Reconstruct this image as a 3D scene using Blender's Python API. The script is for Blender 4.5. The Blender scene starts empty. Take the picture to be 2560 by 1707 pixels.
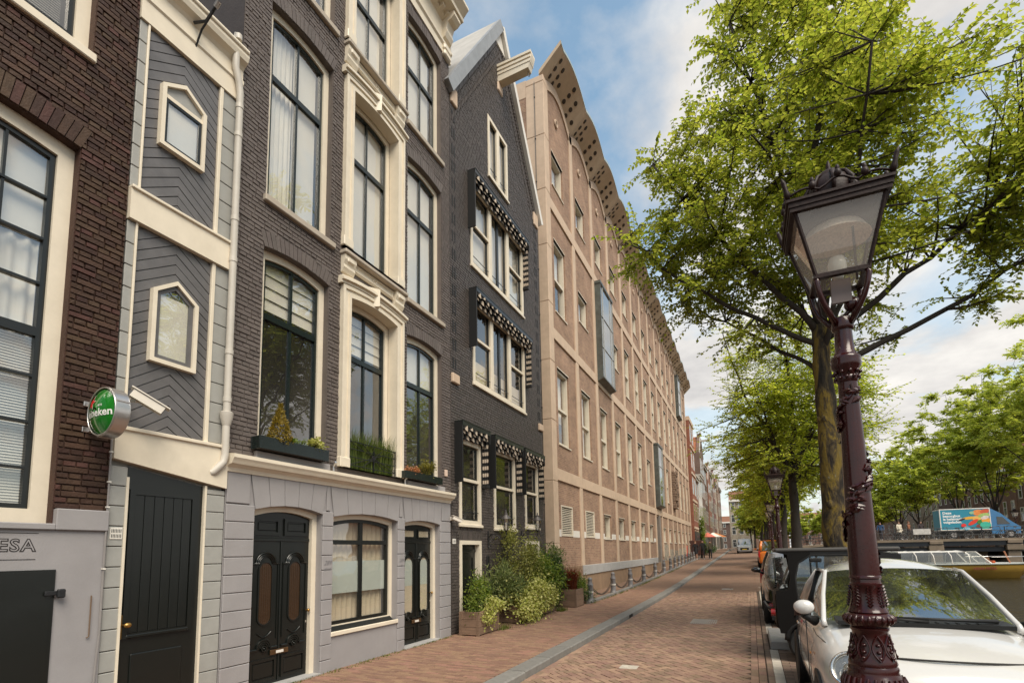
import bpy, math, random, bmesh
from mathutils import Vector, Matrix
R = math.radians
rnd = random.Random(7)
SC = bpy.context.scene
COL = SC.collection

# ------------------------------------------------------------------ camera
CAMZ = 1.7
def make_camera():
    a, p, r = R(24.794), R(6.0915), R(-1.0271)
    fw = Vector((-math.sin(a)*math.cos(p), math.cos(a)*math.cos(p), math.sin(p)))
    rt = Vector((math.cos(a), math.sin(a), 0))
    up = rt.cross(fw)
    X = rt*math.cos(r)+up*math.sin(r)
    U = -rt*math.sin(r)+up*math.cos(r)
    cd = bpy.data.cameras.new('camera')
    cd.sensor_fit = 'HORIZONTAL'; cd.sensor_width = 36; cd.lens = 18.0
    cd.shift_y = (1242.08-853.5)/2560
    cd.clip_start = 0.05; cd.clip_end = 3000
    o = bpy.data.objects.new('camera', cd); COL.objects.link(o)
    m = Matrix((X, U, -fw)).transposed().to_4x4(); m.translation = (0, 0, CAMZ)
    o.matrix_world = m
    SC.camera = o
make_camera()

# ------------------------------------------------------------------ world, sun, exposure
SUN_EL, SUN_AZ = 52, 128      # azimuth clockwise from +Y: over the canal, behind the camera
def make_world():
    w = bpy.data.worlds.new('World'); SC.world = w; w.use_nodes = True
    nt = w.node_tree; nt.nodes.clear(); N = nt.nodes.new; L = nt.links.new
    out = N('ShaderNodeOutputWorld')
    sky = N('ShaderNodeTexSky'); sky.sky_type = 'NISHITA'; sky.sun_disc = False
    sky.sun_elevation = R(SUN_EL); sky.sun_rotation = R(SUN_AZ); sky.air_density = 1.0; sky.dust_density = 0.6; sky.ozone_density = 1.0
    b1 = N('ShaderNodeBackground'); b1.inputs[1].default_value = 0.15
    tint = N('ShaderNodeMixRGB'); tint.blend_type = 'MULTIPLY'; tint.inputs[0].default_value = 1; tint.inputs[2].default_value = (0.95, 1.19, 1.06, 1)
    L(sky.outputs[0], tint.inputs[1]); L(tint.outputs[0], b1.inputs[0])
    # clouds on a flat layer far overhead
    tc = N('ShaderNodeTexCoord'); sep = N('ShaderNodeSeparateXYZ'); L(tc.outputs['Generated'], sep.inputs[0])
    def m(op, a, b=None):
        n = N('ShaderNodeMath'); n.operation = op
        for i, q in enumerate((a, b)):
            if q is None: continue
            if isinstance(q, (int, float)): n.inputs[i].default_value = q
            else: L(q, n.inputs[i])
        return n.outputs[0]
    zz = m('ADD', m('MAXIMUM', sep.outputs[2], 0.0), 0.22)
    cx = m('DIVIDE', sep.outputs[0], zz); cy = m('DIVIDE', sep.outputs[1], zz)
    cb = N('ShaderNodeCombineXYZ'); L(cx, cb.inputs[0]); L(cy, cb.inputs[1]); cb.inputs[2].default_value = 9.4
    n1 = N('ShaderNodeTexNoise'); n1.inputs['Scale'].default_value = 1.35; n1.inputs['Detail'].default_value = 9; n1.inputs['Roughness'].default_value = 0.55; n1.inputs['Distortion'].default_value = 0.35
    L(cb.outputs[0], n1.inputs['Vector'])
    r1 = N('ShaderNodeValToRGB'); r1.color_ramp.elements[0].position = 0.44; r1.color_ramp.elements[1].position = 0.60
    L(n1.outputs[0], r1.inputs[0])
    # haze thickens the cover towards the horizon
    hz = N('ShaderNodeMapRange'); hz.inputs[1].default_value = 0.0; hz.inputs[2].default_value = 0.68; hz.inputs[3].default_value = 0.80; hz.inputs[4].default_value = 0.0
    L(sep.outputs[2], hz.inputs[0])
    cov = m('MINIMUM', m('ADD', m('MAXIMUM', r1.outputs[0], 0.12), hz.outputs[0]), 1.0)
    n2 = N('ShaderNodeTexNoise'); n2.inputs['Scale'].default_value = 3.1; n2.inputs['Detail'].default_value = 8; n2.inputs['Roughness'].default_value = 0.6
    L(cb.outputs[0], n2.inputs['Vector'])
    r2 = N('ShaderNodeValToRGB'); r2.color_ramp.elements[0].position = 0.3; r2.color_ramp.elements[1].position = 0.7
    r2.color_ramp.elements[0].color = (0.60, 0.585, 0.58, 1); r2.color_ramp.elements[1].color = (0.98, 0.945, 0.89, 1)
    L(n2.outputs[0], r2.inputs[0])
    b2 = N('ShaderNodeBackground'); b2.inputs[1].default_value = 0.72; L(r2.outputs[0], b2.inputs[0])
    mix = N('ShaderNodeMixShader'); L(cov, mix.inputs[0]); L(b1.outputs[0], mix.inputs[1]); L(b2.outputs[0], mix.inputs[2])
    L(mix.outputs[0], out.inputs[0])
make_world()
def make_sun():
    ld = bpy.data.lights.new('sun', 'SUN'); ld.energy = 2.9; ld.angle = R(38); ld.color = (1.0, 0.90, 0.76)
    o = bpy.data.objects.new('sun', ld); COL.objects.link(o)
    az, el = R(SUN_AZ), R(SUN_EL)
    d = Vector((math.sin(az)*math.cos(el), math.cos(az)*math.cos(el), math.sin(el)))
    o.rotation_euler = d.to_track_quat('Z', 'Y').to_euler(); o.location = d*60
make_sun()
SC.view_settings.view_transform = 'Standard'; SC.view_settings.look = 'None'
SC.view_settings.exposure = 0.58; SC.view_settings.gamma = 1.0; SC.view_settings.use_curve_mapping = False
SC.render.engine = 'CYCLES'
SC.cycles.max_bounces = 8; SC.cycles.transparent_max_bounces = 16; SC.cycles.caustics_reflective = False; SC.cycles.caustics_refractive = False

# ------------------------------------------------------------------ mesh helpers
ORG = {}
def lerp(a, b, t): return a+(b-a)*t
class MB:
    def __init__(s): s.v = []; s.f = []
    def add(s, vs, fs):
        o = len(s.v); s.v.extend(tuple(v) for v in vs); s.f.extend(tuple(i+o for i in f) for f in fs); return s
    def box(s, x0, x1, y0, y1, z0, z1):
        return s.add([(x0,y0,z0),(x1,y0,z0),(x1,y1,z0),(x0,y1,z0),(x0,y0,z1),(x1,y0,z1),(x1,y1,z1),(x0,y1,z1)],
                     [(0,3,2,1),(4,5,6,7),(0,1,5,4),(1,2,6,5),(2,3,7,6),(3,0,4,7)])
    def cbox(s, x0, x1, y0, y1, z0, z1, b=.01):          # box with chamfered edges
        b = min(b, (x1-x0)*.45, (y1-y0)*.45, (z1-z0)*.45)
        bm = bmesh.new(); bmesh.ops.create_cube(bm, size=1)
        for v in bm.verts: v.co = ((x0+x1)/2+v.co.x*(x1-x0), (y0+y1)/2+v.co.y*(y1-y0), (z0+z1)/2+v.co.z*(z1-z0))
        bmesh.ops.bevel(bm, geom=bm.edges[:], offset=b, segments=1, affect='EDGES')
        bm.verts.index_update()
        s.add([v.co[:] for v in bm.verts], [[v.index for v in f.verts] for f in bm.faces]); bm.free(); return s
    def prism(s, poly, axis, a0, a1):                    # polygon extruded along an axis
        n = len(poly); vs = []
        for a in (a0, a1):
            for u, v in poly: vs.append((a,u,v) if axis == 'x' else (u,a,v) if axis == 'y' else (u,v,a))
        fs = [tuple(range(n)), tuple(range(2*n-1, n-1, -1))]+[(i, i+n, (i+1) % n+n, (i+1) % n) for i in range(n)]
        return s.add(vs, fs)
    def tube(s, pts, r, n=8, cap=True):
        pts = [Vector(p) for p in pts]; k = len(pts)
        rs = r if isinstance(r, (list, tuple)) else [r]*k
        vs = []; prev = None
        for i, p in enumerate(pts):
            t = (pts[min(i+1, k-1)]-pts[max(i-1, 0)])
            if t.length < 1e-9: t = Vector((0, 0, 1))
            t.normalize()
            if prev is None:
                ref = Vector((0, 0, 1)) if abs(t.z) < .9 else Vector((1, 0, 0))
                nn = t.cross(ref).normalized()
            else:
                nn = prev-t*prev.dot(t)
                nn = nn.normalized() if nn.length > 1e-6 else t.orthogonal().normalized()
            prev = nn; bb = t.cross(nn)
            for j in range(n):
                a = 2*math.pi*j/n; vs.append(p+(nn*math.cos(a)+bb*math.sin(a))*rs[i])
        fs = [(i*n+j, i*n+(j+1) % n, (i+1)*n+(j+1) % n, (i+1)*n+j) for i in range(k-1) for j in range(n)]
        if cap: fs += [tuple(range(n-1, -1, -1)), tuple((k-1)*n+j for j in range(n))]
        return s.add(vs, fs)
    def lathe(s, prof, n=24, c=(0, 0, 0), cap=True):
        vs = [(c[0]+r*math.cos(2*math.pi*j/n), c[1]+r*math.sin(2*math.pi*j/n), c[2]+z) for r, z in prof for j in range(n)]
        k = len(prof)
        fs = [(i*n+j, i*n+(j+1) % n, (i+1)*n+(j+1) % n, (i+1)*n+j) for i in range(k-1) for j in range(n)]
        if cap: fs += [tuple(range(n-1, -1, -1)), tuple((k-1)*n+j for j in range(n))]
        return s.add(vs, fs)
    def sphere(s, c, r, nu=12, nv=8):
        if not isinstance(r, (tuple, list)): r = (r, r, r)
        vs = [(c[0], c[1], c[2]-r[2])]
        for i in range(1, nv):
            t = -math.pi/2+math.pi*i/nv
            for j in range(nu):
                a = 2*math.pi*j/nu; vs.append((c[0]+r[0]*math.cos(t)*math.cos(a), c[1]+r[1]*math.cos(t)*math.sin(a), c[2]+r[2]*math.sin(t)))
        vs.append((c[0], c[1], c[2]+r[2])); top = len(vs)-1
        fs = [(0, 1+(j+1) % nu, 1+j) for j in range(nu)]
        for i in range(nv-2):
            for j in range(nu):
                a = 1+i*nu+j; b = 1+i*nu+(j+1) % nu; fs.append((a, b, b+nu, a+nu))
        o = 1+(nv-2)*nu
        fs += [(o+j, o+(j+1) % nu, top) for j in range(nu)]
        return s.add(vs, fs)
    def torus(s, c, R1, r, axis='y', n=24, m=8):
        vs = []
        for i in range(n):
            a = 2*math.pi*i/n
            for j in range(m):
                b = 2*math.pi*j/m; q = R1+r*math.cos(b); h = r*math.sin(b); u = q*math.cos(a); v = q*math.sin(a)
                vs.append({'y': (c[0]+u, c[1]+h, c[2]+v), 'x': (c[0]+h, c[1]+u, c[2]+v), 'z': (c[0]+u, c[1]+v, c[2]+h)}[axis])
        fs = [(i*m+j, i*m+(j+1) % m, ((i+1) % n)*m+(j+1) % m, ((i+1) % n)*m+j) for i in range(n) for j in range(m)]
        return s.add(vs, fs)
    def disc(s, c, r, axis, n=20, h=.01):                # short cylinder centred on c
        poly = [(r*math.cos(2*math.pi*i/n), r*math.sin(2*math.pi*i/n)) for i in range(n)]
        if axis == 'x': return s.prism([(c[1]+u, c[2]+v) for u, v in poly], 'x', c[0]-h/2, c[0]+h/2)
        if axis == 'y': return s.prism([(c[0]+u, c[2]+v) for u, v in poly], 'y', c[1]-h/2, c[1]+h/2)
        return s.prism([(c[0]+u, c[1]+v) for u, v in poly], 'z', c[2]-h/2, c[2]+h/2)
    def ring(s, outer, inner, axis, a0, a1):             # frame between two outlines of equal length
        n = len(outer)
        P = lambda a, q: (a, q[0], q[1]) if axis == 'x' else (q[0], a, q[1])
        vs = [P(a1, q) for q in outer]+[P(a1, q) for q in inner]+[P(a0, q) for q in outer]+[P(a0, q) for q in inner]
        fs = []
        for i in range(n):
            j = (i+1) % n
            fs += [(i, j, n+j, n+i), (n+i, n+j, 3*n+j, 3*n+i), (2*n+i, 2*n+j, j, i), (3*n+i, 3*n+j, 2*n+j, 2*n+i)]
        return s.add(vs, fs)
    def patch(s, p00, p10, p11, p01, bulge=(0, 0, 0), nu=8, nv=6, b1=None, mid=(0, 0, 0)):
        p00, p10, p11, p01, bulge = map(Vector, (p00, p10, p11, p01, bulge)); vs = []
        for j in range(nv+1):
            v = j/nv
            for i in range(nu+1):
                u = i/nu
                p = (p00*(1-u)+p10*u)*(1-v)+(p01*(1-u)+p11*u)*v
                if b1 is None: p = p+bulge*(4*u*(1-u))*(.55+.45*4*v*(1-v))
                else: p = p+bulge.lerp(Vector(b1), v)*(4*u*(1-u))*(1+.3*4*v*(1-v))
                p = p+Vector(mid)*(4*v*(1-v))*math.sqrt(max(0, 4*u*(1-u)))
                vs.append(p)
        fs = [(j*(nu+1)+i, j*(nu+1)+i+1, (j+1)*(nu+1)+i+1, (j+1)*(nu+1)+i) for j in range(nv) for i in range(nu)]
        return s.add(vs, fs)
    def build(s, name, mat, parent=None, smooth=None, kind=None):
        org = ORG.get(parent, Vector((0, 0, 0))) if parent is not None else Vector((0, 0, 0))
        me = bpy.data.meshes.new(name)
        ox, oy, oz = org
        me.from_pydata([(x-ox, y-oy, z-oz) for x, y, z in s.v], [], s.f)
        me.materials.append(mat)
        if smooth is not None:
            me.polygons.foreach_set('use_smooth', [True]*len(me.polygons))
            if smooth: me.set_sharp_from_angle(angle=R(smooth))
        me.update()
        o = bpy.data.objects.new(name, me); COL.objects.link(o)
        if parent is not None: o.parent = parent; ORG[o] = org
        if kind: o['kind'] = kind
        return o
def tag(o, label, cat, group=None):
    o['label'] = label; o['category'] = cat
    if group: o['group'] = group
    return o
def thing(name, label, cat, loc=(0, 0, 0), group=None):
    o = bpy.data.objects.new(name, None); COL.objects.link(o); o.location = loc; o.empty_display_size = .2
    ORG[o] = Vector(loc); return tag(o, label, cat, group)
def struct(o): o['kind'] = 'structure'; return o
def add_at(name, me, parent, loc, rot=None, scale=None, mat=None):   # child that shares mesh data, at world loc
    o = bpy.data.objects.new(name, me); COL.objects.link(o)
    org = ORG.get(parent, Vector((0, 0, 0))); o.parent = parent; o.location = Vector(loc)-org; ORG[o] = org
    if rot is not None: o.rotation_euler = rot
    if scale is not None: o.scale = scale
    return o
def mesh_of(mb, name, mat, smooth=None):
    me = bpy.data.meshes.new(name); me.from_pydata(mb.v, [], mb.f); me.materials.append(mat)
    if smooth is not None:
        me.polygons.foreach_set('use_smooth', [True]*len(me.polygons))
        if smooth: me.set_sharp_from_angle(angle=R(smooth))
    me.update(); return me
def copy_tree(o, loc, label=None, rotz=None, scale=None):
    def rec(a, parent):
        b = a.copy(); COL.objects.link(b); b.parent = parent
        for ch in a.children: rec(ch, b)
        return b
    r = rec(o, None); r.location = loc
    if rotz is not None: r.rotation_euler = (0, 0, rotz)
    if scale is not None: r.scale = (scale,)*3
    if label: r['label'] = label
    ORG[r] = Vector(loc); return r
def text_mb(body, size, off=0.0, spacing=1.0, shear=0.0, align='LEFT'):   # lettering as (x, y) triangles
    cu = bpy.data.curves.new('lettering', 'FONT'); cu.body = body; cu.size = size; cu.offset = off; cu.space_character = spacing; cu.shear = shear; cu.align_x = align
    cu.resolution_u = 3
    o = bpy.data.objects.new('lettering', cu); COL.objects.link(o)
    dg = bpy.context.evaluated_depsgraph_get(); me = bpy.data.meshes.new_from_object(o.evaluated_get(dg))
    vs = [v.co[:] for v in me.vertices]; fs = [tuple(p.vertices) for p in me.polygons]
    bpy.data.objects.remove(o); bpy.data.curves.remove(cu); bpy.data.meshes.remove(me)
    return vs, fs
def text_on(parent, name, body, size, mat, o, u, v, n=None, lift=.002, **k):  # o origin, u right, v up (world)
    vs, fs = text_mb(body, size, **k); u, v, o = Vector(u), Vector(v), Vector(o); nn = u.cross(v)
    m = MB(); m.add([o+u*a+v*b+nn*lift for a, b, c in vs], fs); return m.build(name, mat, parent)

# ------------------------------------------------------------------ materials
MATS = {}
def mat(name, col, rough=.6, var=.12, vscale=6, bump=0, bscale=40, metal=0, spec=.5, coat=0, island=0, stain=0, stain_col=(0, 0, 0), emis=None, stretch=(1, 1, 1)):
    if name in MATS: return MATS[name]
    m = bpy.data.materials.new(name); m.use_nodes = True; nt = m.node_tree; N = nt.nodes.new; L = nt.links.new
    b = nt.nodes['Principled BSDF']; b.inputs['Roughness'].default_value = rough; b.inputs['Metallic'].default_value = metal
    b.inputs['Specular IOR Level'].default_value = spec; b.inputs['Coat Weight'].default_value = coat; b.inputs['Coat Roughness'].default_value = .04
    tc = N('ShaderNodeTexCoord'); mp = N('ShaderNodeMapping'); L(tc.outputs['Object'], mp.inputs[0]); mp.inputs['Scale'].default_value = stretch
    src = None
    c = N('ShaderNodeRGB'); c.outputs[0].default_value = (*col, 1); src = c.outputs[0]
    def mul(src, fac, lo, hi):
        r = N('ShaderNodeMapRange'); r.inputs[1].default_value = .25; r.inputs[2].default_value = .75; r.inputs[3].default_value = lo; r.inputs[4].default_value = hi; L(fac, r.inputs[0])
        h = N('ShaderNodeHueSaturation'); L(r.outputs[0], h.inputs['Value']); L(src, h.inputs['Color']); return h.outputs[0]
    if var:
        n = N('ShaderNodeTexNoise'); n.inputs['Scale'].default_value = vscale; n.inputs['Detail'].default_value = 7; n.inputs['Roughness'].default_value = .65; L(mp.outputs[0], n.inputs['Vector'])
        src = mul(src, n.outputs[0], 1-var, 1+var)
    if island:
        g = N('ShaderNodeNewGeometry'); oi = N('ShaderNodeObjectInfo')
        ad = N('ShaderNodeMath'); ad.operation = 'ADD'; L(g.outputs['Random Per Island'], ad.inputs[0]); L(oi.outputs['Random'], ad.inputs[1])
        fr = N('ShaderNodeMath'); fr.operation = 'FRACT'; L(ad.outputs[0], fr.inputs[0])
        r = N('ShaderNodeMapRange'); r.inputs[3].default_value = 1-island; r.inputs[4].default_value = 1+island; L(fr.outputs[0], r.inputs[0])
        h = N('ShaderNodeHueSaturation'); L(r.outputs[0], h.inputs['Value']); L(src, h.inputs['Color'])
        r3 = N('ShaderNodeMapRange'); r3.inputs[3].default_value = .5-.06*island; r3.inputs[4].default_value = .5+.06*island; L(g.outputs['Random Per Island'], r3.inputs[0]); L(r3.outputs[0], h.inputs['Hue'])
        src = h.outputs[0]
    if stain:
        n = N('ShaderNodeTexNoise'); n.inputs['Scale'].default_value = 1.3; n.inputs['Detail'].default_value = 9; n.inputs['Roughness'].default_value = .7; L(tc.outputs['Object'], n.inputs['Vector'])
        r = N('ShaderNodeValToRGB'); r.color_ramp.elements[0].position = .48; r.color_ramp.elements[1].position = .75; r.color_ramp.elements[1].color = (stain, stain, stain, 1); L(n.outputs[0], r.inputs[0])
        mx = N('ShaderNodeMixRGB'); L(r.outputs[0], mx.inputs[0]); L(src, mx.inputs[1]); mx.inputs[2].default_value = (*stain_col, 1); src = mx.outputs[0]
    L(src, b.inputs['Base Color'])
    if bump:
        n = N('ShaderNodeTexNoise'); n.inputs['Scale'].default_value = bscale; n.inputs['Detail'].default_value = 4; L(mp.outputs[0], n.inputs['Vector'])
        bp = N('ShaderNodeBump'); bp.inputs['Strength'].default_value = bump; bp.inputs['Distance'].default_value = .01; L(n.outputs[0], bp.inputs['Height']); L(bp.outputs[0], b.inputs['Normal'])
    if emis: b.inputs['Emission Color'].default_value = (*emis[0], 1); b.inputs['Emission Strength'].default_value = emis[1]
    MATS[name] = m; return m
def glass(name, tint=(.93, .94, .92), ior=2.1, rough=0.0, dirt_haze=0.03, wav=0.25, base=0.0, dcol=(.5, .47, .42)):
    if name in MATS: return MATS[name]
    m = bpy.data.materials.new(name); m.use_nodes = True; nt = m.node_tree; nt.nodes.clear(); N = nt.nodes.new; L = nt.links.new
    out = N('ShaderNodeOutputMaterial'); tr = N('ShaderNodeBsdfTransparent'); tr.inputs[0].default_value = (*tint, 1)
    gl = N('ShaderNodeBsdfGlossy'); gl.inputs['Roughness'].default_value = rough; gl.inputs[0].default_value = (1, 1, 1, 1)
    fr = N('ShaderNodeFresnel'); fr.inputs[0].default_value = ior
    if wav:
        tc = N('ShaderNodeTexCoord'); n = N('ShaderNodeTexNoise'); n.inputs['Scale'].default_value = 2.2; n.inputs['Detail'].default_value = 1; L(tc.outputs['Object'], n.inputs['Vector'])
        bp = N('ShaderNodeBump'); bp.inputs['Strength'].default_value = wav; bp.inputs['Distance'].default_value = .02; L(n.outputs[0], bp.inputs['Height']); L(bp.outputs[0], gl.inputs['Normal'])
    ge = N('ShaderNodeNewGeometry'); io = N('ShaderNodeMapRange'); L(ge.outputs['Backfacing'], io.inputs[0]); io.inputs[3].default_value = ior; io.inputs[4].default_value = 1/ior; L(io.outputs[0], fr.inputs[0])
    fac = fr.outputs[0]
    if base:
        ad = N('ShaderNodeMath'); ad.operation = 'ADD'; ad.use_clamp = True; L(fac, ad.inputs[0]); ad.inputs[1].default_value = base; fac = ad.outputs[0]
    mx = N('ShaderNodeMixShader'); L(fac, mx.inputs[0]); L(tr.outputs[0], mx.inputs[1]); L(gl.outputs[0], mx.inputs[2])
    if dirt_haze:
        df = N('ShaderNodeBsdfDiffuse'); df.inputs[0].default_value = (*dcol, 1)
        m2 = N('ShaderNodeMixShader'); m2.inputs[0].default_value = dirt_haze; L(mx.outputs[0], m2.inputs[1]); L(df.outputs[0], m2.inputs[2]); L(m2.outputs[0], out.inputs[0])
    else: L(mx.outputs[0], out.inputs[0])
    MATS[name] = m; return m
def leafmat(name, c1, c2, trans=.45, rough=.5):
    if name in MATS: return MATS[name]
    m = bpy.data.materials.new(name); m.use_nodes = True; nt = m.node_tree; nt.nodes.clear(); N = nt.nodes.new; L = nt.links.new
    out = N('ShaderNodeOutputMaterial'); g = N('ShaderNodeNewGeometry')
    r = N('ShaderNodeValToRGB'); r.color_ramp.elements[0].color = (*c1, 1); r.color_ramp.elements[1].color = (*c2, 1); L(g.outputs['Random Per Island'], r.inputs[0])
    d = N('ShaderNodeBsdfPrincipled'); d.inputs['Roughness'].default_value = rough; d.inputs['Specular IOR Level'].default_value = .35; L(r.outputs[0], d.inputs['Base Color'])
    t = N('ShaderNodeBsdfTranslucent'); h = N('ShaderNodeHueSaturation'); h.inputs['Value'].default_value = 1.5; h.inputs['Saturation'].default_value = 1.1; L(r.outputs[0], h.inputs['Color']); L(h.outputs[0], t.inputs[0])
    mx = N('ShaderNodeMixShader'); mx.inputs[0].default_value = trans; L(d.outputs[0], mx.inputs[1]); L(t.outputs[0], mx.inputs[2]); L(mx.outputs[0], out.inputs[0])
    MATS[name] = m; return m
def brickmat(name, c1, c2, mortar, scale=1.0, bw=.22, bh=.065, rough=.85, axis='yz', var=.25, off=.5):
    m = bpy.data.materials.new(name); m.use_nodes = True; nt = m.node_tree; N = nt.nodes.new; L = nt.links.new
    b = nt.nodes['Principled BSDF']; b.inputs['Roughness'].default_value = rough; b.inputs['Specular IOR Level'].default_value = .3
    g = N('ShaderNodeNewGeometry'); sp = N('ShaderNodeSeparateXYZ'); L(g.outputs['Position'], sp.inputs[0])
    cb = N('ShaderNodeCombineXYZ')
    ad = N('ShaderNodeMath'); L(sp.outputs[0], ad.inputs[0]); L(sp.outputs[1], ad.inputs[1])
    if axis == 'yz': L(ad.outputs[0], cb.inputs[0]); L(sp.outputs[2], cb.inputs[1])
    else: L(sp.outputs[0], cb.inputs[0]); L(sp.outputs[1], cb.inputs[1])
    t = N('ShaderNodeTexBrick'); t.offset = off; t.inputs['Scale'].default_value = 1; t.inputs['Brick Width'].default_value = bw; t.inputs['Row Height'].default_value = bh; t.inputs['Mortar Size'].default_value = .006; t.inputs['Mortar Smooth'].default_value = .3
    t.inputs['Color1'].default_value = (*c1, 1); t.inputs['Color2'].default_value = (*c2, 1); t.inputs['Mortar'].default_value = (*mortar, 1); L(cb.outputs[0], t.inputs['Vector'])
    n = N('ShaderNodeTexNoise'); n.inputs['Scale'].default_value = .9; n.inputs['Detail'].default_value = 8; n.inputs['Roughness'].default_value = .7; L(g.outputs['Position'], n.inputs['Vector'])
    r = N('ShaderNodeMapRange'); r.inputs[1].default_value = .3; r.inputs[2].default_value = .7; r.inputs[3].default_value = 1-var; r.inputs[4].default_value = 1+var; L(n.outputs[0], r.inputs[0])
    h = N('ShaderNodeHueSaturation'); L(r.outputs[0], h.inputs['Value']); L(t.outputs[0], h.inputs['Color']); L(h.outputs[0], b.inputs['Base Color'])
    bp = N('ShaderNodeBump'); bp.inputs['Strength'].default_value = .5; bp.inputs['Distance'].default_value = .008; bp.invert = True; L(t.outputs['Fac'], bp.inputs['Height']); L(bp.outputs[0], b.inputs['Normal'])
    MATS[name] = m; return m

CREAM = mat('cream_paint', (.74, .655, .52), .45, .07, 5, .05, 30, stain=.18, stain_col=(.45, .36, .25))
WHITE = mat('white_paint', (.74, .70, .63), .45, .06, 5)
BLACKP = mat('black_green_gloss_paint', (.007, .0085, .0072), .30, .1, 8, .03, 12, coat=.05)
GREENP = mat('dark_green_gloss_paint', (.008, .0135, .012), .25, .15, 8, .03, 20)
BLACK = mat('black_matt', (.006, .006, .006), .6, .1)
LILAC = mat('lilac_grey_plaster', (.300, .284, .285), .7, .09, 2.2, .14, 60, stain=.22, stain_col=(.25, .225, .215))
STONE = mat('beige_stone', (.56, .42, .305), .75, .10, 4, .1, 50, stain=.45, stain_col=(.37, .275, .20))
STONEG = mat('grey_stone', (.36, .35, .34), .75, .12, 5, .1, 50)
SILL = mat('sandy_sill_stone', (.42, .36, .29), .75, .1, 8, .1, 60)
BROWNB = mat('brown_painted_brick', (.060, .032, .022), .62, .30, 9, .5, 55, island=.35, spec=.25)
GREYB = mat('grey_painted_brick', (.128, .106, .096), .6, .16, 7, .45, 60, island=.10, spec=.3)
BLACKB = mat('black_painted_brick', (.082, .068, .061), .5, .16, 7, .4, 60, island=.16, spec=.35)
MODB = brickmat('office_brick', (.34, .21, .14), (.25, .15, .105), (.40, .31, .23), var=.32)
SAGE = mat('sage_grey_boards', (.33, .325, .30), .5, .09, 6, .1, 40, stain=.25, stain_col=(.2, .19, .17))
SLATE = mat('slate_grey_boards', (.125, .118, .118), .38, .22, 4, .12, 30, stain=.3, stain_col=(.03, .032, .03))
PIPE = mat('grey_cream_pipe', (.52, .48, .42), .45, .08)
GLASS = glass('window_glass', base=.07)
GLASSD = glass('dark_window_glass', (.5, .52, .5), 2.0)
CURT = mat('white_curtain', (.86, .80, .71), .9, .05, 3)
CURTB = mat('beige_curtain', (.70, .58, .42), .9, .08, 3)
FROST = mat('frosted_film', (.62, .66, .60), .4, .03)
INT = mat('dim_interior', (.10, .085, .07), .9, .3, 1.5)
ZINC = mat('aged_zinc', (.30, .31, .32), .5, .2, 3, metal=.3)
COPPER = mat('weathered_copper', (.10, .105, .095), .45, .35, 4, .05, 20, metal=.4, stain=.5, stain_col=(.20, .27, .25))
BRASS = mat('brass', (.45, .26, .08), .35, .15, 20, metal=.9)
STEEL = mat('brushed_steel', (.55, .52, .50), .3, .08, metal=.9)
IRON = mat('black_iron', (.012, .012, .013), .45, .2, 10)
RUBBER = mat('tyre_rubber', (.012, .012, .012), .75, .1)
WOODP = mat('planter_timber', (.20, .125, .082), .8, .25, 5, .2, 40, island=.15, stretch=(1, 1, 9))
BARK = mat('tree_bark', (.030, .022, .014), .9, .55, 7, 1.0, 14, stain=1.0, stain_col=(.22, .15, .018), stretch=(1, 1, .35))
def barkmat():
    m = bpy.data.materials.new('mossy_bark'); m.use_nodes = True; nt = m.node_tree; N = nt.nodes.new; L = nt.links.new; b = nt.nodes['Principled BSDF']; b.inputs['Roughness'].default_value = .9
    tc = N('ShaderNodeTexCoord'); mp = N('ShaderNodeMapping'); mp.inputs['Scale'].default_value = (1, 1, .38); L(tc.outputs['Object'], mp.inputs[0])
    n = N('ShaderNodeTexNoise'); n.inputs['Scale'].default_value = 4.2; n.inputs['Detail'].default_value = 9; n.inputs['Roughness'].default_value = .72; n.inputs['Distortion'].default_value = .6; L(mp.outputs[0], n.inputs['Vector'])
    r = N('ShaderNodeValToRGB'); e = r.color_ramp.elements; e[0].position = .36; e[0].color = (.008, .006, .004, 1); e[1].position = .70; e[1].color = (.30, .28, .22, 1)
    for p, c in ((.44, (.022, .015, .009)), (.50, (.075, .052, .022)), (.56, (.19, .125, .016)), (.64, (.13, .095, .03))): q = e.new(p); q.color = (*c, 1)
    L(n.outputs[0], r.inputs[0]); L(r.outputs[0], b.inputs['Base Color'])
    n2 = N('ShaderNodeTexNoise'); n2.inputs['Scale'].default_value = 22; n2.inputs['Detail'].default_value = 6; L(mp.outputs[0], n2.inputs['Vector'])
    bp = N('ShaderNodeBump'); bp.inputs['Strength'].default_value = 1; bp.inputs['Distance'].default_value = .03; L(n2.outputs[0], bp.inputs['Height']); L(bp.outputs[0], b.inputs['Normal']); return m
MOSSY = barkmat()
BARKD = mat('dark_bark', (.038, .030, .024), .9, .35, 9, .8, 16, stretch=(1, 1, .35))
# ------------------------------------------------------------------ ground, road, pavement, canal
XF = -5.75                      # the row of facades
def zg(y):                      # the street climbs gently towards the bridge
    if y < 16: return 0.0
    if y < 28: return .02*(y-16)**2/24
    if y < 90: return .12+.02*(y-28)
    return 1.36+.006*min(y-90, 40)
def zr(x, y): return zg(y)-.10+.09*(x+3.02)/3.12
SAND = mat('joint_sand', (.075, .05, .035), .95, .3, 12)
PAVEB = mat('pavement_brick', (.245, .140, .093), .85, .14, 6, .3, 60, island=.22, stain=.5, stain_col=(.17, .105, .072))
ROADB = mat('road_clinker', (.275, .172, .120), .8, .15, 5, .3, 60, island=.24, stain=.55, stain_col=(.17, .115, .085))
PARKB = mat('parking_brick', (.21, .145, .105), .85, .15, 6, .3, 60, island=.18)
KERBM = mat('blue_grey_kerb_stone', (.195, .185, .17), .75, .18, 9, .15, 70, island=.12)
LINEM = mat('pale_paver', (.50, .45, .38), .8, .1, 8, island=.1)
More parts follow.
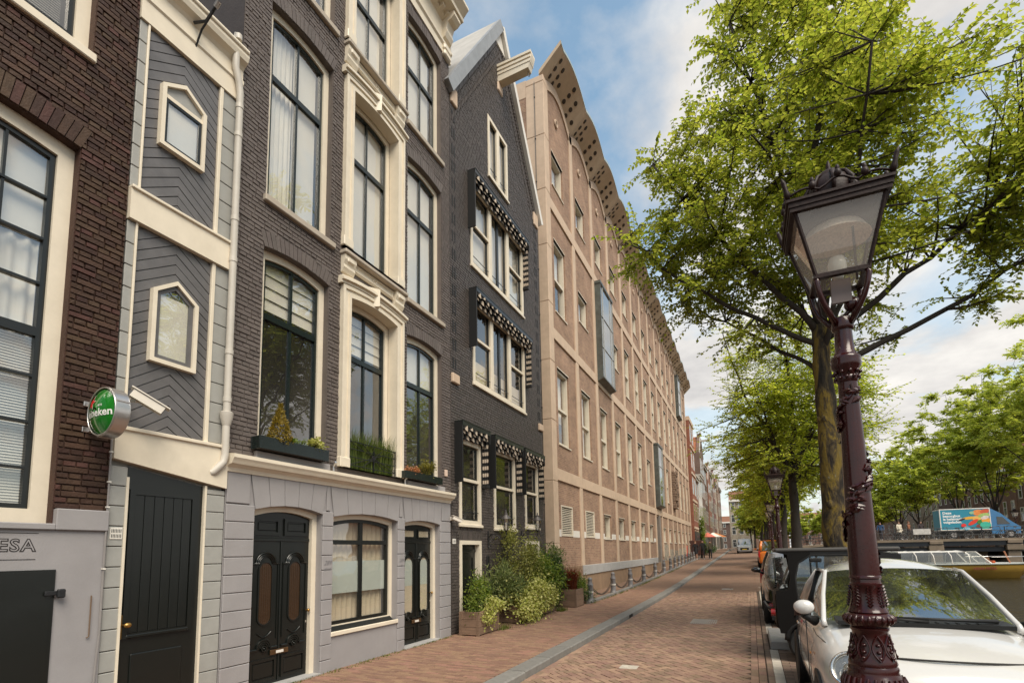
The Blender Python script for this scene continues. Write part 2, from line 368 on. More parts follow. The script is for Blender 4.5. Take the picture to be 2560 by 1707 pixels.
FARP = brickmat('distant_paving', (.245, .152, .105), (.205, .125, .086), (.15, .10, .07), bw=.2, bh=.07, axis='xy', var=.15)
ASPH = mat('far_ground', (.12, .11, .10), .9, .2, .3)
WATER = bpy.data.materials.new('canal_water')
def make_water():
    m = WATER; m.use_nodes = True; nt = m.node_tree; N = nt.nodes.new; L = nt.links.new; b = nt.nodes['Principled BSDF']
    b.inputs['Base Color'].default_value = (.022, .018, .007, 1); b.inputs['Roughness'].default_value = .08; b.inputs['IOR'].default_value = 1.33
    g = N('ShaderNodeNewGeometry'); mp = N('ShaderNodeMapping'); mp.inputs['Scale'].default_value = (2.6, 1.6, 1); L(g.outputs['Position'], mp.inputs[0])
    n = N('ShaderNodeTexNoise'); n.inputs['Scale'].default_value = 1.3; n.inputs['Detail'].default_value = 5; n.inputs['Roughness'].default_value = .6; L(mp.outputs[0], n.inputs['Vector'])
    bp = N('ShaderNodeBump'); bp.inputs['Strength'].default_value = 1.0; bp.inputs['Distance'].default_value = .30; L(n.outputs[0], bp.inputs['Height']); L(bp.outputs[0], b.inputs['Normal'])
make_water()
def sheet(name, x0, x1, ys, zf, m, parent=None, drop=0.0, thick=.25):
    mb = MB(); vs = []; fs = []
    xs = [x0, x1]
    for y in ys:
        for x in xs: vs.append((x, y, zf(x, y)-drop))
    n = len(ys)
    for i in range(n-1): fs.append((2*i, 2*i+1, 2*i+3, 2*i+2))
    for y in ys:
        for x in xs: vs.append((x, y, zf(x, y)-drop-thick))
    o = 2*n
    for i in range(n-1): fs += [(o+2*i, 2*i, 2*i+2, o+2*i+2), (2*i+1, o+2*i+1, o+2*i+3, 2*i+3)]
    fs.append((0, o, o+1, 1))
    mb.add(vs, fs); return mb.build(name, m, parent)
YS = [-12, 0, 16, 18, 20, 22, 24, 26, 28, 40, 60, 90, 130, 260]
YN = [-12, 0, 8, 16, 18, 20, 22]
YFAR = [22, 24, 26, 28, 40, 60, 90, 130, 260]
flat = lambda x, y: zg(y)
g = MB().box(-900, 900, -400, 1800, -2.2, -1.9).build('ground', ASPH); struct(g)
sidewalk = struct(sheet('sidewalk', -5.9, -3.29, YN, flat, SAND, drop=.012))
sheet('far_paving', -5.9, -3.29, YFAR, flat, FARP, sidewalk)
road = struct(sheet('road', -3.02, .1, YN, zr, SAND, drop=.012))
sheet('far_paving', -3.02, .1, YFAR, zr, FARP, road)
parking = struct(sheet('parking_strip', .1, 2.62, YN, flat, SAND, drop=.012))
sheet('far_paving', .1, 2.62, YFAR, flat, FARP, parking)
# houses' footing strip behind the facades
struct(MB().box(-60, -5.9, -12, 300, -1.5, -.06).build('building_ground', ASPH))

def lay(parent, bricks, m, size, nind, name):
    """bricks: (x, y, z, rot, lx, ly); the nearest whole ones become objects of their own"""
    bricks.sort(key=lambda b: (b[0]**2+b[1]**2))
    L, W = size; H = .05
    me = mesh_of(MB().cbox(-L/2, L/2, -W/2, W/2, -H, 0, .004), name, m)
    cnt = 0; mb = MB(); r = random.Random(3)
    for x, y, z, rot, lx, ly in bricks:
        dz = r.uniform(-.0025, .0025); tl = r.uniform(-.012, .012)
        vis = (x+0.0)*0.372 < y*1.0 and y > 3.6 and x/y > -1.45
        if cnt < nind and vis and abs(lx-L) < 1e-4:
            add_at(name, me, parent, (x, y, z+dz), (tl, r.uniform(-.008, .008), rot+r.uniform(-.01, .01))); cnt += 1
        else:
            c, s = math.cos(rot), math.sin(rot); b = .003; vs = []
            for zz, q in ((z+dz-H, 0), (z+dz-b, 0), (z+dz, b)):
                for a, e in ((-1, -1), (1, -1), (1, 1), (-1, 1)):
                    u = a*(lx/2-q); v = e*(ly/2-q); vs.append((x+u*c-v*s, y+u*s+v*c, zz+tl*v))
            mb.add(vs, [(8, 9, 10, 11)]+[(i, (i+1) % 4, 4+(i+1) % 4, 4+i) for i in range(4)]+[(4+i, 4+(i+1) % 4, 8+(i+1) % 4, 8+i) for i in range(4)])
    return mb.build(name+'s', m, parent, kind='stuff')
def pave():
    g_ = .006
    # pavement: running bond, long side across the street
    L, W = .205, .068; B = []
    y = 3.2; row = 0
    while y < 22:
        x = -5.78+(L/2 if row % 2 else 0)
        xs = [-5.78] if row % 2 else []
        while x < -3.3:
            a, b = x, min(x+L, -3.295)
            if b-a > .03: B.append(((a+b)/2, y+W/2, zg(y), 0, b-a-g_, W-g_))
            x += L
        if row % 2: B.append((-5.78+L/4, y+W/2, zg(y), 0, L/2-g_, W-g_))
        y += W; row += 1
    lay(sidewalk, B, PAVEB, (L-g_, W-g_), 300, 'paving_brick')
    # road: diagonal herringbone between two edge courses
    W = .1; L = .2; B = []; c = s = math.sqrt(.5)
    def put(u0, v0, hor):
        u, v = (u0+1, v0+.5) if hor else (u0+.5, v0+1)
        u *= W; v *= W
        x, y = u*c-v*s-1.45, u*s+v*c+2.0
        if -2.86 < x < -.10 and 3.0 < y < 22: B.append((x, y, zr(x, y), math.pi/4+(0 if hor else math.pi/2), L-g_, W-g_))
    for i in range(-160, 160):
        for j in range(-260, 260):
            a, b = 2*i+j, 2*i-j
            x = (a*c-b*s)*W-1.45; y = (a*s+b*c)*W+2
            if not (-3.4 < x < .5 and 2.5 < y < 22.5): continue
            put(a, b, True); put(a+2, b, False)
    # edge courses along the kerb and along the parking strip
    for x0, n in ((-3.015, 2), (-.105, 2)):
        for k in range(n):
            y = 3.0+(.1 if k else 0)
            while y < 22:
                x = x0+k*.1+.05; B.append((x, y+.1, zr(x, y), math.pi/2, .2-g_, .1-g_)); y += .2
    lay(road, B, ROADB, (L-g_, W-g_), 300, 'road_clinker')
    B = []; y = 3.4; row = 0
    while y < 16:
        x = .31-(.1 if row % 2 else 0)
        while x < 2.6:
            a, b = max(x, .31), x+.2
            if b-a > .03: B.append(((a+b)/2, y+.05, zg(y), 0, b-a-g_, .1-g_))
            x += .2
        y += .1; row += 1
    y = 3.0
    while y < 16:
        B.append((.145, y+.1, 0, math.pi/2, .2-g_, .08-g_)); y += .2
    lay(parking, B, PARKB, (.2-g_, .1-g_), 120, 'parking_brick')
    me = mesh_of(MB().cbox(-.06, .06, -.098, .098, -.05, .0, .004), 'line_paver', LINEM)
    y = 4.0
    while y < 24:
        if not 9.75 < y < 11.55: add_at('line_paver', me, parking, (.245, y+.1, zg(y)+.001), (0, 0, rnd.uniform(-.01, .01)))
        y += .2
pave()
# kerb of single stones
kerb = struct(MB().box(-3.27, -3.05, -12, 22, -.6, -.14).build('kerb', KERBM))
def kerbstone(l):
    b = .018; prof = [(-.135, -.3), (.135, -.3), (.135, -b), (.135-b, 0), (-.135, 0)]
    return mesh_of(MB().prism([(x, z) for x, z in prof], 'y', .004, l-.004), 'kerb_stone', KERBM)
KS = {.9: kerbstone(.9), 1.1: kerbstone(1.1), 1.0: kerbstone(1.0)}
y = -2.0
while y < 90:
    l = rnd.choice([.9, 1.0, 1.1, 1.0]); dz = zg(y+l)-zg(y)
    if not 13.6 < y < 14.2: pass
    add_at('kerb_stone', KS[l], kerb, (-3.155+rnd.uniform(-.004, .004), y, zg(y)+.006+rnd.uniform(-.004, .004)), (math.atan2(dz, l), 0, rnd.uniform(-.004, .004)))
    y += l
MB().box(-3.29, -3.02, 90, 250, .9, 1.5).build('far_kerb', KERBM, kerb)
# gully mouth in the kerb face
t = thing('kerb_gully', 'small iron gully mouth set into the grey kerb face', 'drain', (-3.02, 14.0, -.1))
MB().box(-3.024, -3.014, 13.8, 14.2, -.09, -.012).build('opening', BLACK, t)
for k in range(4): MB().box(-3.016, -3.008, 13.84+k*.1, 13.87+k*.1, -.088, -.014).build('bar', IRON, t)
# covers in the road
def cover(name, label, x, y, w, l, ribs, m):
    z = zr(x, y)+.004
    t = thing(name, label, 'drain cover', (x, y, z))
    MB().ring([(x-w/2, y-l/2), (x+w/2, y-l/2), (x+w/2, y+l/2), (x-w/2, y+l/2)], [(x-w/2+.03, y-l/2+.03), (x+w/2-.03, y-l/2+.03), (x+w/2-.03, y+l/2-.03), (x-w/2+.03, y+l/2-.03)], 'x', 0, 0) if False else None
    MB().box(x-w/2, x+w/2, y-l/2, y+l/2, z-.03, z).build('plate', m, t)
    for k in range(ribs):
        xx = x-w/2+.04+(w-.08)*(k+.5)/ribs
        MB().box(xx-.3*(w-.08)/ribs, xx+.3*(w-.08)/ribs, y-l/2+.05, y+l/2-.05, z, z+.006).build('rib', m, t)
COVM = mat('worn_cast_iron', (.30, .27, .24), .45, .15, 20, metal=.4)
cover('drain_grate', 'ribbed iron drain grate in the brick road beside the dark parked cars', -1.1, 13.3, .62, .85, 12, COVM)
cover('valve_cover', 'small pale rectangular valve cover in the herringbone road', -1.78, 7.97, .26, .24, 2, LINEM)
cover('manhole_cover', 'worn manhole cover further up the brick road', -.95, 23.3, .5, .5, 3, COVM)
# raised strip at the foot of the office building
strip = struct(sheet('bollard_strip', -5.75, -4.9, [16.2, 20, 24, 28, 40, 60], lambda x, y: zg(y)+.07, FARP, thick=.3))
y = 16.2
while y < 58:
    add_at('edging_stone', KS[1.0], strip, (-4.87, y, zg(y)+.08), (math.atan2(zg(y+1)-zg(y), 1), 0, 0), (.5, 1, 1)); y += 1.0
# tree-pit kerb by the microcar
CONC = mat('pale_concrete', (.33, .315, .295), .8, .12, 9, .2, 60)
for k, (a, b) in enumerate(((9.8, 10.62), (10.64, 11.46))):
    t = MB().cbox(.2, .5, a, b, 0, .13, .012).build('kerb_block', CONC)
    tag(t, 'grey concrete kerb block %s' % ('beside the wheel of the black microcar' if k == 0 else 'nearer the tyre of the glossy black car'), 'kerb block')
# quay edge, canal and far bank
quay = struct(sheet('quay_wall', 2.62, 3.1, YS, flat, STONEG, thick=3.0))
water = MB(); water.add([(3.0, -60, -.9), (23.2, -60, -.9), (23.2, 420, -.9), (3.0, 420, -.9)], [(0, 1, 2, 3)]); struct(water.build('water', WATER))
struct(MB().box(23, 24, -60, 420, -2.2, .9).build('far_quay_wall', mat('quay_brick', (.12, .10, .08), .9, .3, 2)))
struct(MB().box(24, 70, -60, 420, -2.2, .85).build('far_bank', FARP))
# ------------------------------------------------------------------ facade helpers
def outline(y0, y1, z0, z1, rise=0, n=10):
    if not rise: return [(y0, z0), (y1, z0), (y1, z1), (y0, z1)]
    return [(y0, z0), (y1, z0)]+[(lerp(y1, y0, i/n), z1+rise*(1-(2*i/n-1)**2)) for i in range(n+1)]
def arch_z(op, y):
    y0, y1, z0, z1, rise = op[:5]
    t = (y-y0)/(y1-y0); return z1+rise*(1-(2*t-1)**2)
def wall_face(H, name, m, x, y0, y1, z0, z1, ops, rec=.3, top=None):
    ys = {y0, y1}
    if top:
        for i in range(1, 12): ys.add(lerp(y0, y1, i/12))
        for q in getattr(top, 'brk', ()): ys.add(q)
    for o in ops:
        a, b = max(o[0], y0), min(o[1], y1)
        ys |= {a, b}
        if o[4]:
            for i in range(1, 8): ys.add(lerp(a, b, i/8))
    ys = sorted(ys); mb = MB()
    for a, b in zip(ys, ys[1:]):
        if b-a < 1e-6: continue
        ta, tb = (top(a), top(b)) if top else (z1, z1)
        cur = [(z0, z0)]
        segs = sorted([o for o in ops if o[0] < (a+b)/2 < o[1]], key=lambda o: o[2])
        la, lb = z0, z0
        for o in segs:
            if o[2] > max(la, lb)+1e-6: mb.add([(x, a, la), (x, b, lb), (x, b, o[2]), (x, a, o[2])], [(0, 1, 2, 3)])
            la, lb = arch_z(o, a), arch_z(o, b)
        if ta > la or tb > lb: mb.add([(x, a, la), (x, b, lb), (x, b, tb), (x, a, ta)], [(0, 1, 2, 3)])
    for o in ops:
        p = outline(*o[:5], n=8); n = len(p)
        mb.add([(x, u, v) for u, v in p]+[(x-rec, u, v) for u, v in p], [(i, (i+1) % n, n+(i+1) % n, n+i) for i in range(n)])
    return mb.build(name, m, H)
def brick_wall(H, m, x, y0, y1, z0, z1, ops, bl=.21, bh=.062, top=None, seed=1, nind=300, prot=.010, vb=.2, toplim=None):
    """courses of single bricks round the openings, with a fan of bricks over each arch"""
    r = random.Random(seed); gap = .009; full = []; mb = MB(); z = z0; row = 0
    def emit(a, b, z, d):
        h = bh-gap; j = .002
        q = [r.uniform(-j, j) for _ in range(8)]; c = .004
        vs = [(x-.02, a, z), (x-.02, b, z), (x-.02, b, z+h), (x-.02, a, z+h),
              (x+d+q[0], a+c, z+c+q[4]), (x+d+q[1], b-c, z+c+q[5]), (x+d+q[2], b-c, z+h-c+q[6]), (x+d+q[3], a+c, z+h-c+q[7])]
        mb.add(vs, [(4, 5, 6, 7), (0, 1, 5, 4), (1, 2, 6, 5), (2, 3, 7, 6), (3, 0, 4, 7)])
    while z+bh <= z1+1e-6:
        zm = z+bh/2; segs = [(y0, y1)]
        if top:
            lo = [y for y in [lerp(y0, y1, i/240) for i in range(241)] if top(y) > z+bh*.8]
            if not lo: break
            segs = [(lo[0], lo[-1])]
        for o in ops:
            oa, ob, oz0, oz1, rise = o[:5]; v = o[5] if len(o) > 5 else vb
            if zm < oz0 or zm > oz1+rise+v: continue
            if zm <= oz1+v*.999 or not rise:
                if zm > oz1+v: continue
                ea, eb = oa, ob
            else:
                t = (zm-oz1-v)/rise; w = (ob-oa)/2*math.sqrt(max(0, 1-t)); c = (oa+ob)/2; ea, eb = c-w, c+w
            ns = []
            for a, b in segs:
                if eb <= a or ea >= b: ns.append((a, b)); continue
                if ea-a > .02: ns.append((a, ea))
                if b-eb > .02: ns.append((eb, b))
            segs = ns
        step = bl if row % 2 == 0 else bl/2
        st = y0+((row//2) % 2)*bl/2*.5
        for a, b in segs:
            k = math.floor((a-st)/step); y = st+k*step
            while y < b:
                ya, yb = max(y, a), min(y+step, b); y += step
                if yb-ya < .028: continue
                d = prot+r.uniform(-.004, .004)
                if step == bl and yb-ya > bl-1e-4: full.append((ya+gap/2, yb-gap/2, z, d))
                else: emit(ya+gap/2, yb-gap/2, z, d)
        z += bh; row += 1
    for o in ops:                                        # fans over the openings
        oa, ob, oz0, oz1, rise = o[:5]; v = o[5] if len(o) > 5 else vb
        if v <= 0: continue
        n = max(4, int((ob-oa)/.068)); c = (oa+ob)/2; cz = oz1-(ob-oa)*1.1
        for i in range(n):
            a, b = lerp(oa, ob, i/n)+.004, lerp(oa, ob, (i+1)/n)-.004
            za, zb = arch_z(o, a)+.004, arch_z(o, b)+.004; h = v-.012; d = prot+r.uniform(-.003, .004)
            ka, kb = (a-c)/(za-cz)*h*.8, (b-c)/(zb-cz)*h*.8
            vs = [(x-.02, a, za), (x-.02, b, zb), (x-.02, b+kb, zb+h), (x-.02, a+ka, za+h), (x+d, a, za), (x+d, b, zb), (x+d, b+kb, zb+h), (x+d, a+ka, za+h)]
            mb.add(vs, [(4, 5, 6, 7), (0, 1, 5, 4), (1, 2, 6, 5), (2, 3, 7, 6), (3, 0, 4, 7)])
    full.sort(key=lambda q: q[0]**2+(q[2]-CAMZ)**2)
    lim = [q for q in full if toplim is None or toplim(q)]
    ind = set(lim[:nind]); hh = bh-gap
    me = mesh_of(MB().cbox(-.02, 0, 0, bl-gap, 0, hh, .003), 'brick', m)
    for q in full:
        if q in ind: add_at('brick', me, H, (x+q[3], q[0], q[2]), (r.uniform(-.006, .006), r.uniform(-.03, .03), r.uniform(-.01, .01)))
        else: emit(q[0], q[1], q[2], q[3])
    return mb.build('bricks', m, H, kind='stuff')
def drape(ya, yb, za, zb, x, folds=7, amp=.018, seed=0):
    r = random.Random(seed); n = folds*6; mb = MB(); vs = []
    ph = [r.uniform(-.6, .6) for _ in range(folds+2)]
    for j in range(3):
        z = lerp(za, zb, j/2)
        for i in range(n+1):
            t = i/n; q = t*folds; vs.append((x+amp*math.sin(2*math.pi*q+ph[int(q)])*(1.15-.3*j/2), lerp(ya, yb, t), z))
    w = n+1
    mb.add(vs, [(j*w+i, j*w+i+1, (j+1)*w+i+1, (j+1)*w+i) for j in range(2) for i in range(n)]); return mb
def window(H, y0, y1, z0, z1, x=XF, rec=.1, rise=0, fw=.08, fm=None, sw=.04, sm=None, vm=(), hm=(), mw=.034, gl=None, cur=(), depth=.09, inner=.9, name='window', sash=True, intm=None):
    fm = fm or CREAM; sm = sm or BLACKP; gl = gl or GLASS
    xa = x-rec
    W = MB().ring(outline(y0, y1, z0, z1, rise), outline(y0+fw, y1-fw, z0+fw, z1-fw, rise), 'x', xa-depth, xa).build(name, fm, H)
    a, b, c, d = y0+fw, y1-fw, z0+fw, z1-fw
    xs = xa-.03
    if sash:
        MB().ring(outline(a, b, c, d, rise), outline(a+sw, b-sw, c+sw, d-sw, rise), 'x', xs-.05, xs).build('sash', sm, W, None)
        a2, b2, c2, d2 = a+sw, b-sw, c+sw, d-sw
    else: a2, b2, c2, d2 = a, b, c, d
    op = (a2, b2, c2, d2, rise)
    for y in vm: MB().box(xs-.045, xs-.005, y-mw/2, y+mw/2, c2, arch_z(op, y)).build('muntin', sm, W)
    for q in hm:
        z, th, mm = (q+(None,))[:3] if len(q) < 3 else q
        MB().box(xs-.05, xs+.008, a2-.002, b2+.002, z-th/2, z+th/2).build('transom' if th > .045 else 'muntin', mm or sm, W)
    ys = [a2]+sorted(vm)+[b2]; zs = [c2]+sorted(q[0] for q in hm)+[d2]; xp = xs-.03
    for i in range(len(ys)-1):
        for j in range(len(zs)-1):
            ya, yb, za, zb = ys[i], ys[i+1], zs[j], zs[j+1]
            if j == len(zs)-2 and rise: p = [(ya, za), (yb, za)]+[(lerp(yb, ya, k/6), arch_z(op, lerp(yb, ya, k/6))) for k in range(7)]
            else: p = [(ya, za), (yb, za), (yb, zb), (ya, zb)]
            tl = rnd.uniform(-.002, .002)
            MB().add([(xp+tl*(q[1]-za), q[0], q[1]) for q in p], [tuple(range(len(p)))]).build('pane', gl, W)
    zt = z1+rise
    xb, xf = xa-inner, xa-depth
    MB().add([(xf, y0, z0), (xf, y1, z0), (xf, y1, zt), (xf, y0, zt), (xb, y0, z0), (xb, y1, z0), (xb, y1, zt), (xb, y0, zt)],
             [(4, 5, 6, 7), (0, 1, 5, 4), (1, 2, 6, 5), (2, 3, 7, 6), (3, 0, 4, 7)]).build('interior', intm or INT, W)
    for k, q in enumerate(cur):
        kind, ya, yb, za, zb, m = q[:6]
        if kind == 'drape': drape(ya, yb, za, zb, xp-.09, q[6] if len(q) > 6 else max(2, int((yb-ya)/.11)), seed=int(ya*97+za*13)).build('curtain', m, W, 0)
        elif kind == 'flat': MB().box(xp-.075, xp-.06, ya, yb, za, zb).build('blind', m, W)
        elif kind == 'film': MB().add([(xp-.006, ya, za), (xp-.006, yb, za), (xp-.006, yb, zb), (xp-.006, ya, zb)], [(0, 1, 2, 3)]).build('frosted_film', m, W)
        elif kind == 'roman':
            n = max(2, int((zb-za)/.16)); mb = MB()
            for i in range(n):
                u, v = lerp(za, zb, i/n), lerp(za, zb, (i+1)/n); mb.add([(xp-.05, ya, u), (xp-.05, yb, u), (xp-.075, yb, v), (xp-.075, ya, v)], [(0, 1, 2, 3)])
            mb.build('blind', m, W)
        elif kind == 'slats':
            n = int((zb-za)/.026); mb = MB()
            for i in range(n):
                u = za+i*.026; mb.add([(xp-.045, ya, u), (xp-.045, yb, u), (xp-.065, yb, u+.024), (xp-.065, ya, u+.024)], [(0, 1, 2, 3)])
            mb.build('venetian_blind', m, W)
    return W
def facade_mass(H, m, x, y0, y1, z0, z1, back=10, side=None):
    return MB().box(x-back, x-1.15, y0+.02, y1-.02, z0, z1).build('building_core', side or m, H)
def sides(H, m, x, y0, y1, z0, z1, back=10):
    mb = MB()
    mb.box(x-back, x-.012, y0, y0+.05, z0, z1); mb.box(x-back, x-.012, y1-.05, y1, z0, z1)
    return mb.build('side_wall', m, H)
# ------------------------------------------------------------------ the brown brick corner of a cafe
def brown_house():
    H = thing('brown_brick_house', 'brown painted brick house with tall black sash windows in cream frames', 'house', (XF, 1.0, 0))
    y0, y1 = -2.2, 2.895
    w1 = (.62, 2.46, 2.03, 5.72, .07, .24); w2 = (.62, 2.50, 6.70, 9.3, 0, 0)
    wall_face(H, 'wall', BROWNB, XF-.006, y0, y1, 0, 9.6, [w1, w2], rec=.22)
    brick_wall(H, BROWNB, XF, y0+2.4, y1, 2.17, 9.5, [w1, w2], bl=.205, bh=.0575, seed=5, prot=.012, toplim=lambda q: q[1] > 1.7 and q[2] < 7.6)
    facade_mass(H, BROWNB, XF, y0, y1, -.1, 9.6)
    sides(H, BROWNB, XF, y0, y1, -.1, 9.6)
    window(H, *w1[:4], rise=.07, rec=.10, fw=.13, sw=.045, vm=[.96, 1.30, 1.63, 1.97], mw=.022, hm=[(5.13, .022), (4.71, .022), (4.27, .022), (3.80, .085), (3.38, .022), (2.95, .022), (2.53, .022)],
           cur=[('drape', .8, 2.3, 3.78, 4.72, CURT, 13), ('flat', .8, 2.3, 4.72, 5.8, CURT), ('slats', .8, 2.3, 2.1, 3.80, WHITE)])
    window(H, .62, 2.50, 6.78, 9.3, rec=.10, fw=.12, sw=.05, vm=[1.55], mw=.03, cur=[('slats', .8, 2.3, 6.9, 9.2, WHITE)])
    MB().cbox(XF-.2, XF+.05, .5, 2.52, 6.68, 6.775, .01).build('sill', CREAM, H)
    # plastered foot
    P = MB().box(XF-.3, XF+.03, y0, 2.893, -.05, 1.97).build('plinth', LILAC, H)
    MB().cbox(XF-.3, XF+.06, 2.47, 2.892, 1.97, 2.168, .008).build('ledge', LILAC, P)
    MB().cbox(XF-.3, XF+.06, y0, 2.47, 1.97, 2.028, .008).build('ledge', LILAC, P)
    # hatch
    D = MB().box(XF+.02, XF+.045, .9, 2.50, -.02, 1.615).build('hatch', BLACKP, H)
    MB().box(XF+.045, XF+.052, .9, 1.68, 0.0, 1.6).build('leaf', BLACKP, D); MB().box(XF+.045, XF+.052, 1.70, 2.47, 0.0, 1.6).build('leaf', BLACKP, D)
    MB().cbox(XF+.052, XF+.075, 2.42, 2.56, 1.385, 1.425, .005).build('hasp', IRON, D)
    MB().cbox(XF+.06, XF+.10, 2.505, 2.565, 1.36, 1.44, .01).build('padlock', IRON, D)
    for z in (1.35, .8): MB().disc((XF+.054, 1.95, z), .012, 'x', 10, .012).build('bolt', IRON, D)
    # lettering that the picture cuts off on its left side
    INK = mat('black_lettering', (.02, .016, .015), .5, 0)
    xl = XF+.031
    def letters(off, m, lift): return text_on(H, 'lettering', 'ESA', .148, m, (xl, 2.085, 1.782), (0, 1, 0), (0, 0, 1), lift=lift, off=off, spacing=1.12)
    letters(.0062, INK, .001); letters(-.0020, LILAC, .0018)
    MB().box(xl, xl+.002, 1.2, 2.36, 1.936, 1.941).build('painted_line', INK, H); MB().box(xl, xl+.002, 1.2, 2.35, 1.707, 1.712).build('painted_line', INK, H)
    # conduit, vent and stay on the wall
    MB().tube([(XF+.045, 2.875, 3.0), (XF+.045, 2.875, 1.0), (XF+.05, 2.86, .75), (XF+.05, 2.85, .45), (XF+.05, 2.83, 0.0)], .009, 6).build('cable', mat('grey_cable', (.25, .23, .22), .6), H, 40)
    for z in (2.75, 2.45, 2.2, 1.6): MB().box(XF+.03, XF+.06, 2.862, 2.888, z, z+.014).build('cable_clip', WHITE, H)
    MB().tube([(XF+.045, 2.79, 1.36), (XF+.045, 2.79, .98), (XF+.045, 2.77, .97)], .006, 6).build('hook_rod', mat('rusty_rod', (.16, .10, .06), .7), H)
brown_house()
def beer_sign():
    GRN = mat('sign_green', (.008, .16, .012), .12, 0, coat=.6); RED = mat('sign_red', (.62, .012, .008), .2, 0); WHT = mat('sign_white', (.8, .8, .76), .3, 0)
    cx, cy, cz, r = -5.40, 2.68, 3.065, .235
    t = thing('beer_sign', 'round green beer sign with red star on a steel bracket on brown brick', 'sign', (XF, cy, cz))
    MB().lathe([(r-.004, -.055), (r, -.05), (r, .05), (r-.004, .055)], 40).build  # profile kept for the drum below
    n = 40; mb = MB()
    def ringy(rad, y): return [(cx+rad*math.cos(2*math.pi*i/n), y, cz+rad*math.sin(2*math.pi*i/n)) for i in range(n)]
    P = [ringy(r-.012, cy-.062), ringy(r, cy-.055), ringy(r, cy+.055), ringy(r-.012, cy+.062)]
    vs = [p for q in P for p in q]
    mb.add(vs, [(k*n+i, k*n+(i+1) % n, (k+1)*n+(i+1) % n, (k+1)*n+i) for k in range(3) for i in range(n)])
    mb.build('drum', STEEL, t, 30)
    for s in (-1, 1):
        mb = MB(); mb.torus((cx, cy+s*.060, cz), r-.010, .008, 'y', 40, 8); mb.build('rim', STEEL, t, 0)
        mb = MB(); vs = [(cx, cy+s*.115, cz)]
        K = 8
        for k in range(1, K+1):
            a = k/K; rad = (r-.018)*a; yy = cy+s*(.050+.065*(1-a*a))
            vs += ringy(rad, yy)
        fs = [(0, 1+i, 1+(i+1) % n) for i in range(n)]+[(1+k*n+i, 1+k*n+(i+1) % n, 1+(k+1)*n+(i+1) % n, 1+(k+1)*n+i) for k in range(K-1) for i in range(n)]
        mb.add(vs, fs); mb.build('face', GRN, t, 0)
    def dome(u, v, lift=.003):                # point on the face towards the camera
        a = math.hypot(u, v)/(r-.018); return (cx+u, cy-(.050+.065*(1-min(1, a*a)))-lift, cz+v)
    def star(rad, lift, m):
        pts = []
        for i in range(10):
            q = rad if i % 2 == 0 else rad*.40; a = math.pi/2+i*math.pi/5-.12; pts.append((q*math.cos(a)-.075, q*math.sin(a)+.075))
        mb = MB(); c = (-.075, .075); vs = []; fs = []
        for i in range(10):
            a, b = pts[i], pts[(i+1) % 10]; o = len(vs)
            for k in range(4):
                for w in (a, b): vs.append(dome(lerp(c[0], w[0], k/3), lerp(c[1], w[1], k/3), lift))
            for k in range(3): fs.append((o+2*k, o+2*k+1, o+2*k+3, o+2*k+2))
        mb.add(vs, fs); mb.build('star', m, t)
    star(.080, .003, WHT); star(.071, .0045, RED)
    def word(body, size, u0, v0, m, off=0):
        vs, fs = text_mb(body, size, off=off, align='CENTER'); mb = MB(); mb.add([dome(u0+a, v0+b+.06*a, .004) for a, b, c in vs], fs); mb.build('lettering', m, t)
    word('Heineken', .098, 0.005, -.060, WHT, .0022); word('1873', .030, .062, .030, WHT, .0004)
    # bracket
    for z in (cz+.125, cz-.125): MB().box(XF+.005, cx-r*.78, cy-.01, cy+.02, z-.022, z+.022).build('bracket_arm', STEEL, t)
    MB().box(cx-r-.03, cx-r+.005, cy-.02, cy+.02, cz-.15, cz+.15).build('bracket_plate', STEEL, t)
    for z in (cz+.125, cz-.125): MB().cbox(XF+.004, XF+.025, cy-.05, cy+.05, z-.025, z+.025, .004).build('wall_plate', STEEL, t)
    for a in (20, 140, 260): MB().cbox(cx+r*math.cos(R(a))-.008, cx+r*math.cos(R(a))+.008, cy-.06, cy+.06, cz+r*math.sin(R(a))-.006, cz+r*math.sin(R(a))+.006, .002).build('clip', STEEL, t)
beer_sign()
def security_camera(label, wall, base, head, L=.36, s=1.0, name='security_camera'):
    """wall: point on the wall; the housing runs from base to head"""
    CW = mat('camera_housing', (.66, .60, .52), .45, .06)
    t = thing(name, label, 'camera', wall)
    b, h = Vector(base), Vector(head); d = (h-b).normalized(); side = d.cross(Vector((0, 0, 1))).normalized(); up = side.cross(d)
    def bx(a0, a1, w0, w1, u0, u1): 
        vs = [b+d*q+side*w*s+up*u*s for q in (a0, a1) for w, u in ((w0, u0), (w1, u0), (w1, u1), (w0, u1))]
        return MB().add(vs, [(0, 3, 2, 1), (4, 5, 6, 7), (0, 1, 5, 4), (1, 2, 6, 5), (2, 3, 7, 6), (3, 0, 4, 7)])
    ln = (h-b).length
    bx(0, ln*.93, -.045, .045, -.045, .035).build('housing', CW, t)
    bx(-.03, ln*1.05, -.058, .058, .040, .052).build('sun_shield', CW, t)
    bx(ln*.93, ln*.94, -.038, .038, -.038, .030).build('lens_window', BLACK, t)
    MB().tube([wall, lerp(Vector(wall), b+d*.08-up*.05*s, .6), b+d*.08-up*.05*s], .018*s, 8).build('arm', CW, t, 40)
    MB().cbox(wall[0]-.01, wall[0]+.02, wall[1]-.04*s, wall[1]+.04*s, wall[2]-.05*s, wall[2]+.05*s, .005).build('wall_plate', CW, t)
security_camera('cream security camera beside the round green beer sign', (XF+.03, 2.95, 3.32), (-5.52, 2.93, 3.35), (-5.40, 3.19, 3.19))
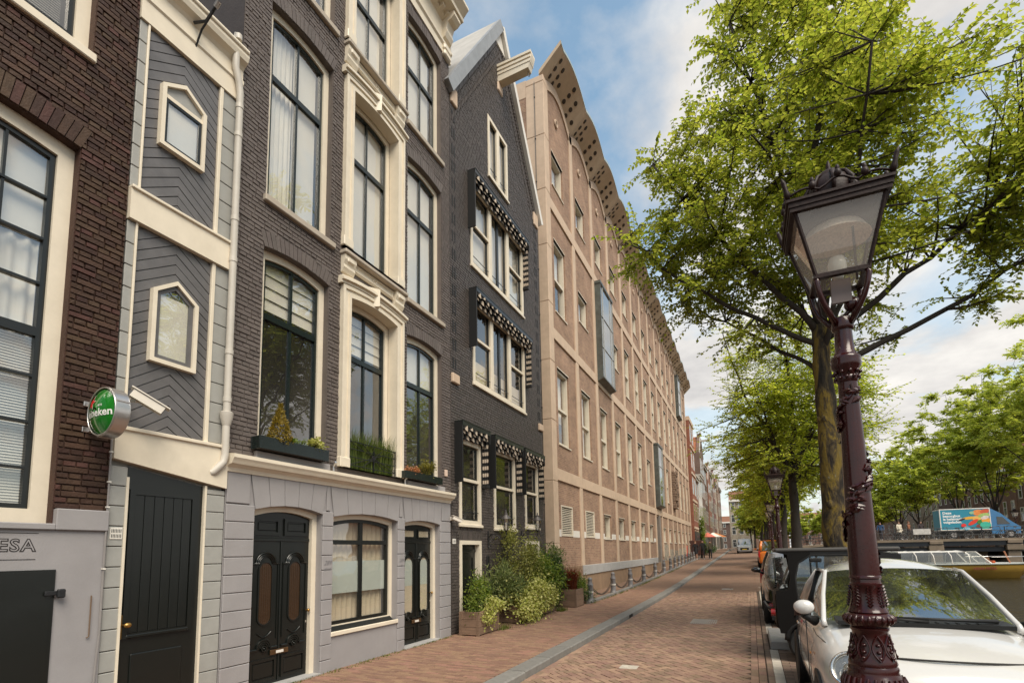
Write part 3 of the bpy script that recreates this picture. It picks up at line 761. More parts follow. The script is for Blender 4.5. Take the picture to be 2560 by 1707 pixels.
# ------------------------------------------------------------------ narrow timber house
def clip_poly(poly, rect):
    y0, y1, z0, z1 = rect
    def cl(p, f, inter):
        out = []
        for i in range(len(p)):
            a, b = p[i], p[(i+1) % len(p)]
            fa, fb = f(a), f(b)
            if fa: out.append(a)
            if fa != fb: out.append(inter(a, b))
        return out
    iy = lambda v: (lambda a, b: (v, lerp(a[1], b[1], (v-a[0])/(b[0]-a[0]))))
    iz = lambda v: (lambda a, b: (lerp(a[0], b[0], (v-a[1])/(b[1]-a[1])), v))
    for f, it in ((lambda q: q[0] >= y0, iy(y0)), (lambda q: q[0] <= y1, iy(y1)), (lambda q: q[1] >= z0, iz(z0)), (lambda q: q[1] <= z1, iz(z1))):
        if len(poly) < 3: return []
        poly = cl(poly, f, it)
    return poly
def narrow_house():
    H = thing('narrow_timber_house', 'very narrow grey boarded house between brown and grey brick houses', 'house', (XF, 3.5, 0))
    y0, y1 = 2.90, 4.135
    MB().box(XF-3, XF-.06, y0, y1, -.05, 8.2).build('wall', SAGE, H)
    # quoin boards
    z = .02; k = 0
    def block(a, b, za, zb, d=.012): MB().cbox(XF-.065, XF+d, a, b, za, zb, .006).build('quoin_board', SAGE, H)
    for a, b, zt in ((2.905, 3.055, 2.64), (3.885, 4.13, 2.5)):
        z = .0
        while z < zt-.05: block(a, b, z, min(z+.203, zt)-.008); z += .203
    for a, b in ((2.905, 2.985), (3.875, 4.13)):
        for za, zb in ((3.06, 5.26), (5.64, 7.62)):
            n = round((zb-za)/.25); h = (zb-za)/n
            for i in range(n): block(a, b, za+i*h, za+(i+1)*h-.008, .005)
    # beams
    B = MB().prism([(2.9, 2.70), (4.125, 2.52), (4.125, 3.01), (2.9, 3.0)], 'x', XF-.06, XF+.05).build('beam', CREAM, H)
    MB().cbox(XF-.05, XF+.075, 2.9, 4.125, 3.0, 3.04, .006).build('drip_moulding', CREAM, B)
    B = MB().box(XF-.06, XF+.05, 2.9, 4.05, 5.265, 5.60).build('beam', CREAM, H)
    MB().cbox(XF-.05, XF+.075, 2.9, 4.05, 5.60, 5.635, .006).build('drip_moulding', CREAM, B)
    B = MB().prism([(XF-.2, 7.62), (XF+.03, 7.62), (XF+.03, 7.86), (XF+.05, 7.88), (XF+.05, 7.93), (XF+.03, 7.95), (XF+.03, 8.08), (XF+.06, 8.12), (XF+.12, 8.16), (XF+.14, 8.22), (XF+.14, 8.28), (XF-.2, 8.3)], 'y', 2.897, 4.13).build('top_cornice', CREAM, H)
    MB().tube([(XF+.13, 2.9, 8.29), (XF+.13, 4.12, 8.29)], .035, 8).build('gutter', CREAM, B, 60)
    MB().prism([(XF-3, 9.2), (XF-3, 8.2), (XF+.1, 8.2), (XF+.1, 8.3)], 'y', 2.91, 4.13).build('roof', ZINC, H)
    # chevron boarded panels
    def panel(ya, yb, za, zb, ap, pitch=.118, sl=.70):
        P = MB().box(XF-.06, XF-.03, ya, yb, za, zb).build('panel', SLATE, H)
        z = za-1.2
        while z < zb+.2:
            for s in (-1, 1):
                e = ya-.1 if s < 0 else yb+.1
                dz = -sl*abs(e-ap)
                poly = [(ap, z), (e, z+dz), (e, z+dz+pitch-.012), (ap, z+pitch-.012)]
                c = clip_poly(poly, (ya, ap, za, zb) if s < 0 else (ap, yb, za, zb))
                if len(c) > 2: MB().prism(c, 'x', XF-.03, XF-.012+rnd.uniform(-.002, .002)).build('board', SLATE, P)
            z += pitch
        for a, b in ((ya-.014, ya), (yb, yb+.035)): MB().cbox(XF-.03, XF+.022, a-.004, b+.004, za, zb, .004).build('trim', CREAM, P)
    panel(3.0, 3.845, 3.045, 5.26, 3.43); panel(3.0, 3.845, 5.64, 7.615, 3.41)
    # windows with pointed heads
    def hexo(ya, yb, za, zs, zt, i=0):
        m = (ya+yb)/2; return [(ya+i, za+i), (yb-i, za+i), (yb-i, zs-i*.35), (m, zt-i*1.1), (ya+i, zs-i*.35)]
    def hexwin(ya, yb, za, zs, zt, boarded):
        W = MB().ring(hexo(ya, yb, za, zs, zt), hexo(ya, yb, za, zs, zt, .045), 'x', XF-.05, XF+.05).build('window', CREAM, H)
        if boarded:
            MB().box(XF-.02, XF+.035, ya+.04, yb-.04, zs-.14, zs-.095).build('transom', CREAM, W)
            MB().ring(outline(ya+.045, yb-.045, za+.045, zs-.14), outline(ya+.08, yb-.08, za+.08, zs-.17), 'x', XF-.03, XF+.03).build('sash', BLACKP, W)
            MB().add([(XF+.018, *q) for q in outline(ya+.05, yb-.05, za+.05, zs-.12)], [(0, 1, 2, 3)]).build('pane', GLASS, W)
            MB().prism([(ya+.045, zs-.1), (yb-.045, zs-.1), (yb-.045, zs-.02), ((ya+yb)/2, zt-.05), (ya+.045, zs-.02)], 'x', XF-.03, XF+.01).build('head_panel', SAGE, W)
        else:
            MB().ring(hexo(ya, yb, za, zs, zt, .045), hexo(ya, yb, za, zs, zt, .095), 'x', XF-.04, XF+.02).build('sash', SLATE, W)
            MB().add([(XF+.010, *q) for q in hexo(ya, yb, za, zs, zt, .09)], [(0, 1, 2, 3, 4)]).build('pane', GLASS, W)
        MB().box(XF-.012, XF-.002, ya+.04, yb-.04, za+.04, zs-.02).build('blind', CURT, W)  # added pale sheet; its colour stands in for sky reflected in the pane
    hexwin(3.15, 3.665, 6.31, 7.05, 7.225, True); hexwin(3.175, 3.68, 3.81, 4.62, 4.81, False)
    # door
    D = MB().prism([(3.07, 0), (3.875, 0), (3.875, 2.52), (3.07, 2.645)], 'x', XF-.05, XF-.02).build('door', BLACKP, H)
    n = 6; w = .60/n
    for i in range(n): MB().cbox(XF-.02, XF-.008, 3.145+i*w+.003, 3.145+(i+1)*w-.003, .95, 2.36, .004).build('plank', BLACKP, D)
    def fr(a, b, c, d): MB().ring(outline(a-.05, b+.05, c-.05, d+.05), outline(a, b, c, d), 'x', XF-.022, XF+.004).build('rail', BLACKP, D)
    fr(3.145, 3.745, .95, 2.36); MB().cbox(XF-.02, XF-.002, 3.19, 3.71, .16, .74, .02).build('lower_panel', BLACKP, D)
    MB().cbox(XF-.02, XF+.012, 3.13, 3.76, .90, .935, .008).build('weather_bar', BLACKP, D)
    MB().cbox(XF-.02, XF-.004, 3.085, 3.113, .90, 1.14, .004).build('handle_plate', BRASS, D)
    MB().tube([(XF-.01, 3.10, 1.04), (XF+.05, 3.10, 1.04)], .010, 8).sphere((XF+.06, 3.115, 1.04), (.022, .036, .026)).build('handle', BRASS, D, 40)
    for a, b in ((3.045, 3.07), (3.875, 3.90)): MB().box(XF-.05, XF+.02, a, b, 0, 2.53).build('door_post', CREAM, H)
    # vent grille
    G = MB().cbox(XF, XF+.02, 2.925, 3.035, 1.895, 2.01, .003).build('vent_grille', WHITE, H)
    for i in range(7):
        for j in range(2): MB().box(XF+.02, XF+.0215, 2.936+i*.0135, 2.942+i*.0135, 1.91+j*.05, 1.945+j*.05).build('slot', BLACK, G)
    # drainpipe
    px, py = XF+.075, 4.065
    D = MB().tube([(XF+.12, 3.98, 8.36), (XF+.12, 3.98, 8.42), (XF+.1, 3.98, 8.44), (XF+.09, 3.98, 8.40), (XF+.085, 3.98, 8.0), (XF+.08, 4.04, 7.82), (px, py, 7.70), (px, py, 3.05), (px, py, 2.92), (px, 4.05, 2.83), (px-.005, 3.99, 2.76), (px-.03, 3.955, 2.70), (px-.05, 3.93, 2.69)], .043, 12).build('drainpipe', PIPE, H, 40)
    for z in (7.5, 7.1, 5.95, 5.4, 4.2, 3.6): MB().lathe([(.043, -.03), (.049, -.028), (.049, .028), (.043, .03)], 14, (px, py, z)).build('pipe_collar', PIPE, D, 40)
    MB().lathe([(.045, 0), (.072, .10), (.076, .16), (.06, .17)], 14, (px, py, 3.28)).build('rain_hopper', PIPE, D, 40)
    # flag pole holder
    F = MB().tube([(XF+.02, 3.50, 7.84), (XF+.12, 3.5, 8.02), (XF+.32, 3.5, 8.16)], .012, 8).build('flagpole_holder', IRON, H, 40)
    MB().tube([(XF+.05, 3.45, 8.10), (XF+.2, 3.5, 8.10), (XF+.38, 3.5, 8.22)], .017, 8).build('socket', IRON, F, 40)
    MB().tube([(XF+.36, 3.5, 8.20), (XF+.42, 3.5, 8.25)], .03, 10).build('socket_cap', STEEL, F, 40)
narrow_house()
# ------------------------------------------------------------------ grey brick canal house
def ornate_door(H, y0, y1, zs, rise, glazed):
    """black door under a low arch: two tall rounded panels, rosettes, bottom panels"""
    x = XF-.16; w = y1-y0
    fr = MB().ring(outline(y0, y1, 0, zs, rise), outline(y0+.085, y1-.085, -.0, zs-.07, rise), 'x', x-.04, x+.06).build('door_frame', CREAM, H)
    a, b = y0+.085, y1-.085; w = b-a; zt = zs-.07
    D = MB().prism(outline(a, b, .02, zt, rise), 'x', x-.05, x).build('door', BLACKP, H)
    m = (a+b)/2; bd = .011
    tz = 1.93
    MB().cbox(x, x+.018, a, b, tz-.03, tz+.015, .006).build('transom_rail', BLACKP, D)
    for s in (0, 1):
        u0 = a+.05 if s == 0 else m+.045; u1 = m-.045 if s == 0 else b-.05; uc = (u0+u1)/2; r = (u1-u0)/2
        # panel over the transom
        zt2 = zt+rise*.35-.02
        if glazed:
            MB().ring(outline(u0, u1, tz+.06, zt2-.03), outline(u0+.03, u1-.03, tz+.09, zt2-.06), 'x', x, x+.02).build('light_frame', BLACKP, D)
            MB().box(x+.001, x+.004, u0+.02, u1-.02, tz+.08, zt2-.05).build('curtain', CURTB, D)
            MB().add([(x+.01, *q) for q in outline(u0+.02, u1-.02, tz+.08, zt2-.05)], [(0, 1, 2, 3)]).build('pane', GLASS, D)
        else:
            MB().ring(outline(u0-.01, u1+.01, tz+.05, zt2-.02), outline(u0+.035, u1-.035, tz+.095, zt2-.065), 'x', x, x+.022).build('moulding', BLACKP, D)
            MB().cbox(x, x+.014, u0+.06, u1-.06, tz+.115, zt2-.085, .012).build('top_panel', BLACKP, D)
        # arched hood moulding
        zc = 1.60; rr = r*.78
        for k, (q, t) in enumerate(((rr, .014), (rr-.028, .011), (rr-.05, .008))):
            pts = [(x+.008, uc-q-.06+.012*k, zc)]+[(x+.008, uc-q*math.cos(math.pi*i/14), zc+q*.95*math.sin(math.pi*i/14)) for i in range(15)]+[(x+.008, uc+q+.06-.012*k, zc)]
            MB().tube(pts, t, 6).build('hood_moulding', BLACKP, D, 60)
        # tall slot with rounded ends
        ov = r*.50; z0_, z1_ = (.80, 1.62) if not glazed else (.58, 1.60)
        def oval(g): return [(uc+(ov+g)*math.cos(math.pi+math.pi*i/10), z0_+ov+(ov+g)*math.sin(math.pi+math.pi*i/10)) for i in range(11)]+[(uc+(ov+g)*math.cos(math.pi*i/10), z1_-ov+(ov+g)*math.sin(math.pi*i/10)) for i in range(11)]
        if glazed:
            MB().prism(oval(.03), 'x', x, x+.004).build('curtain', CURTB, D)
            MB().prism([(uc-ov-.03, 1.10), (uc+ov+.03, 1.10), (uc+ov+.03, 1.58), (uc-ov-.03, 1.58)], 'x', x+.004, x+.006).build('frosted_film', FROST, D)
            MB().add([(x+.012, *q) for q in oval(.03)], [tuple(range(22))]).build('pane', GLASS, D)
            MB().ring(oval(.055), oval(.025), 'x', x, x+.022).build('slot_moulding', BLACKP, D)
        else:
            MB().prism(oval(0), 'x', x, x+.003).build('glass_slot', mat('brown_textured_glass', (.05, .026, .014), .3, .2, 30), D)
            MB().ring(oval(.016), oval(-.004), 'x', x, x+.014).build('slot_moulding', BLACKP, D)
            mb = MB()
            for i in range(int((z1_-z0_-.1)/.018)): mb.box(x+.004, x+.007, uc-ov*.95, uc+ov*.95, z0_+.05+i*.018, z0_+.053+i*.018)
            for i in range(6): mb.box(x+.004, x+.007, uc-ov+ov*2*(i+.5)/6-.0015, uc-ov+ov*2*(i+.5)/6+.0015, z0_+.03, z1_-.03)
            mb.build('grille', mat('dark_brass', (.10, .055, .025), .5, .2, metal=.5), D)
            MB().tube([(x+.008, uc-r*.55+r*1.1*i/8, .70-.06*math.sin(math.pi*i/8)) for i in range(9)], .008, 6).build('swag', BLACKP, D, 60)
        for s2 in (u0, u1): MB().tube([(x+.006, s2, .60), (x+.006, s2, 1.60)], .009, 6).build('bead', BLACKP, D, 60)
        # shell and rosette
        zc = .50
        for q, t in ((.105, .016), (.08, .014), (.055, .012)):
            MB().tube([(x+.012, uc-q*math.cos(math.pi*i/12), zc+q*math.sin(math.pi*i/12)) for i in range(13)], t, 6).build('shell', BLACKP, D, 60)
        for p_, q_ in ((u0-.01, uc-.1), (uc+.1, u1+.01)): MB().tube([(x+.01, p_, zc-.01), (x+.01, q_, zc-.01)], .016, 6).build('shelf_moulding', BLACKP, D, 60)
        mb = MB(); mb.torus((x+.02, uc, zc-.01), .034, .012, 'x', 18, 6); mb.sphere((x+.022, uc, zc-.01), .016, 8, 6); mb.build('rosette', BLACKP, D, 60)
        MB().ring(outline(u0-.005, u1+.005, .07, .36), outline(u0+.03, u1-.03, .105, .325), 'x', x, x+.02).build('moulding', BLACKP, D)
        MB().cbox(x, x+.014, u0+.045, u1-.045, .12, .31, .012).build('bottom_panel', BLACKP, D)
    MB().cbox(x, x+.02, m-.012, m+.012, .04, tz-.03, .008).build('centre_stile', BLACKP, D)
    ml = MB().cbox(x+.01, x+.032, m-.145, m+.145, .39, .455, .004).build('letter_plate', mat('dull_bronze', (.15, .085, .04), .4, .2, metal=.7), D)
    MB().box(x+.0325, x+.035, m-.06, m+.06, .405, .44).build('name_card', WHITE, D)
    MB().tube([(x, b-.035, .92), (x+.05, b-.035, .92)], .009, 8).sphere((x+.062, b-.035, .92), .024).build('door_knob', BRASS, D, 40)
    MB().disc((x+.004, b-.035, .76), .017, 'x', 14, .014).build('lock', STEEL, D)
    return D
def flower_box(label, ya, yb, z0, z1, x0, x1):
    t = thing('flower_box', label, 'flower box', ((x0+x1)/2, (ya+yb)/2, z0))
    for nm, q in (('front_board', (x1-.02, x1, ya, yb)), ('back_board', (x0, x0+.02, ya, yb)), ('end_board', (x0+.02, x1-.02, ya, ya+.02)), ('end_board', (x0+.02, x1-.02, yb-.02, yb))):
        MB().cbox(*q, z0, z1, .003).build(nm, GREENP, t)
    MB().box(x0+.02, x1-.02, ya+.02, yb-.02, z0+.01, z1-.03).build('soil', mat('potting_soil', (.03, .02, .014), .95, .3, 30), t)
    return t
def grey_house():
    H = thing('grey_brick_house', 'grey painted brick canal house with lilac grey rusticated ground floor and cream cornice', 'house', (XF, 6.7, 0))
    y0, y1 = 4.14, 9.33
    op = []
    L0, L1 = 4.56, 5.745; M0, M1 = 6.17, 7.39; Q0, Q1 = 7.76, 8.975
    for a, b in ((L0, L1), (M0, M1), (Q0, Q1)):
        op += [(a, b, 3.06, 5.885, .07, .22 if a != M0 else 0), (a, b, 6.62, 9.61, .07, .22 if a != M0 else 0), (a, b, 10.36, 12.80, .07, .22 if a != M0 else 0)]
    wall_face(H, 'wall', GREYB, XF-.004, y0, y1, 2.9, 14.0, op, rec=.26)
    # the plaster surrounds cover the bricks beside the middle windows
    ops2 = [(5.99, 7.57, 3.0, 6.30, .0, 0), (5.99, 7.57, 6.28, 10.10, 0, 0), (5.99, 7.57, 10.0, 13.6, 0, 0)]+[o for o in op if o[0] != M0]
    brick_wall(H, GREYB, XF, y0, y1, 2.98, 13.5, ops2, bl=.205, bh=.0605, seed=11, prot=.010, toplim=lambda q: q[2] < 8.5)
    facade_mass(H, GREYB, XF, y0, y1, -.1, 14.2)
    sides(H, mat('tarred_side_wall', (.045, .035, .033), .8, .35, 2, .3, 30), XF, y0, y1, -.1, 14.2)
    dk = [('roman', 0, 0, 0, 0, CURT)]
    for a, b, nm in ((L0, L1, 'L'), (M0, M1, 'M'), (Q0, Q1, 'Q')):
        c = (a+b)/2; rec = .10 if nm != 'M' else .15
        c1 = [('roman', a+.1, b-.1, 5.12, 6.0, CURT)]
        if nm == 'Q': c1 = [('flat', a+.1, b-.1, 5.1, 6.0, CURT)]
        window(H, a, b, 3.06, 5.885, rec=rec, rise=.07, fw=.10, sm=GREENP, sw=.045, vm=[c], hm=[(4.99, .085)], mw=.04, cur=c1)
        if nm == 'L': c2 = [('drape', a+.1, c, 6.72, 9.6, CURT, 6), ('flat', c, b-.16, 6.75, 9.7, CURT)]  # right-hand flat sheet is added, its pale colour standing in for reflected sky
        else: c2 = [('flat', a+.1, b-.14, 6.72, 9.7, CURT)]
        window(H, a, b, 6.62, 9.61, rec=rec, rise=.07, fw=.10, sm=GREENP, sw=.045, vm=[c], hm=[(8.60, .085)], mw=.04, cur=c2)
        window(H, a, b, 10.36, 12.80, rec=rec, rise=.07, fw=.10, sm=GREENP, sw=.045, vm=[c], hm=[(11.78, .085)], mw=.04, cur=[('flat', a+.1, b-.2, 10.4, 12.9, CURT)])
    for a, b in ((L0, L1), (Q0, Q1)):
        for z in (6.62, 10.36): MB().cbox(XF-.12, XF+.07, a-.05, b+.07, z-.10, z, .012).build('sill', SILL, H)
        MB().cbox(XF-.12, XF+.06, a-.05, b+.05, 2.955, 3.06, .01).build('sill', LILAC, H)
    # plaster surrounds of the middle windows
    def surround(z0, zs, hood):
        S = MB().ring(outline(5.99, 7.57, z0, zs+.14, .07), outline(M0+.006, M1-.006, z0-.0, zs-.006, .07), 'x', XF-.14, XF+.06).build('window_surround', CREAM, H)
        MB().ring(outline(5.985, 7.575, z0, zs+.145, .07), outline(6.035, 7.525, z0, zs+.095, .07), 'x', XF+.06, XF+.085).build('bead', CREAM, S)
        MB().ring(outline(M0-.045, M1+.045, z0, zs+.045, .07), outline(M0+.008, M1-.008, z0, zs-.008, .07), 'x', XF+.06, XF+.075).build('bead', CREAM, S)
        for a, b in ((5.97, 6.19), (7.37, 7.59)): MB().cbox(XF-.05, XF+.09, a, b, z0, z0+.16, .012).build('base_block', CREAM, S)
        if hood:
            pr = [(i/12) for i in range(13)]
            def hoodband(o0, o1, d0, d1, nm):
                up = [(lerp(5.93, 7.63, t), zs+o1+.085*(1-(2*t-1)**2)) for t in pr]; dn = [(lerp(5.93, 7.63, t), zs+o0+.085*(1-(2*t-1)**2)) for t in pr]
                mb = MB(); n = 13
                vs = [(d, *q) for d in (d0, d1) for q in dn+up[::-1]]; m = 2*n
                fs = [(m+i, m+i+1, m+2*n-2-i, m+2*n-1-i) for i in range(n-1)]+[(i, m+i, m+i+1, i+1) for i in range(n-1)]+[(2*n-1-i, 2*n-2-i, m+2*n-2-i, m+2*n-1-i) for i in range(n-1)]+[(0, 2*n-1, m+2*n-1, m), (n-1, m+n-1, m+n, n)]
                mb.add(vs, fs); mb.build(nm, CREAM, S)
            hoodband(.15, .20, XF-.02, XF+.09, 'hood'); hoodband(.20, .245, XF-.02, XF+.13, 'hood'); hoodband(.245, .275, XF-.02, XF+.10, 'hood')
            MB().add([(XF+.02, 6.68, zs+.08), (XF+.02, 6.88, zs+.08), (XF+.02, 6.93, zs+.42), (XF+.02, 6.63, zs+.42), (XF+.15, 6.78, zs+.10), (XF+.16, 6.78, zs+.40)],
                     [(0, 4, 5, 3), (1, 2, 5, 4), (0, 1, 4), (3, 5, 2), (0, 3, 2, 1)]).build('keystone', CREAM, S)
    surround(3.06, 5.885, True); surround(6.70, 9.61, True); surround(10.44, 13.0, False)
    for z in (6.62, 10.38):
        S = MB().cbox(XF-.14, XF+.14, 5.96, 7.63, z-.075, z+.0, .015).build('sill', SILL, H)
        for a in (5.985, 7.315):
            prof = [(XF, z-.08), (XF+.10, z-.08), (XF+.105, z-.16), (XF+.07, z-.24), (XF+.075, z-.29), (XF+.04, z-.36), (XF, z-.37)]
            MB().prism(prof, 'y', a, a+.26).build('console', CREAM, S)
            MB().cbox(XF+.06, XF+.115, a+.05, a+.21, z-.20, z-.10, .02).build('console_face', CREAM, S)
        MB().cbox(XF-.02, XF+.03, 6.245, 7.315, z-.25, z-.08, .006).build('apron', CREAM, S)
        MB().ring(outline(6.28, 7.28, z-.225, z-.105), outline(6.31, 7.25, z-.20, z-.13), 'x', XF+.03, XF+.042).build('apron_moulding', CREAM, S)
        mb = MB(); mb.torus((XF+.035, 6.78, z-.165), .035, .012, 'x', 16, 6); mb.build('roundel', CREAM, S, 60)
    # crowning cornice
    C = MB().prism([(XF-.1, 13.12), (XF+.03, 13.12), (XF+.03, 13.30), (XF+.07, 13.34), (XF+.07, 13.40), (XF+.03, 13.44), (XF+.03, 13.9), (XF+.12, 13.95), (XF+.12, 14.02), (XF+.38, 14.06), (XF+.38, 14.16), (XF+.46, 14.24), (XF+.52, 14.30), (XF+.52, 14.36), (XF-.1, 14.42)], 'y', y0-.03, y1+.06).build('cornice', CREAM, H)
    def modillion(y, w, big):
        prof = [(XF+.03, 14.03), (XF+.34, 14.03), (XF+.35, 13.93), (XF+.27, 13.86), (XF+.18, 13.84), (XF+.13, 13.72), (XF+.15, 13.6), (XF+.10, 13.5), (XF+.03, 13.46)] if big else [(XF+.03, 14.03), (XF+.22, 14.03), (XF+.22, 13.96), (XF+.03, 13.90)]
        MB().prism(prof, 'y', y, y+w).build('modillion', CREAM, C)
    modillion(9.02, .28, True); modillion(4.2, .28, True); modillion(6.6, .28, True)
    y = 4.55
    while y < 9.0:
        if not (6.5 < y < 6.95): modillion(y, .10, False)
        y += .21
    for z in (13.2, 13.05): MB().cbox(XF-.02, XF+.10, 9.02, 9.30, z, z+.14, .03).build('console_drop', CREAM, C)
    # ground floor
    gops = [(4.55, 5.70, -.02, 2.30, .075), (5.92, 7.49, .56, 2.28, .075), (7.70, 8.87, -.02, 2.27, .055)]
    P = wall_face(H, 'ground_floor_wall', LILAC, XF, y0, y1-.05, -.05, 2.80, gops, rec=.2)
    def blk(a, b, za, zb): MB().cbox(XF-.10, XF+.026, a, b, za, zb, .007).build('plaster_block', LILAC, P)
    for a, b in ((4.15, 4.545), (5.705, 5.915), (7.495, 7.695), (8.875, 9.275)):
        z = -.03; first = .20
        while z < 2.30:
            h = .217 if z > 0 else .207; blk(a, b, z+.004, z+h-.004); z += h
    # shaped stones over the openings
    def arcstone(ya, yb, o, lo, hi, skl, skr):
        za, zb = arch_z(o, min(max(ya, o[0]), o[1])), arch_z(o, min(max(yb, o[0]), o[1]))
        MB().prism([(ya+.004, za+.004), (yb-.004, zb+.004), (yb+skr-.004, hi), (ya+skl+.004, hi)], 'x', XF-.05, XF+.026).build('plaster_block', LILAC, P)
    for o in gops:
        n = 5; w = (o[1]-o[0])
        for i in range(n):
            ya, yb = lerp(o[0], o[1], i/n), lerp(o[0], o[1], (i+1)/n); k = .10
            arcstone(ya, yb, o, 0, 2.745 if i % 2 == 0 or True else 2.6, (i-n/2)*.03*1.0, (i+1-n/2)*.03)
    for a, b in ((4.15, 4.47), (5.775, 5.845), (7.555, 7.625), (8.945, 9.275)): MB().cbox(XF-.10, XF+.026, a, b, 2.36, 2.742, .006).build('plaster_block', LILAC, P)
    C2 = MB().prism([(XF-.02, 2.74), (XF+.04, 2.74), (XF+.05, 2.79), (XF+.09, 2.82), (XF+.13, 2.83), (XF+.15, 2.87), (XF+.17, 2.90), (XF+.17, 2.945), (XF-.02, 2.965)], 'y', y0-.02, y1-.06).build('cornice', CREAM, H)
    # shop window
    window(H, 5.92, 7.49, .56, 2.28, rec=.11, rise=.075, fw=.075, sw=.055, vm=[6.72], hm=[(1.90, .07)], mw=.075,
           cur=[('drape', 6.0, 7.4, .62, 2.34, CURTB, 12), ('film', 6.02, 7.40, 1.10, 1.60, FROST)])
    MB().cbox(XF-.12, XF+.035, 5.90, 7.505, .495, .56, .008).build('sill', CREAM, H)
    MB().prism([(XF-.11, .56), (XF-.02, .56), (XF-.10, .62), (XF-.11, .62)], 'y', 5.98, 7.43).build('weather_bar', BLACKP, H)
    ornate_door(H, 4.55, 5.70, 2.30, .075, False); ornate_door(H, 7.70, 8.87, 2.27, .055, True)
    for a, b in ((4.55, 5.70), (7.70, 8.87)): MB().box(XF-.2, XF+.05, a, b, -.05, .018).build('doorstep', STONEG, H)
    # house numbers in script
    GR = mat('grey_script', (.17, .16, .17), .6, 0)
    text_on(H, 'house_number', '289', .095, GR, (XF+.0275, 5.735, 1.555), (0, 1, 0), (0, 0, 1), shear=.45)
    text_on(H, 'house_number', 'abcd', .070, GR, (XF+.0275, 5.735, 1.475), (0, 1, 0), (0, 0, 1), shear=.45)
    text_on(H, 'house_number', '289', .085, GR, (XF+.0275, 7.53, 1.555), (0, 1, 0), (0, 0, 1), shear=.45)
    text_on(H, 'house_number', 'e', .06, GR, (XF+.0275, 7.58, 1.485), (0, 1, 0), (0, 0, 1), shear=.45)
    # little extras on the wall
    A = MB().cbox(XF+.005, XF+.045, 9.06, 9.14, 3.30, 3.44, .006).build('alarm_box', mat('alarm_box_cream', (.66, .5, .4), .5), H)
    for y in (5.86, 7.66):
        MB().tube([(XF+.05, y, 2.97), (XF+.05, y, 3.05), (XF+.12, y-.02, 3.10)], .02, 8).build('spotlight', STEEL, H, 40)
    # railing before the middle window
    T = MB().box(XF+.05, XF+.07, 6.19, 7.36, 3.50, 3.515).build('railing', IRON, H)
    for z in (3.115, 3.25, 3.38): MB().box(XF+.052, XF+.066, 6.19, 7.36, z, z+.01).build('rail_bar', IRON, T)
    for y in (6.19, 6.775, 7.35): MB().box(XF+.05, XF+.066, y-.006, y+.006, 3.08, 3.52).build('rail_post', IRON, T)
    for a, b in (((6.19, 3.12), (7.35, 3.5)), ((6.19, 3.5), (7.35, 3.12)), ((6.5, 3.12), (7.05, 3.5)), ((6.5, 3.5), (7.05, 3.12))):
        MB().tube([(XF+.06, *a), (XF+.06, *b)], .006, 6).build('rail_bar', IRON, T)
    mb = MB(); mb.torus((XF+.062, 6.775, 3.31), .035, .007, 'x', 14, 6); mb.build('rail_roundel', IRON, T)
grey_house()
flower_box('long dark green flower box below the wide first floor window of the grey house', 4.45, 5.62, 3.065, 3.23, XF+.02, XF+.20)
flower_box('short dark green flower box with orange heather beside the black house', 7.50, 8.70, 3.065, 3.20, XF+.02, XF+.20)
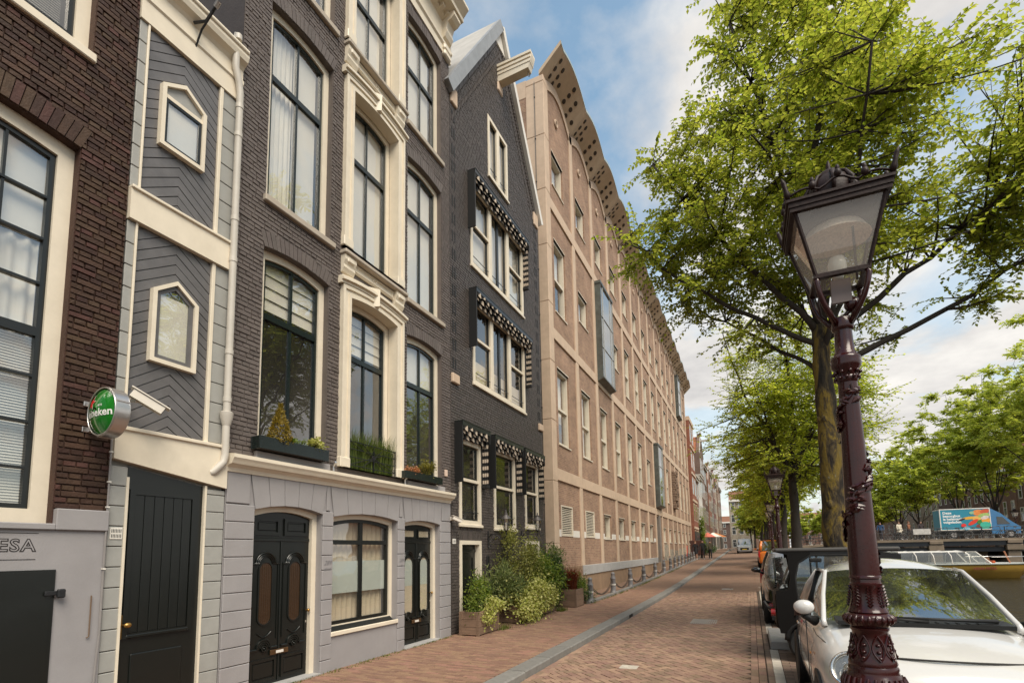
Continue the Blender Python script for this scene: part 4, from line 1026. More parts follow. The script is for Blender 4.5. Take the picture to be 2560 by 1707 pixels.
# ------------------------------------------------------------------ black gabled house
def black_house():
    H = thing('black_gabled_house', 'black painted brick house with pointed gable, hoist beam and striped awnings', 'house', (XF, 12.0, 0))
    y0, y1 = 9.335, 14.78; ap = 12.08; zs = 12.45; za = 16.75
    def top(y): return zs+(za-zs)*(1-abs(y-ap)/(ap-y0 if y < ap else y1-ap))
    top.brk = (ap,)
    W = [(9.66, 10.66, 2.30, 4.24, 0, 0), (11.35, 12.64, 2.26, 4.28, 0, 0), (13.30, 14.30, 2.36, 4.28, 0, 0), (10.34, 13.46, 5.68, 7.78, 0, 0), (10.28, 13.47, 8.62, 10.82, 0, 0), (11.28, 12.50, 11.66, 13.46, 0, .0),
         (9.66, 10.66, -.02, 1.97, 0, .2), (13.28, 14.30, -.02, 2.0, 0, .2), (11.38, 12.6, .12, 1.12, 0, .15)]
    wall_face(H, 'wall', BLACKB, XF-.004, y0, y1, -.05, zs, W, rec=.25, top=top)
    brick_wall(H, BLACKB, XF, y0, y1, .02, za-.1, W, bl=.21, bh=.0625, seed=21, prot=.009, top=top, toplim=lambda q: q[2] < 6.5)
    MB().box(XF-10, XF-1.15, y0+.03, y1-.03, -.1, zs).build('building_core', BLACKB, H)
    sides(H, BLACKB, XF, y0, y1, -.1, zs)
    # roof
    RT = mat('pale_roof', (.42, .40, .37), .8, .2, 2)
    for s, e in ((1, y0), (-1, y1)):
        n = Vector((0, -(za-zs)*s, abs(e-ap))).normalized()
        a, b = Vector((0, e-.10*s, zs-.05)), Vector((0, ap, za+.10))
        vs = [Vector((x, *(p+n*t)[1:])) for x in (XF-9, XF+.10) for p in (a, b) for t in (0, .16)]
        MB().add(vs, [(0, 1, 3, 2), (4, 6, 7, 5), (0, 4, 5, 1), (2, 3, 7, 6), (1, 5, 7, 3), (0, 2, 6, 4)]).build('roof_slope', RT, H)
        c = [Vector((XF+x, *(p+n*t)[1:])) for x in (.02, .14) for p in (a, b) for t in (-.10 if s > 0 else -.02, .165)]
        MB().add(c, [(0, 1, 3, 2), (4, 6, 7, 5), (0, 4, 5, 1), (2, 3, 7, 6), (1, 5, 7, 3), (0, 2, 6, 4)]).build('verge_board', ZINC if s > 0 else WHITE, H)
    MB().prism([(ap-.35, za-.55), (ap+.35, za-.55), (ap, za+.02)], 'x', XF+.012, XF+.04).build('gable_tip', WHITE, H)
    # bricks set on edge along the rakes
    mb = MB(); r = random.Random(4)
    for s, e in ((1, y0), (-1, y1)):
        n = 54
        for i in range(n):
            t = i/n; y, z = lerp(e, ap, t), lerp(zs, za, t)-.22
            if z < zs: continue
            mb.box(XF+.01, XF+.030+r.uniform(0, .012), y-.03 if s > 0 else y-.02, y+.03 if s > 0 else y+.02, z-.09-(.45 if False else 0), z+.09)
        for i in range(40):
            t = (i+.5)/40; y, z = lerp(e, ap, t), lerp(zs, za, t)-.75
            if z > zs-.6: mb.box(XF+.010, XF+.026, y-.02, y+.02, z-.10, z+.04)
    mb.build('rake_bricks', BLACKB, H, kind='stuff')
    for y, w in ((9.36, .28), (14.42, .34)): MB().cbox(XF-.05, XF+.06, y, y+w, 12.18, 12.62, .02).build('skew_stone', STONE, H)
    for y, w, z in ((9.345, .30, 5.42), (14.46, .32, 5.42)): MB().cbox(XF-.05, XF+.07, y, y+w, z, z+.22, .02).build('corbel_stone', STONE, H)
    # notched brick strips at both edges
    mb = MB()
    for yy in (9.42, 9.52, 14.46, 14.58):
        z = 5.75
        while z < 12.1: mb.box(XF-.01, XF+.0165, yy, yy+.045, z, z+.26); z += .43
    mb.build('notches', BLACK, H, kind='stuff')
    # hoist beam
    B = MB().prism([(XF-.1, 15.02), (XF+.95, 15.06), (XF+.98, 15.16), (XF+1.0, 15.22), (XF+1.03, 15.3), (XF+1.06, 15.42), (XF+1.06, 15.5), (XF-.1, 15.5)], 'y', 11.96, 12.2).build('hoist_beam', CREAM, H)
    for k, (d, z) in enumerate(((.04, 15.46), (.025, 15.34), (.015, 15.22))): MB().box(XF-.05, XF+1.05-k*.02, 11.96-d, 12.2+d, z, z+.07).build('beam_moulding', CREAM, B)
    MB().tube([(XF+.9, 12.08, 15.04), (XF+.9, 12.08, 14.93), (XF+.93, 12.08, 14.88), (XF+.96, 12.08, 14.93)], .012, 6).build('hook', IRON, B, 50)
    MB().cbox(XF-.02, XF+.05, 11.92, 12.24, 14.74, 15.02, .03).build('beam_corbel', STONE, H)
    # windows: cream frames nearly flush with the wall
    bl = ('flat',)
    def lights(y0_, y1_, z0, z1, ms, zt, cur=(), gl=None):
        F = window(H, y0_, y1_, z0, z1, rec=.0, fw=.11, sm=BLACKP, sw=.045, vm=[], hm=[], cur=cur, gl=gl, sash=False) if False else None
        n = len(ms)+1; e = [y0_]+list(ms)+[y1_]
        F = MB().ring(outline(y0_, y1_, z0, z1), outline(y0_+.10, y1_-.10, z0+.12, z1-.10), 'x', XF-.10, XF+.025).build('window', CREAM, H)
        for m_ in ms: MB().cbox(XF-.10, XF+.03, m_-.075, m_+.075, z0+.12, z1-.10, .006).build('mullion', CREAM, F)
        for i in range(n):
            a = e[i]+(.10 if i == 0 else .075); b = e[i+1]-(.10 if i == n-1 else .075)
            cells = [(z0+.12, zt-.035), (zt+.035, z1-.10)] if (zt and not (n == 3 and i == 1)) else [(z0+.12, z1-.10)]
            if len(cells) == 2: MB().cbox(XF-.09, XF+.015, a, b, zt-.035, zt+.035, .005).build('transom', CREAM, F)
            for c, d in cells:
                MB().ring(outline(a, b, c, d), outline(a+.045, b-.045, c+.045, d-.045), 'x', XF-.08, XF-.03).build('sash', BLACKP, F)
                MB().add([(XF-.055, *q) for q in outline(a+.04, b-.04, c+.04, d-.04)], [(0, 1, 2, 3)]).build('pane', gl or GLASS, F)
            if n == 3 and i == 1: MB().box(XF-.08, XF-.03, (a+b)/2-.05, (a+b)/2+.05, z0+.12, z1-.1).build('sash_stile', BLACKP, F)
            MB().box(XF+.0, XF+.012, a+.02, b-.02, z0+.30, z0+.315).build('guard_bar', IRON, F)
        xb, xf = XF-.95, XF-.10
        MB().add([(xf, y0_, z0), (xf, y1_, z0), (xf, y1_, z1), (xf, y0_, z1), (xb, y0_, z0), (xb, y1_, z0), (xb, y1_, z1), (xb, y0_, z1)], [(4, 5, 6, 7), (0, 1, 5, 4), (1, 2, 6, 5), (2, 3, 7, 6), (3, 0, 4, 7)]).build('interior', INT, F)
        for q in cur: MB().box(XF-.17, XF-.16, *q[:4]).build('blind', q[4], F)
        MB().cbox(XF-.05, XF+.06, y0_-.03, y1_+.03, z0-.035, z0+.03, .008).build('sill', CREAM, F)
    lights(*W[0][:4], (), 3.33); lights(*W[1][:4], (), 3.34); lights(*W[2][:4], (), 3.38)
    lights(*W[3][:4], (11.34, 12.42), 6.86, cur=[(10.4, 13.4, 5.8, 6.4, CURTB)]); lights(*W[4][:4], (11.32, 12.40), 9.78, cur=[(10.4, 13.4, 8.7, 10.8, CURT)])
    lights(*W[5][:4], (11.89,), None, cur=[(11.3, 12.5, 11.7, 13.4, CURT)])
    # doors at street level
    for (a, b, c, d) in ((9.66, 10.66, -.02, 1.97), (13.28, 14.30, -.02, 2.0)):
        F = MB().ring(outline(a, b, c, d), outline(a+.10, b-.10, c, d-.09), 'x', XF-.16, XF+.02).build('door_frame', CREAM, H)
        D = MB().box(XF-.16, XF-.11, a+.10, b-.10, 0, d-.09).build('door', BLACKP, H)
        MB().ring(outline(a+.2, b-.2, .9, d-.35), outline(a+.24, b-.24, .94, d-.39), 'x', XF-.11, XF-.09).build('moulding', BLACKP, D)
        MB().ring(outline(a+.2, b-.2, .15, .75), outline(a+.24, b-.24, .19, .71), 'x', XF-.11, XF-.09).build('moulding', BLACKP, D)
        MB().cbox(XF-.11, XF-.085, a+.1, b-.1, d-.26, d-.20, .008).build('transom_rail', BLACKP, D)
    window(H, 11.38, 12.6, .12, 1.12, rec=.0, fw=.09, vm=[12.0], gl=GLASSD)
    # mail slot / intercom, number plate, pipe
    MB().cbox(XF, XF+.04, 10.90, 11.02, 1.15, 1.62, .01).build('intercom', BLACK, H)
    N_ = MB().cbox(XF+.008, XF+.02, 9.37, 9.50, 1.89, 2.0, .003).build('number_plate', WHITE, H)
    text_on(N_, 'house_number', '291', .075, BLACK, (XF+.0205, 9.38, 1.915), (0, 1, 0), (0, 0, 1))
    # awnings folded up under black hoods
    AW = stripes
    def awning(a, b, zt, zb, p=.22):
        A = MB().cbox(XF, XF+p, a, a+.03, zb, zt, .004).build('awning', BLACK, H)
        MB().cbox(XF, XF+p+.012, a, b, zt-.012, zt+.012, .004).build('hood_board', GREENP, A)
        MB().box(XF+p-.012, XF+p+.004, a, b, zt-.10, zt).build('fascia', BLACKP, A)
        # scalloped valances in three rows
        w = .115; n = max(4, int(round((b-a-.05)/w))); w = (b-a-.05)/n
        for row in range(3):
            mb = MB(); zz = zt-.085-row*.085; xx = XF+p-.03-row*.05
            for i in range(n):
                c = a+.03+(i+.5)*w; K = 6
                vs = []
                for k in range(K+1):
                    y = c-w/2+w*k/K; bulge = (.030+.012*math.sin(i*2.3+row))*math.sin(math.pi*k/K); dz = (.105+.03*math.sin(i*1.7+row*2))*(.55+.45*math.sin(math.pi*k/K))
                    vs += [(xx+bulge, y, zz), (xx+bulge*1.2, y, zz-dz)]
                mb.add(vs, [(2*k, 2*k+2, 2*k+3, 2*k+1) for k in range(K)])
            mb.build('valance', AW('awning_stripes_across', 'y', w*2, a+.03), A, 0)
        # the folded side of the hood, hanging on the far cheek
        K = 7; mb = MB(); vs = []
        for k in range(K+1):
            xx = XF+.02+(p-.03)*k/K; yy = b-.05-.04*(k % 2)
            vs += [(xx, yy, zt-.09), (xx, yy-.01, zb+.05)]
        mb.add(vs, [(2*k, 2*k+2, 2*k+3, 2*k+1) for k in range(K)]); mb.build('side_folds', AW('awning_stripes_down', 'z', .17, 0), A)
        MB().cbox(XF, XF+p, b-.03, b, zt-.3, zt, .004).build('far_cheek', BLACK, A)
        MB().cbox(XF, XF+p*.9, b-.12, b-.02, zb-.02, zb+.06, .01).build('folded_frame', BLACK, A)
    awning(9.47, 10.80, 4.57, 3.22); awning(11.06, 12.78, 4.57, 3.24); awning(12.92, 14.42, 4.57, 3.26)
    awning(10.17, 13.63, 7.97, 6.52); awning(10.16, 13.55, 11.0, 9.5)
def stripes(name, axis, period, off):
    key = '%s_%.3f_%.3f' % (name, period, off)
    if key in MATS: return MATS[key]
    m = bpy.data.materials.new(name); m.use_nodes = True; nt = m.node_tree; N = nt.nodes.new; L = nt.links.new; b = nt.nodes['Principled BSDF']; b.inputs['Roughness'].default_value = .9
    g = N('ShaderNodeNewGeometry'); s = N('ShaderNodeSeparateXYZ'); L(g.outputs['Position'], s.inputs[0])
    a = N('ShaderNodeMath'); a.operation = 'SUBTRACT'; L(s.outputs[{'x': 0, 'y': 1, 'z': 2}[axis]], a.inputs[0]); a.inputs[1].default_value = off
    d = N('ShaderNodeMath'); d.operation = 'DIVIDE'; L(a.outputs[0], d.inputs[0]); d.inputs[1].default_value = period
    f = N('ShaderNodeMath'); f.operation = 'FRACT'; L(d.outputs[0], f.inputs[0])
    q = N('ShaderNodeMath'); q.operation = 'GREATER_THAN'; L(f.outputs[0], q.inputs[0]); q.inputs[1].default_value = .5
    mx = N('ShaderNodeMixRGB'); L(q.outputs[0], mx.inputs[0]); mx.inputs[1].default_value = (.008, .008, .008, 1); mx.inputs[2].default_value = (.46, .38, .30, 1); L(mx.outputs[0], b.inputs['Base Color'])
    MATS[key] = m; return m
black_house()
security_camera('small white camera at the corner of the lilac ground floor', (XF+.03, 9.29, 2.42), (XF+.10, 9.24, 2.44), (XF+.22, 9.42, 2.36), s=.8)
def wall_lantern(label, y, z):
    t = thing('wall_lantern', label, 'lantern', (XF, y, z), 'wall lanterns on the black house')
    MB().cbox(XF+.005, XF+.03, y-.02, y+.02, z-.25, z+.15, .004).build('wall_bar', IRON, t)
    pts = []
    for i in range(40):
        a = i/39; th = a*3.2*math.pi; rr = .015+.085*a; pts.append((XF+.13+rr*math.cos(th+.6), y, z-.03+rr*math.sin(th+.6)))
    MB().tube(pts, .008, 6).build('scroll', IRON, t, 60)
    MB().tube([(XF+.02, y, z-.02), (XF+.1, y, z+.075), (XF+.25, y, z+.05), (XF+.36, y, z-.06), (XF+.46, y, z-.04), (XF+.50, y, z+.05), (XF+.50, y, z+.12)], .011, 6).build('arm', IRON, t, 60)
    MB().tube([(XF+.02, y, z-.2), (XF+.06, y, z-.25), (XF+.09, y, z-.2), (XF+.07, y, z-.16)], .008, 6).build('scroll', IRON, t, 60)
    cx = XF+.50; zb = z+.12
    MB().lathe([(.02, 0), (.045, .02), (.05, .035)], 12, (cx, y, zb)).build('cup', IRON, t)
    def pt(i, r, zz): a = math.pi/6+i*math.pi/3; return (cx+r*math.cos(a), y+r*math.sin(a), zz)
    for i in range(6):
        MB().tube([pt(i, .05, zb+.03), pt(i, .105, zb+.30)], .006, 5).build('frame_bar', IRON, t)
        MB().add([pt(i, .05, zb+.03), pt(i+1, .05, zb+.03), pt(i+1, .105, zb+.30), pt(i, .105, zb+.30)], [(0, 1, 2, 3)]).build('pane', GLASS, t)
    MB().lathe([(.125, .30), (.12, .315), (.05, .39), (.045, .41), (.05, .43), (.02, .45), (.015, .50), (.0, .52)], 12, (cx, y, zb)).build('cap', mat('dark_pewter', (.10, .09, .085), .5, .1, metal=.4), t, 30)
    MB().lathe([(.012, .03), (.012, .14), (.02, .16), (.018, .22), (.0, .23)], 8, (cx, y, zb)).build('bulb', WHITE, t, 40)
wall_lantern('black wall lantern on a scrolled bracket under the middle ground floor window', 11.0, 2.06)
wall_lantern('black wall lantern on a scrolled bracket beside the beige office corner', 13.0, 2.12)
# ------------------------------------------------------------------ long brick and stone office building
def office():
    H = thing('brick_office_building', 'long brown brick office building with pale stone grid and wavy perforated eaves', 'office building', (XF, 37, 0))
    NB = 15; B0 = 16.02; P = 2.83; y0 = 15.6; y1 = B0+NB*P-.0
    rows = [(2.20, 3.25), (5.36, 8.06), (10.14, 12.84), (14.95, 16.28)]
    small2 = {1, 3}; ops = []; spec = []
    for k in range(NB):
        a, b = B0+k*P+.36, B0+k*P+1.58
        if k != 7: ops.append((a, b, 2.20, 3.25, 0)); spec.append((k, 0, a, b, 2.20, 3.25))
        else: ops.append((B0+k*P+.1, B0+k*P+1.5, .2, 3.95, 0))
        if k not in (7, 10):
            z0, z1 = (5.9, 7.5) if k == 6 else (5.36, 8.06)
            ops.append((a, b, z0, z1, 0)); spec.append((k, 1, a, b, z0, z1))
        if k not in (2,):
            z0, z1 = (10.94, 12.2) if k in small2 else (10.14, 12.84)
            ops.append((a, b, z0, z1, 0)); spec.append((k, 2, a, b, z0, z1))
        if k != 12: ops.append((a, b, 14.95, 16.28, 0)); spec.append((k, 3, a, b, 14.95, 16.28))
    def crest(y):                                   # line where the brick meets the eaves
        t = ((y-B0+.21) % P)/P; return 18.55+.62*math.sin(math.pi*t)
    crest.brk = [B0+k*P+j*P/8 for k in range(NB) for j in range(8)]
    wall_face(H, 'brick_wall', MODB, XF-.0, y0, y1, .8, 18.5, ops, rec=.3, top=crest)
    wf = H.children[-1] if False else None
    MB().box(XF-12, XF-1.2, y0+.05, y1-.05, -.2, 18.4).build('building_core', MODB, H)
    MB().box(XF-12, XF-.01, y1-.06, y1, -.1, 18.6).build('end_wall', MODB, H)
    # gable end towards the camera
    MB().box(XF-12, XF-.62, y0, y0+.06, -.1, 17.95).build('side_wall', MODB, H)
    MB().box(XF-12, XF-.62, y0-.01, y0+.06, 17.95, 18.62).build('side_band', STONE, H)
    z = -.1
    while z < 18.5:
        h = min(2.05, 18.6-z); MB().cbox(XF-.62, XF+.055, y0-.015, B0, z+.006, z+h-.004, .012).build('corner_stone', STONE, H); z += h
    MB().tube([(XF-.28, y0-.03, .4), (XF-.28, y0-.03, 18.4)], .012, 6).build('lightning_conductor', IRON, H)
    for i in range(11): MB().sphere((XF-.28, y0-.035, 1.6+i*1.62), .028, 8, 6).build('clip', IRON, H)
    # stone grid
    for k in range(1, NB+1):
        ya = B0+k*P-.42
        for a, b in ((1.15, 4.06), (4.46, 8.97), (9.36, 13.78), (14.18, 18.62)):
            MB().cbox(XF-.05, XF+.05, ya+.06, ya+.40, a, b, .01).build('pilaster', STONE, H)
    for a, b in ((4.06, 4.46), (8.97, 9.36), (13.78, 14.18)):
        for k in range(NB):
            ya = B0+k*P-.02; MB().cbox(XF-.05, XF+.056, ya, ya+P-.004, a, b, .01).build('stone_band', STONE, H)
    for k in range(1, 7): MB().cbox(XF-.05, XF+.10, B0+k*P-.4, B0+(k+1)*P-.404, .80, 1.15, .01).build('base_stone', STONEG, H)
    MB().box(XF-.1, XF+.06, y0, B0+P-.4, -.2, 1.15).build('plinth', mat('brown_plinth_render', (.26, .17, .105), .85, .2, 2, stain=.5, stain_col=(.16, .10, .06)), H)
    MB().box(XF-.1, XF+.06, B0+P-.4, y1, -.2, .80).build('plinth', MATS['brown_plinth_render'], H)
    # stone bands following the wavy crest
    for k in range(NB):
        ya = B0+k*P-.21; n = 10; mb = MB()
        q = [(lerp(ya, ya+P, i/n), crest(lerp(ya, ya+P, i/n))) for i in range(n+1)]
        mb.add([(XF+d, y, z-w) for d in (-.02, .05) for w in (.34, -.02) for y, z in q], [(i+2*(n+1), i+1+2*(n+1), i+1+3*(n+1), i+3*(n+1)) for i in range(n)]+[(i, i+2*(n+1), i+1+2*(n+1), i+1)[::-1] for i in range(n)])
        mb.build('crest_band', STONE, H)
    # eaves: one folded slab per half bay, with round holes
    EAV = mat('eaves_concrete', (.50, .385, .27), .8, .1, 4)
    RF = mat('zinc_edge', (.30, .36, .36), .5, .15)
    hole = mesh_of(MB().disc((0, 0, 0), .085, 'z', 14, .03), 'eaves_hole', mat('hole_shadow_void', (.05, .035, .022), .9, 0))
    def ez(y, out): return crest(y) if not out else 19.34+(crest(y)-18.55)*.58
    for k in range(NB):
        for hlf in (0, 1):
            ya = B0+k*P-.21+hlf*P/2; yb = ya+P/2
            if k == 0 and hlf == 0: ya = y0-.02
            n = 6; g = MB()
            xs = (XF-.1, XF+.76)
            pts = [[(xs[e], y, ez(y, e)-(.0 if e else .08)) for y in [lerp(ya, yb, i/n) for i in range(n+1)]] for e in (0, 1)]
            up = [[(x, y, z+.16) for x, y, z in r] for r in pts]
            w = n+1; vs = pts[0]+pts[1]+up[0]+up[1]
            fs = []
            for i in range(n): fs += [(i, i+1, w+i+1, w+i)[::-1], (2*w+i, 2*w+i+1, 3*w+i+1, 3*w+i), (w+i, w+i+1, 3*w+i+1, 3*w+i)]
            fs += [(0, w, 3*w, 2*w), (n, 2*w+n, 3*w+n, w+n)]
            g.add(vs, fs); E = g.build('eaves_slab', EAV, H, None)
            MB().add([(XF+.762, *p[1:]) for p in up[1]]+[(XF+.775, p[1], p[2]-.14) for p in up[1]], [(i, i+1, w+i+1, w+i) for i in range(n)]).build('edge_flashing', RF, E)
            for (u, v) in ((.28, .3), (.28, .55), (.28, .8), (.58, .2), (.58, .45), (.58, .7), (.82, .35)):
                y = lerp(ya, yb, u); t = v; x = lerp(xs[0], xs[1], t)
                z = lerp(ez(y, 0)-.08, ez(y, 1), t); dz = (ez(y+.05, 1)-ez(y-.05, 1))/.1
                add_at('eaves_hole', hole, E, (x, y, z-.006), (math.atan(dz), -math.atan(.70/.86), 0))
    roof = MB().box(XF-12, XF-.15, y0+.01, y1, 18.4, 18.52).build('roof', ZINC, H)
    # windows
    WF = mat('office_window_frame', (.66, .59, .48), .5, .06)
    for k, r_, a, b, z0, z1 in spec:
        vent = r_ == 0 and k in (0, 1)
        if vent:
            G = MB().ring(outline(a, b, z0, z1), outline(a+.05, b-.05, z0+.05, z1-.05), 'x', XF-.10, XF+.02).build('louvre_grille', WF, H)
            MB().box(XF-.16, XF-.12, a, b, z0, z1).build('backing', BLACK, G)
            for i in range(15):
                z = z0+.06+i*(z1-z0-.12)/15; MB().add([(XF-.09, a+.05, z+.05), (XF-.01, a+.05, z), (XF-.01, a+.05, z+.028), (XF-.09, b-.05, z+.05), (XF-.01, b-.05, z), (XF-.01, b-.05, z+.028)], [(1, 4, 5, 2), (0, 2, 5, 3), (0, 3, 4, 1), (0, 1, 2), (3, 5, 4)]).build('slat', WF, G)
            continue
        tall = z1-z0 > 2
        W = MB().ring(outline(a, b, z0, z1), outline(a+.085, b-.085, z0+.09, z1-.09), 'x', XF-.22, XF-.06).build('window', WF, H)
        hm = [(z0+z1)/2-.05] if tall else []
        for z in hm: MB().box(XF-.20, XF-.07, a+.085, b-.085, z-.045, z+.045).build('transom', WF, W)
        zs = [z0+.09]+hm+[z1-.09]
        for i in range(len(zs)-1):
            MB().add([(XF-.16, a+.08, zs[i]), (XF-.16, b-.08, zs[i]), (XF-.16, b-.08, zs[i+1]), (XF-.16, a+.08, zs[i+1])], [(0, 1, 2, 3)]).build('pane', GLASS, W)
        wh = rnd.random() < .5 or r_ == 3
        MB().box(XF-.32, XF-.31, a, b, z0 if wh else lerp(z0, z1, rnd.uniform(.3, .7)), z1).build('blind', CURT, W)
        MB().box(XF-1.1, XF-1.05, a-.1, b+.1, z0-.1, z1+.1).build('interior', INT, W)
        MB().cbox(XF-.1, XF+.04, a-.02, b+.02, z0-.05, z0, .006).build('sill', WF, W)
        MB().box(XF-.06, XF+.012, a-.012, b+.012, z1, z1+.03).build('head_trim', WF, W)
        if r_ == 0 and k < 7:
            WB = mat('whitewash', (.70, .66, .60), .8, .1)
            for u, v in ((B0+k*P+.02, a-.02), (b+.02, B0+(k+1)*P-.44)): MB().box(XF, XF+.006, u, v, 2.18, 2.42).build('whitewashed_band', WB, H)
    for k in (0, 1):
        a, b = B0+k*P+.36, B0+k*P+1.58
        for u, v in ((B0+k*P+.02, a-.02), (b+.02, B0+(k+1)*P-.44)): MB().box(XF, XF+.006, u, v, 2.18, 2.42).build('whitewashed_band', MATS.get('whitewash') or mat('whitewash', (.70, .66, .60), .8, .1), H)
    for k in range(NB):
        mb = MB(); mb.torus((XF+.03, B0+k*P+.93, 17.75), .12, .045, 'x', 18, 6); V = mb.build('round_vent', STONE, H, 40)
        MB().disc((XF+.01, B0+k*P+.93, 17.75), .11, 'x', 16, .03).build('vent_hole', BLACK, V)
    # copper oriels
    def oriel(a, b, z0, z1, p=.32):
        O = MB().box(XF-.05, XF+p, a, a+.06, z0+.1, z1).build('oriel', COPPER, H)
        MB().box(XF-.05, XF+p, b-.06, b, z0+.1, z1).build('far_cheek', COPPER, O)
        MB().prism([(XF-.05, z0-.1), (XF+p+.03, z0+.06), (XF+p+.03, z0+.12), (XF-.05, z0+.12)], 'y', a-.03, b+.03).build('foot', COPPER, O)
        MB().box(XF-.05, XF+p+.02, a-.03, b+.03, z1-.08, z1+.04).build('cap', COPPER, O)
        for f in (.33, .66): MB().box(XF-.04, XF+p+.004, a-.006, a+.0, lerp(z0, z1, f), lerp(z0, z1, f)+.03).build('seam', COPPER, O)
        fm = mat('pale_metal_frame', (.5, .5, .48), .4, .05, metal=.5); e = [a+.06, a+.06+(b-a-.12)*.18, b-.06-(b-a-.12)*.18, b-.06]; n3 = [lerp(z0+.12, z1-.08, q) for q in (0, .33, .66, 1)]
        for y in e: MB().box(XF+p-.06, XF+p-.005, y-.022, y+.022, z0+.12, z1-.08).build('mullion', fm, O)
        for z in n3: MB().box(XF+p-.058, XF+p-.008, a+.06, b-.06, z-.02, z+.02).build('transom', fm, O)
        for i in range(3):
            for j in range(3): MB().add([(XF+p-.035, e[i], n3[j]), (XF+p-.035, e[i+1], n3[j]), (XF+p-.035, e[i+1], n3[j+1]), (XF+p-.035, e[i], n3[j+1])], [(0, 1, 2, 3)]).build('pane', glass('oriel_glass', (.5, .52, .5), 2.4, base=.15), O)
        MB().box(XF-.06, XF-.03, a+.05, b-.05, z0+.1, z1-.05).build('interior', INT, O)
    oriel(21.62, 23.85, 9.2, 13.75); oriel(36.0, 38.2, 4.62, 9.0); oriel(50.1, 52.3, 14.3, 18.3)
    # stone relief, bay 11
    S = mat('rough_relief_stone', (.20, .135, .095), .9, .5, 6, 1.0, 9)
    mb = MB(); r = random.Random(9)
    for i in range(5):
        for j in range(16):
            d = r.uniform(.22, .42); mb.cbox(XF-.02, XF+d, 44.9+i*.26, 44.9+i*.26+.25, 5.1+j*.2, 5.1+j*.2+.195, .03)
    mb.build('stone_relief', S, H)
    # entrance, bay 8
    ye = B0+7*P
    D = MB().box(XF-.5, XF-.42, ye+.1, ye+1.5, .1, 3.9).build('entrance', mat('dark_entrance', (.03, .028, .027), .4), H)
    MB().box(XF-.42, XF+.07, ye+.95, ye+1.55, .1, 4.05).build('entrance_pier', mat('grey_pier', (.22, .19, .165), .8, .15), D)
    MB().box(XF-.42, XF-.40, ye+.15, ye+.9, 2.6, 3.8).build('pane', GLASSD, D)
    # painted scrawls on the street-level wall
    g = bpy.data.materials.new('painted_scrawls'); g.use_nodes = True; nt = g.node_tree; N = nt.nodes.new; L = nt.links.new; b = nt.nodes['Principled BSDF']; b.inputs['Roughness'].default_value = .8
    ge = N('ShaderNodeNewGeometry'); v = N('ShaderNodeTexNoise'); v.inputs['Scale'].default_value = 1.9; v.inputs['Detail'].default_value = 6; v.inputs['Distortion'].default_value = 2.5; L(ge.outputs['Position'], v.inputs['Vector'])
    cr = N('ShaderNodeValToRGB'); e = cr.color_ramp.elements; e[0].position = .38; e[0].color = (.05, .045, .045, 1); e[1].position = .62; e[1].color = (.08, .07, .065, 1)
    for p, c in ((.43, (.42, .34, .27, 1)), (.50, (.30, .22, .17, 1)), (.53, (.16, .24, .15, 1)), (.56, (.45, .37, .31, 1))): q = e.new(p); q.color = c
    L(v.outputs[0], cr.inputs[0]); L(cr.outputs[0], b.inputs['Base Color'])
    for k in range(8, 15): MB().box(XF+.004, XF+.012, B0+k*P+.02, B0+(k+1)*P-.46, .85, 1.75+rnd.uniform(-.2, .35)).build('graffiti', g, H)
    MB().box(XF+.012, XF+.016, 52.6, 54.2, .9, 2.0).build('red_poster', mat('faded_red_print', (.55, .10, .06), .7, .4, 5), H)
office()
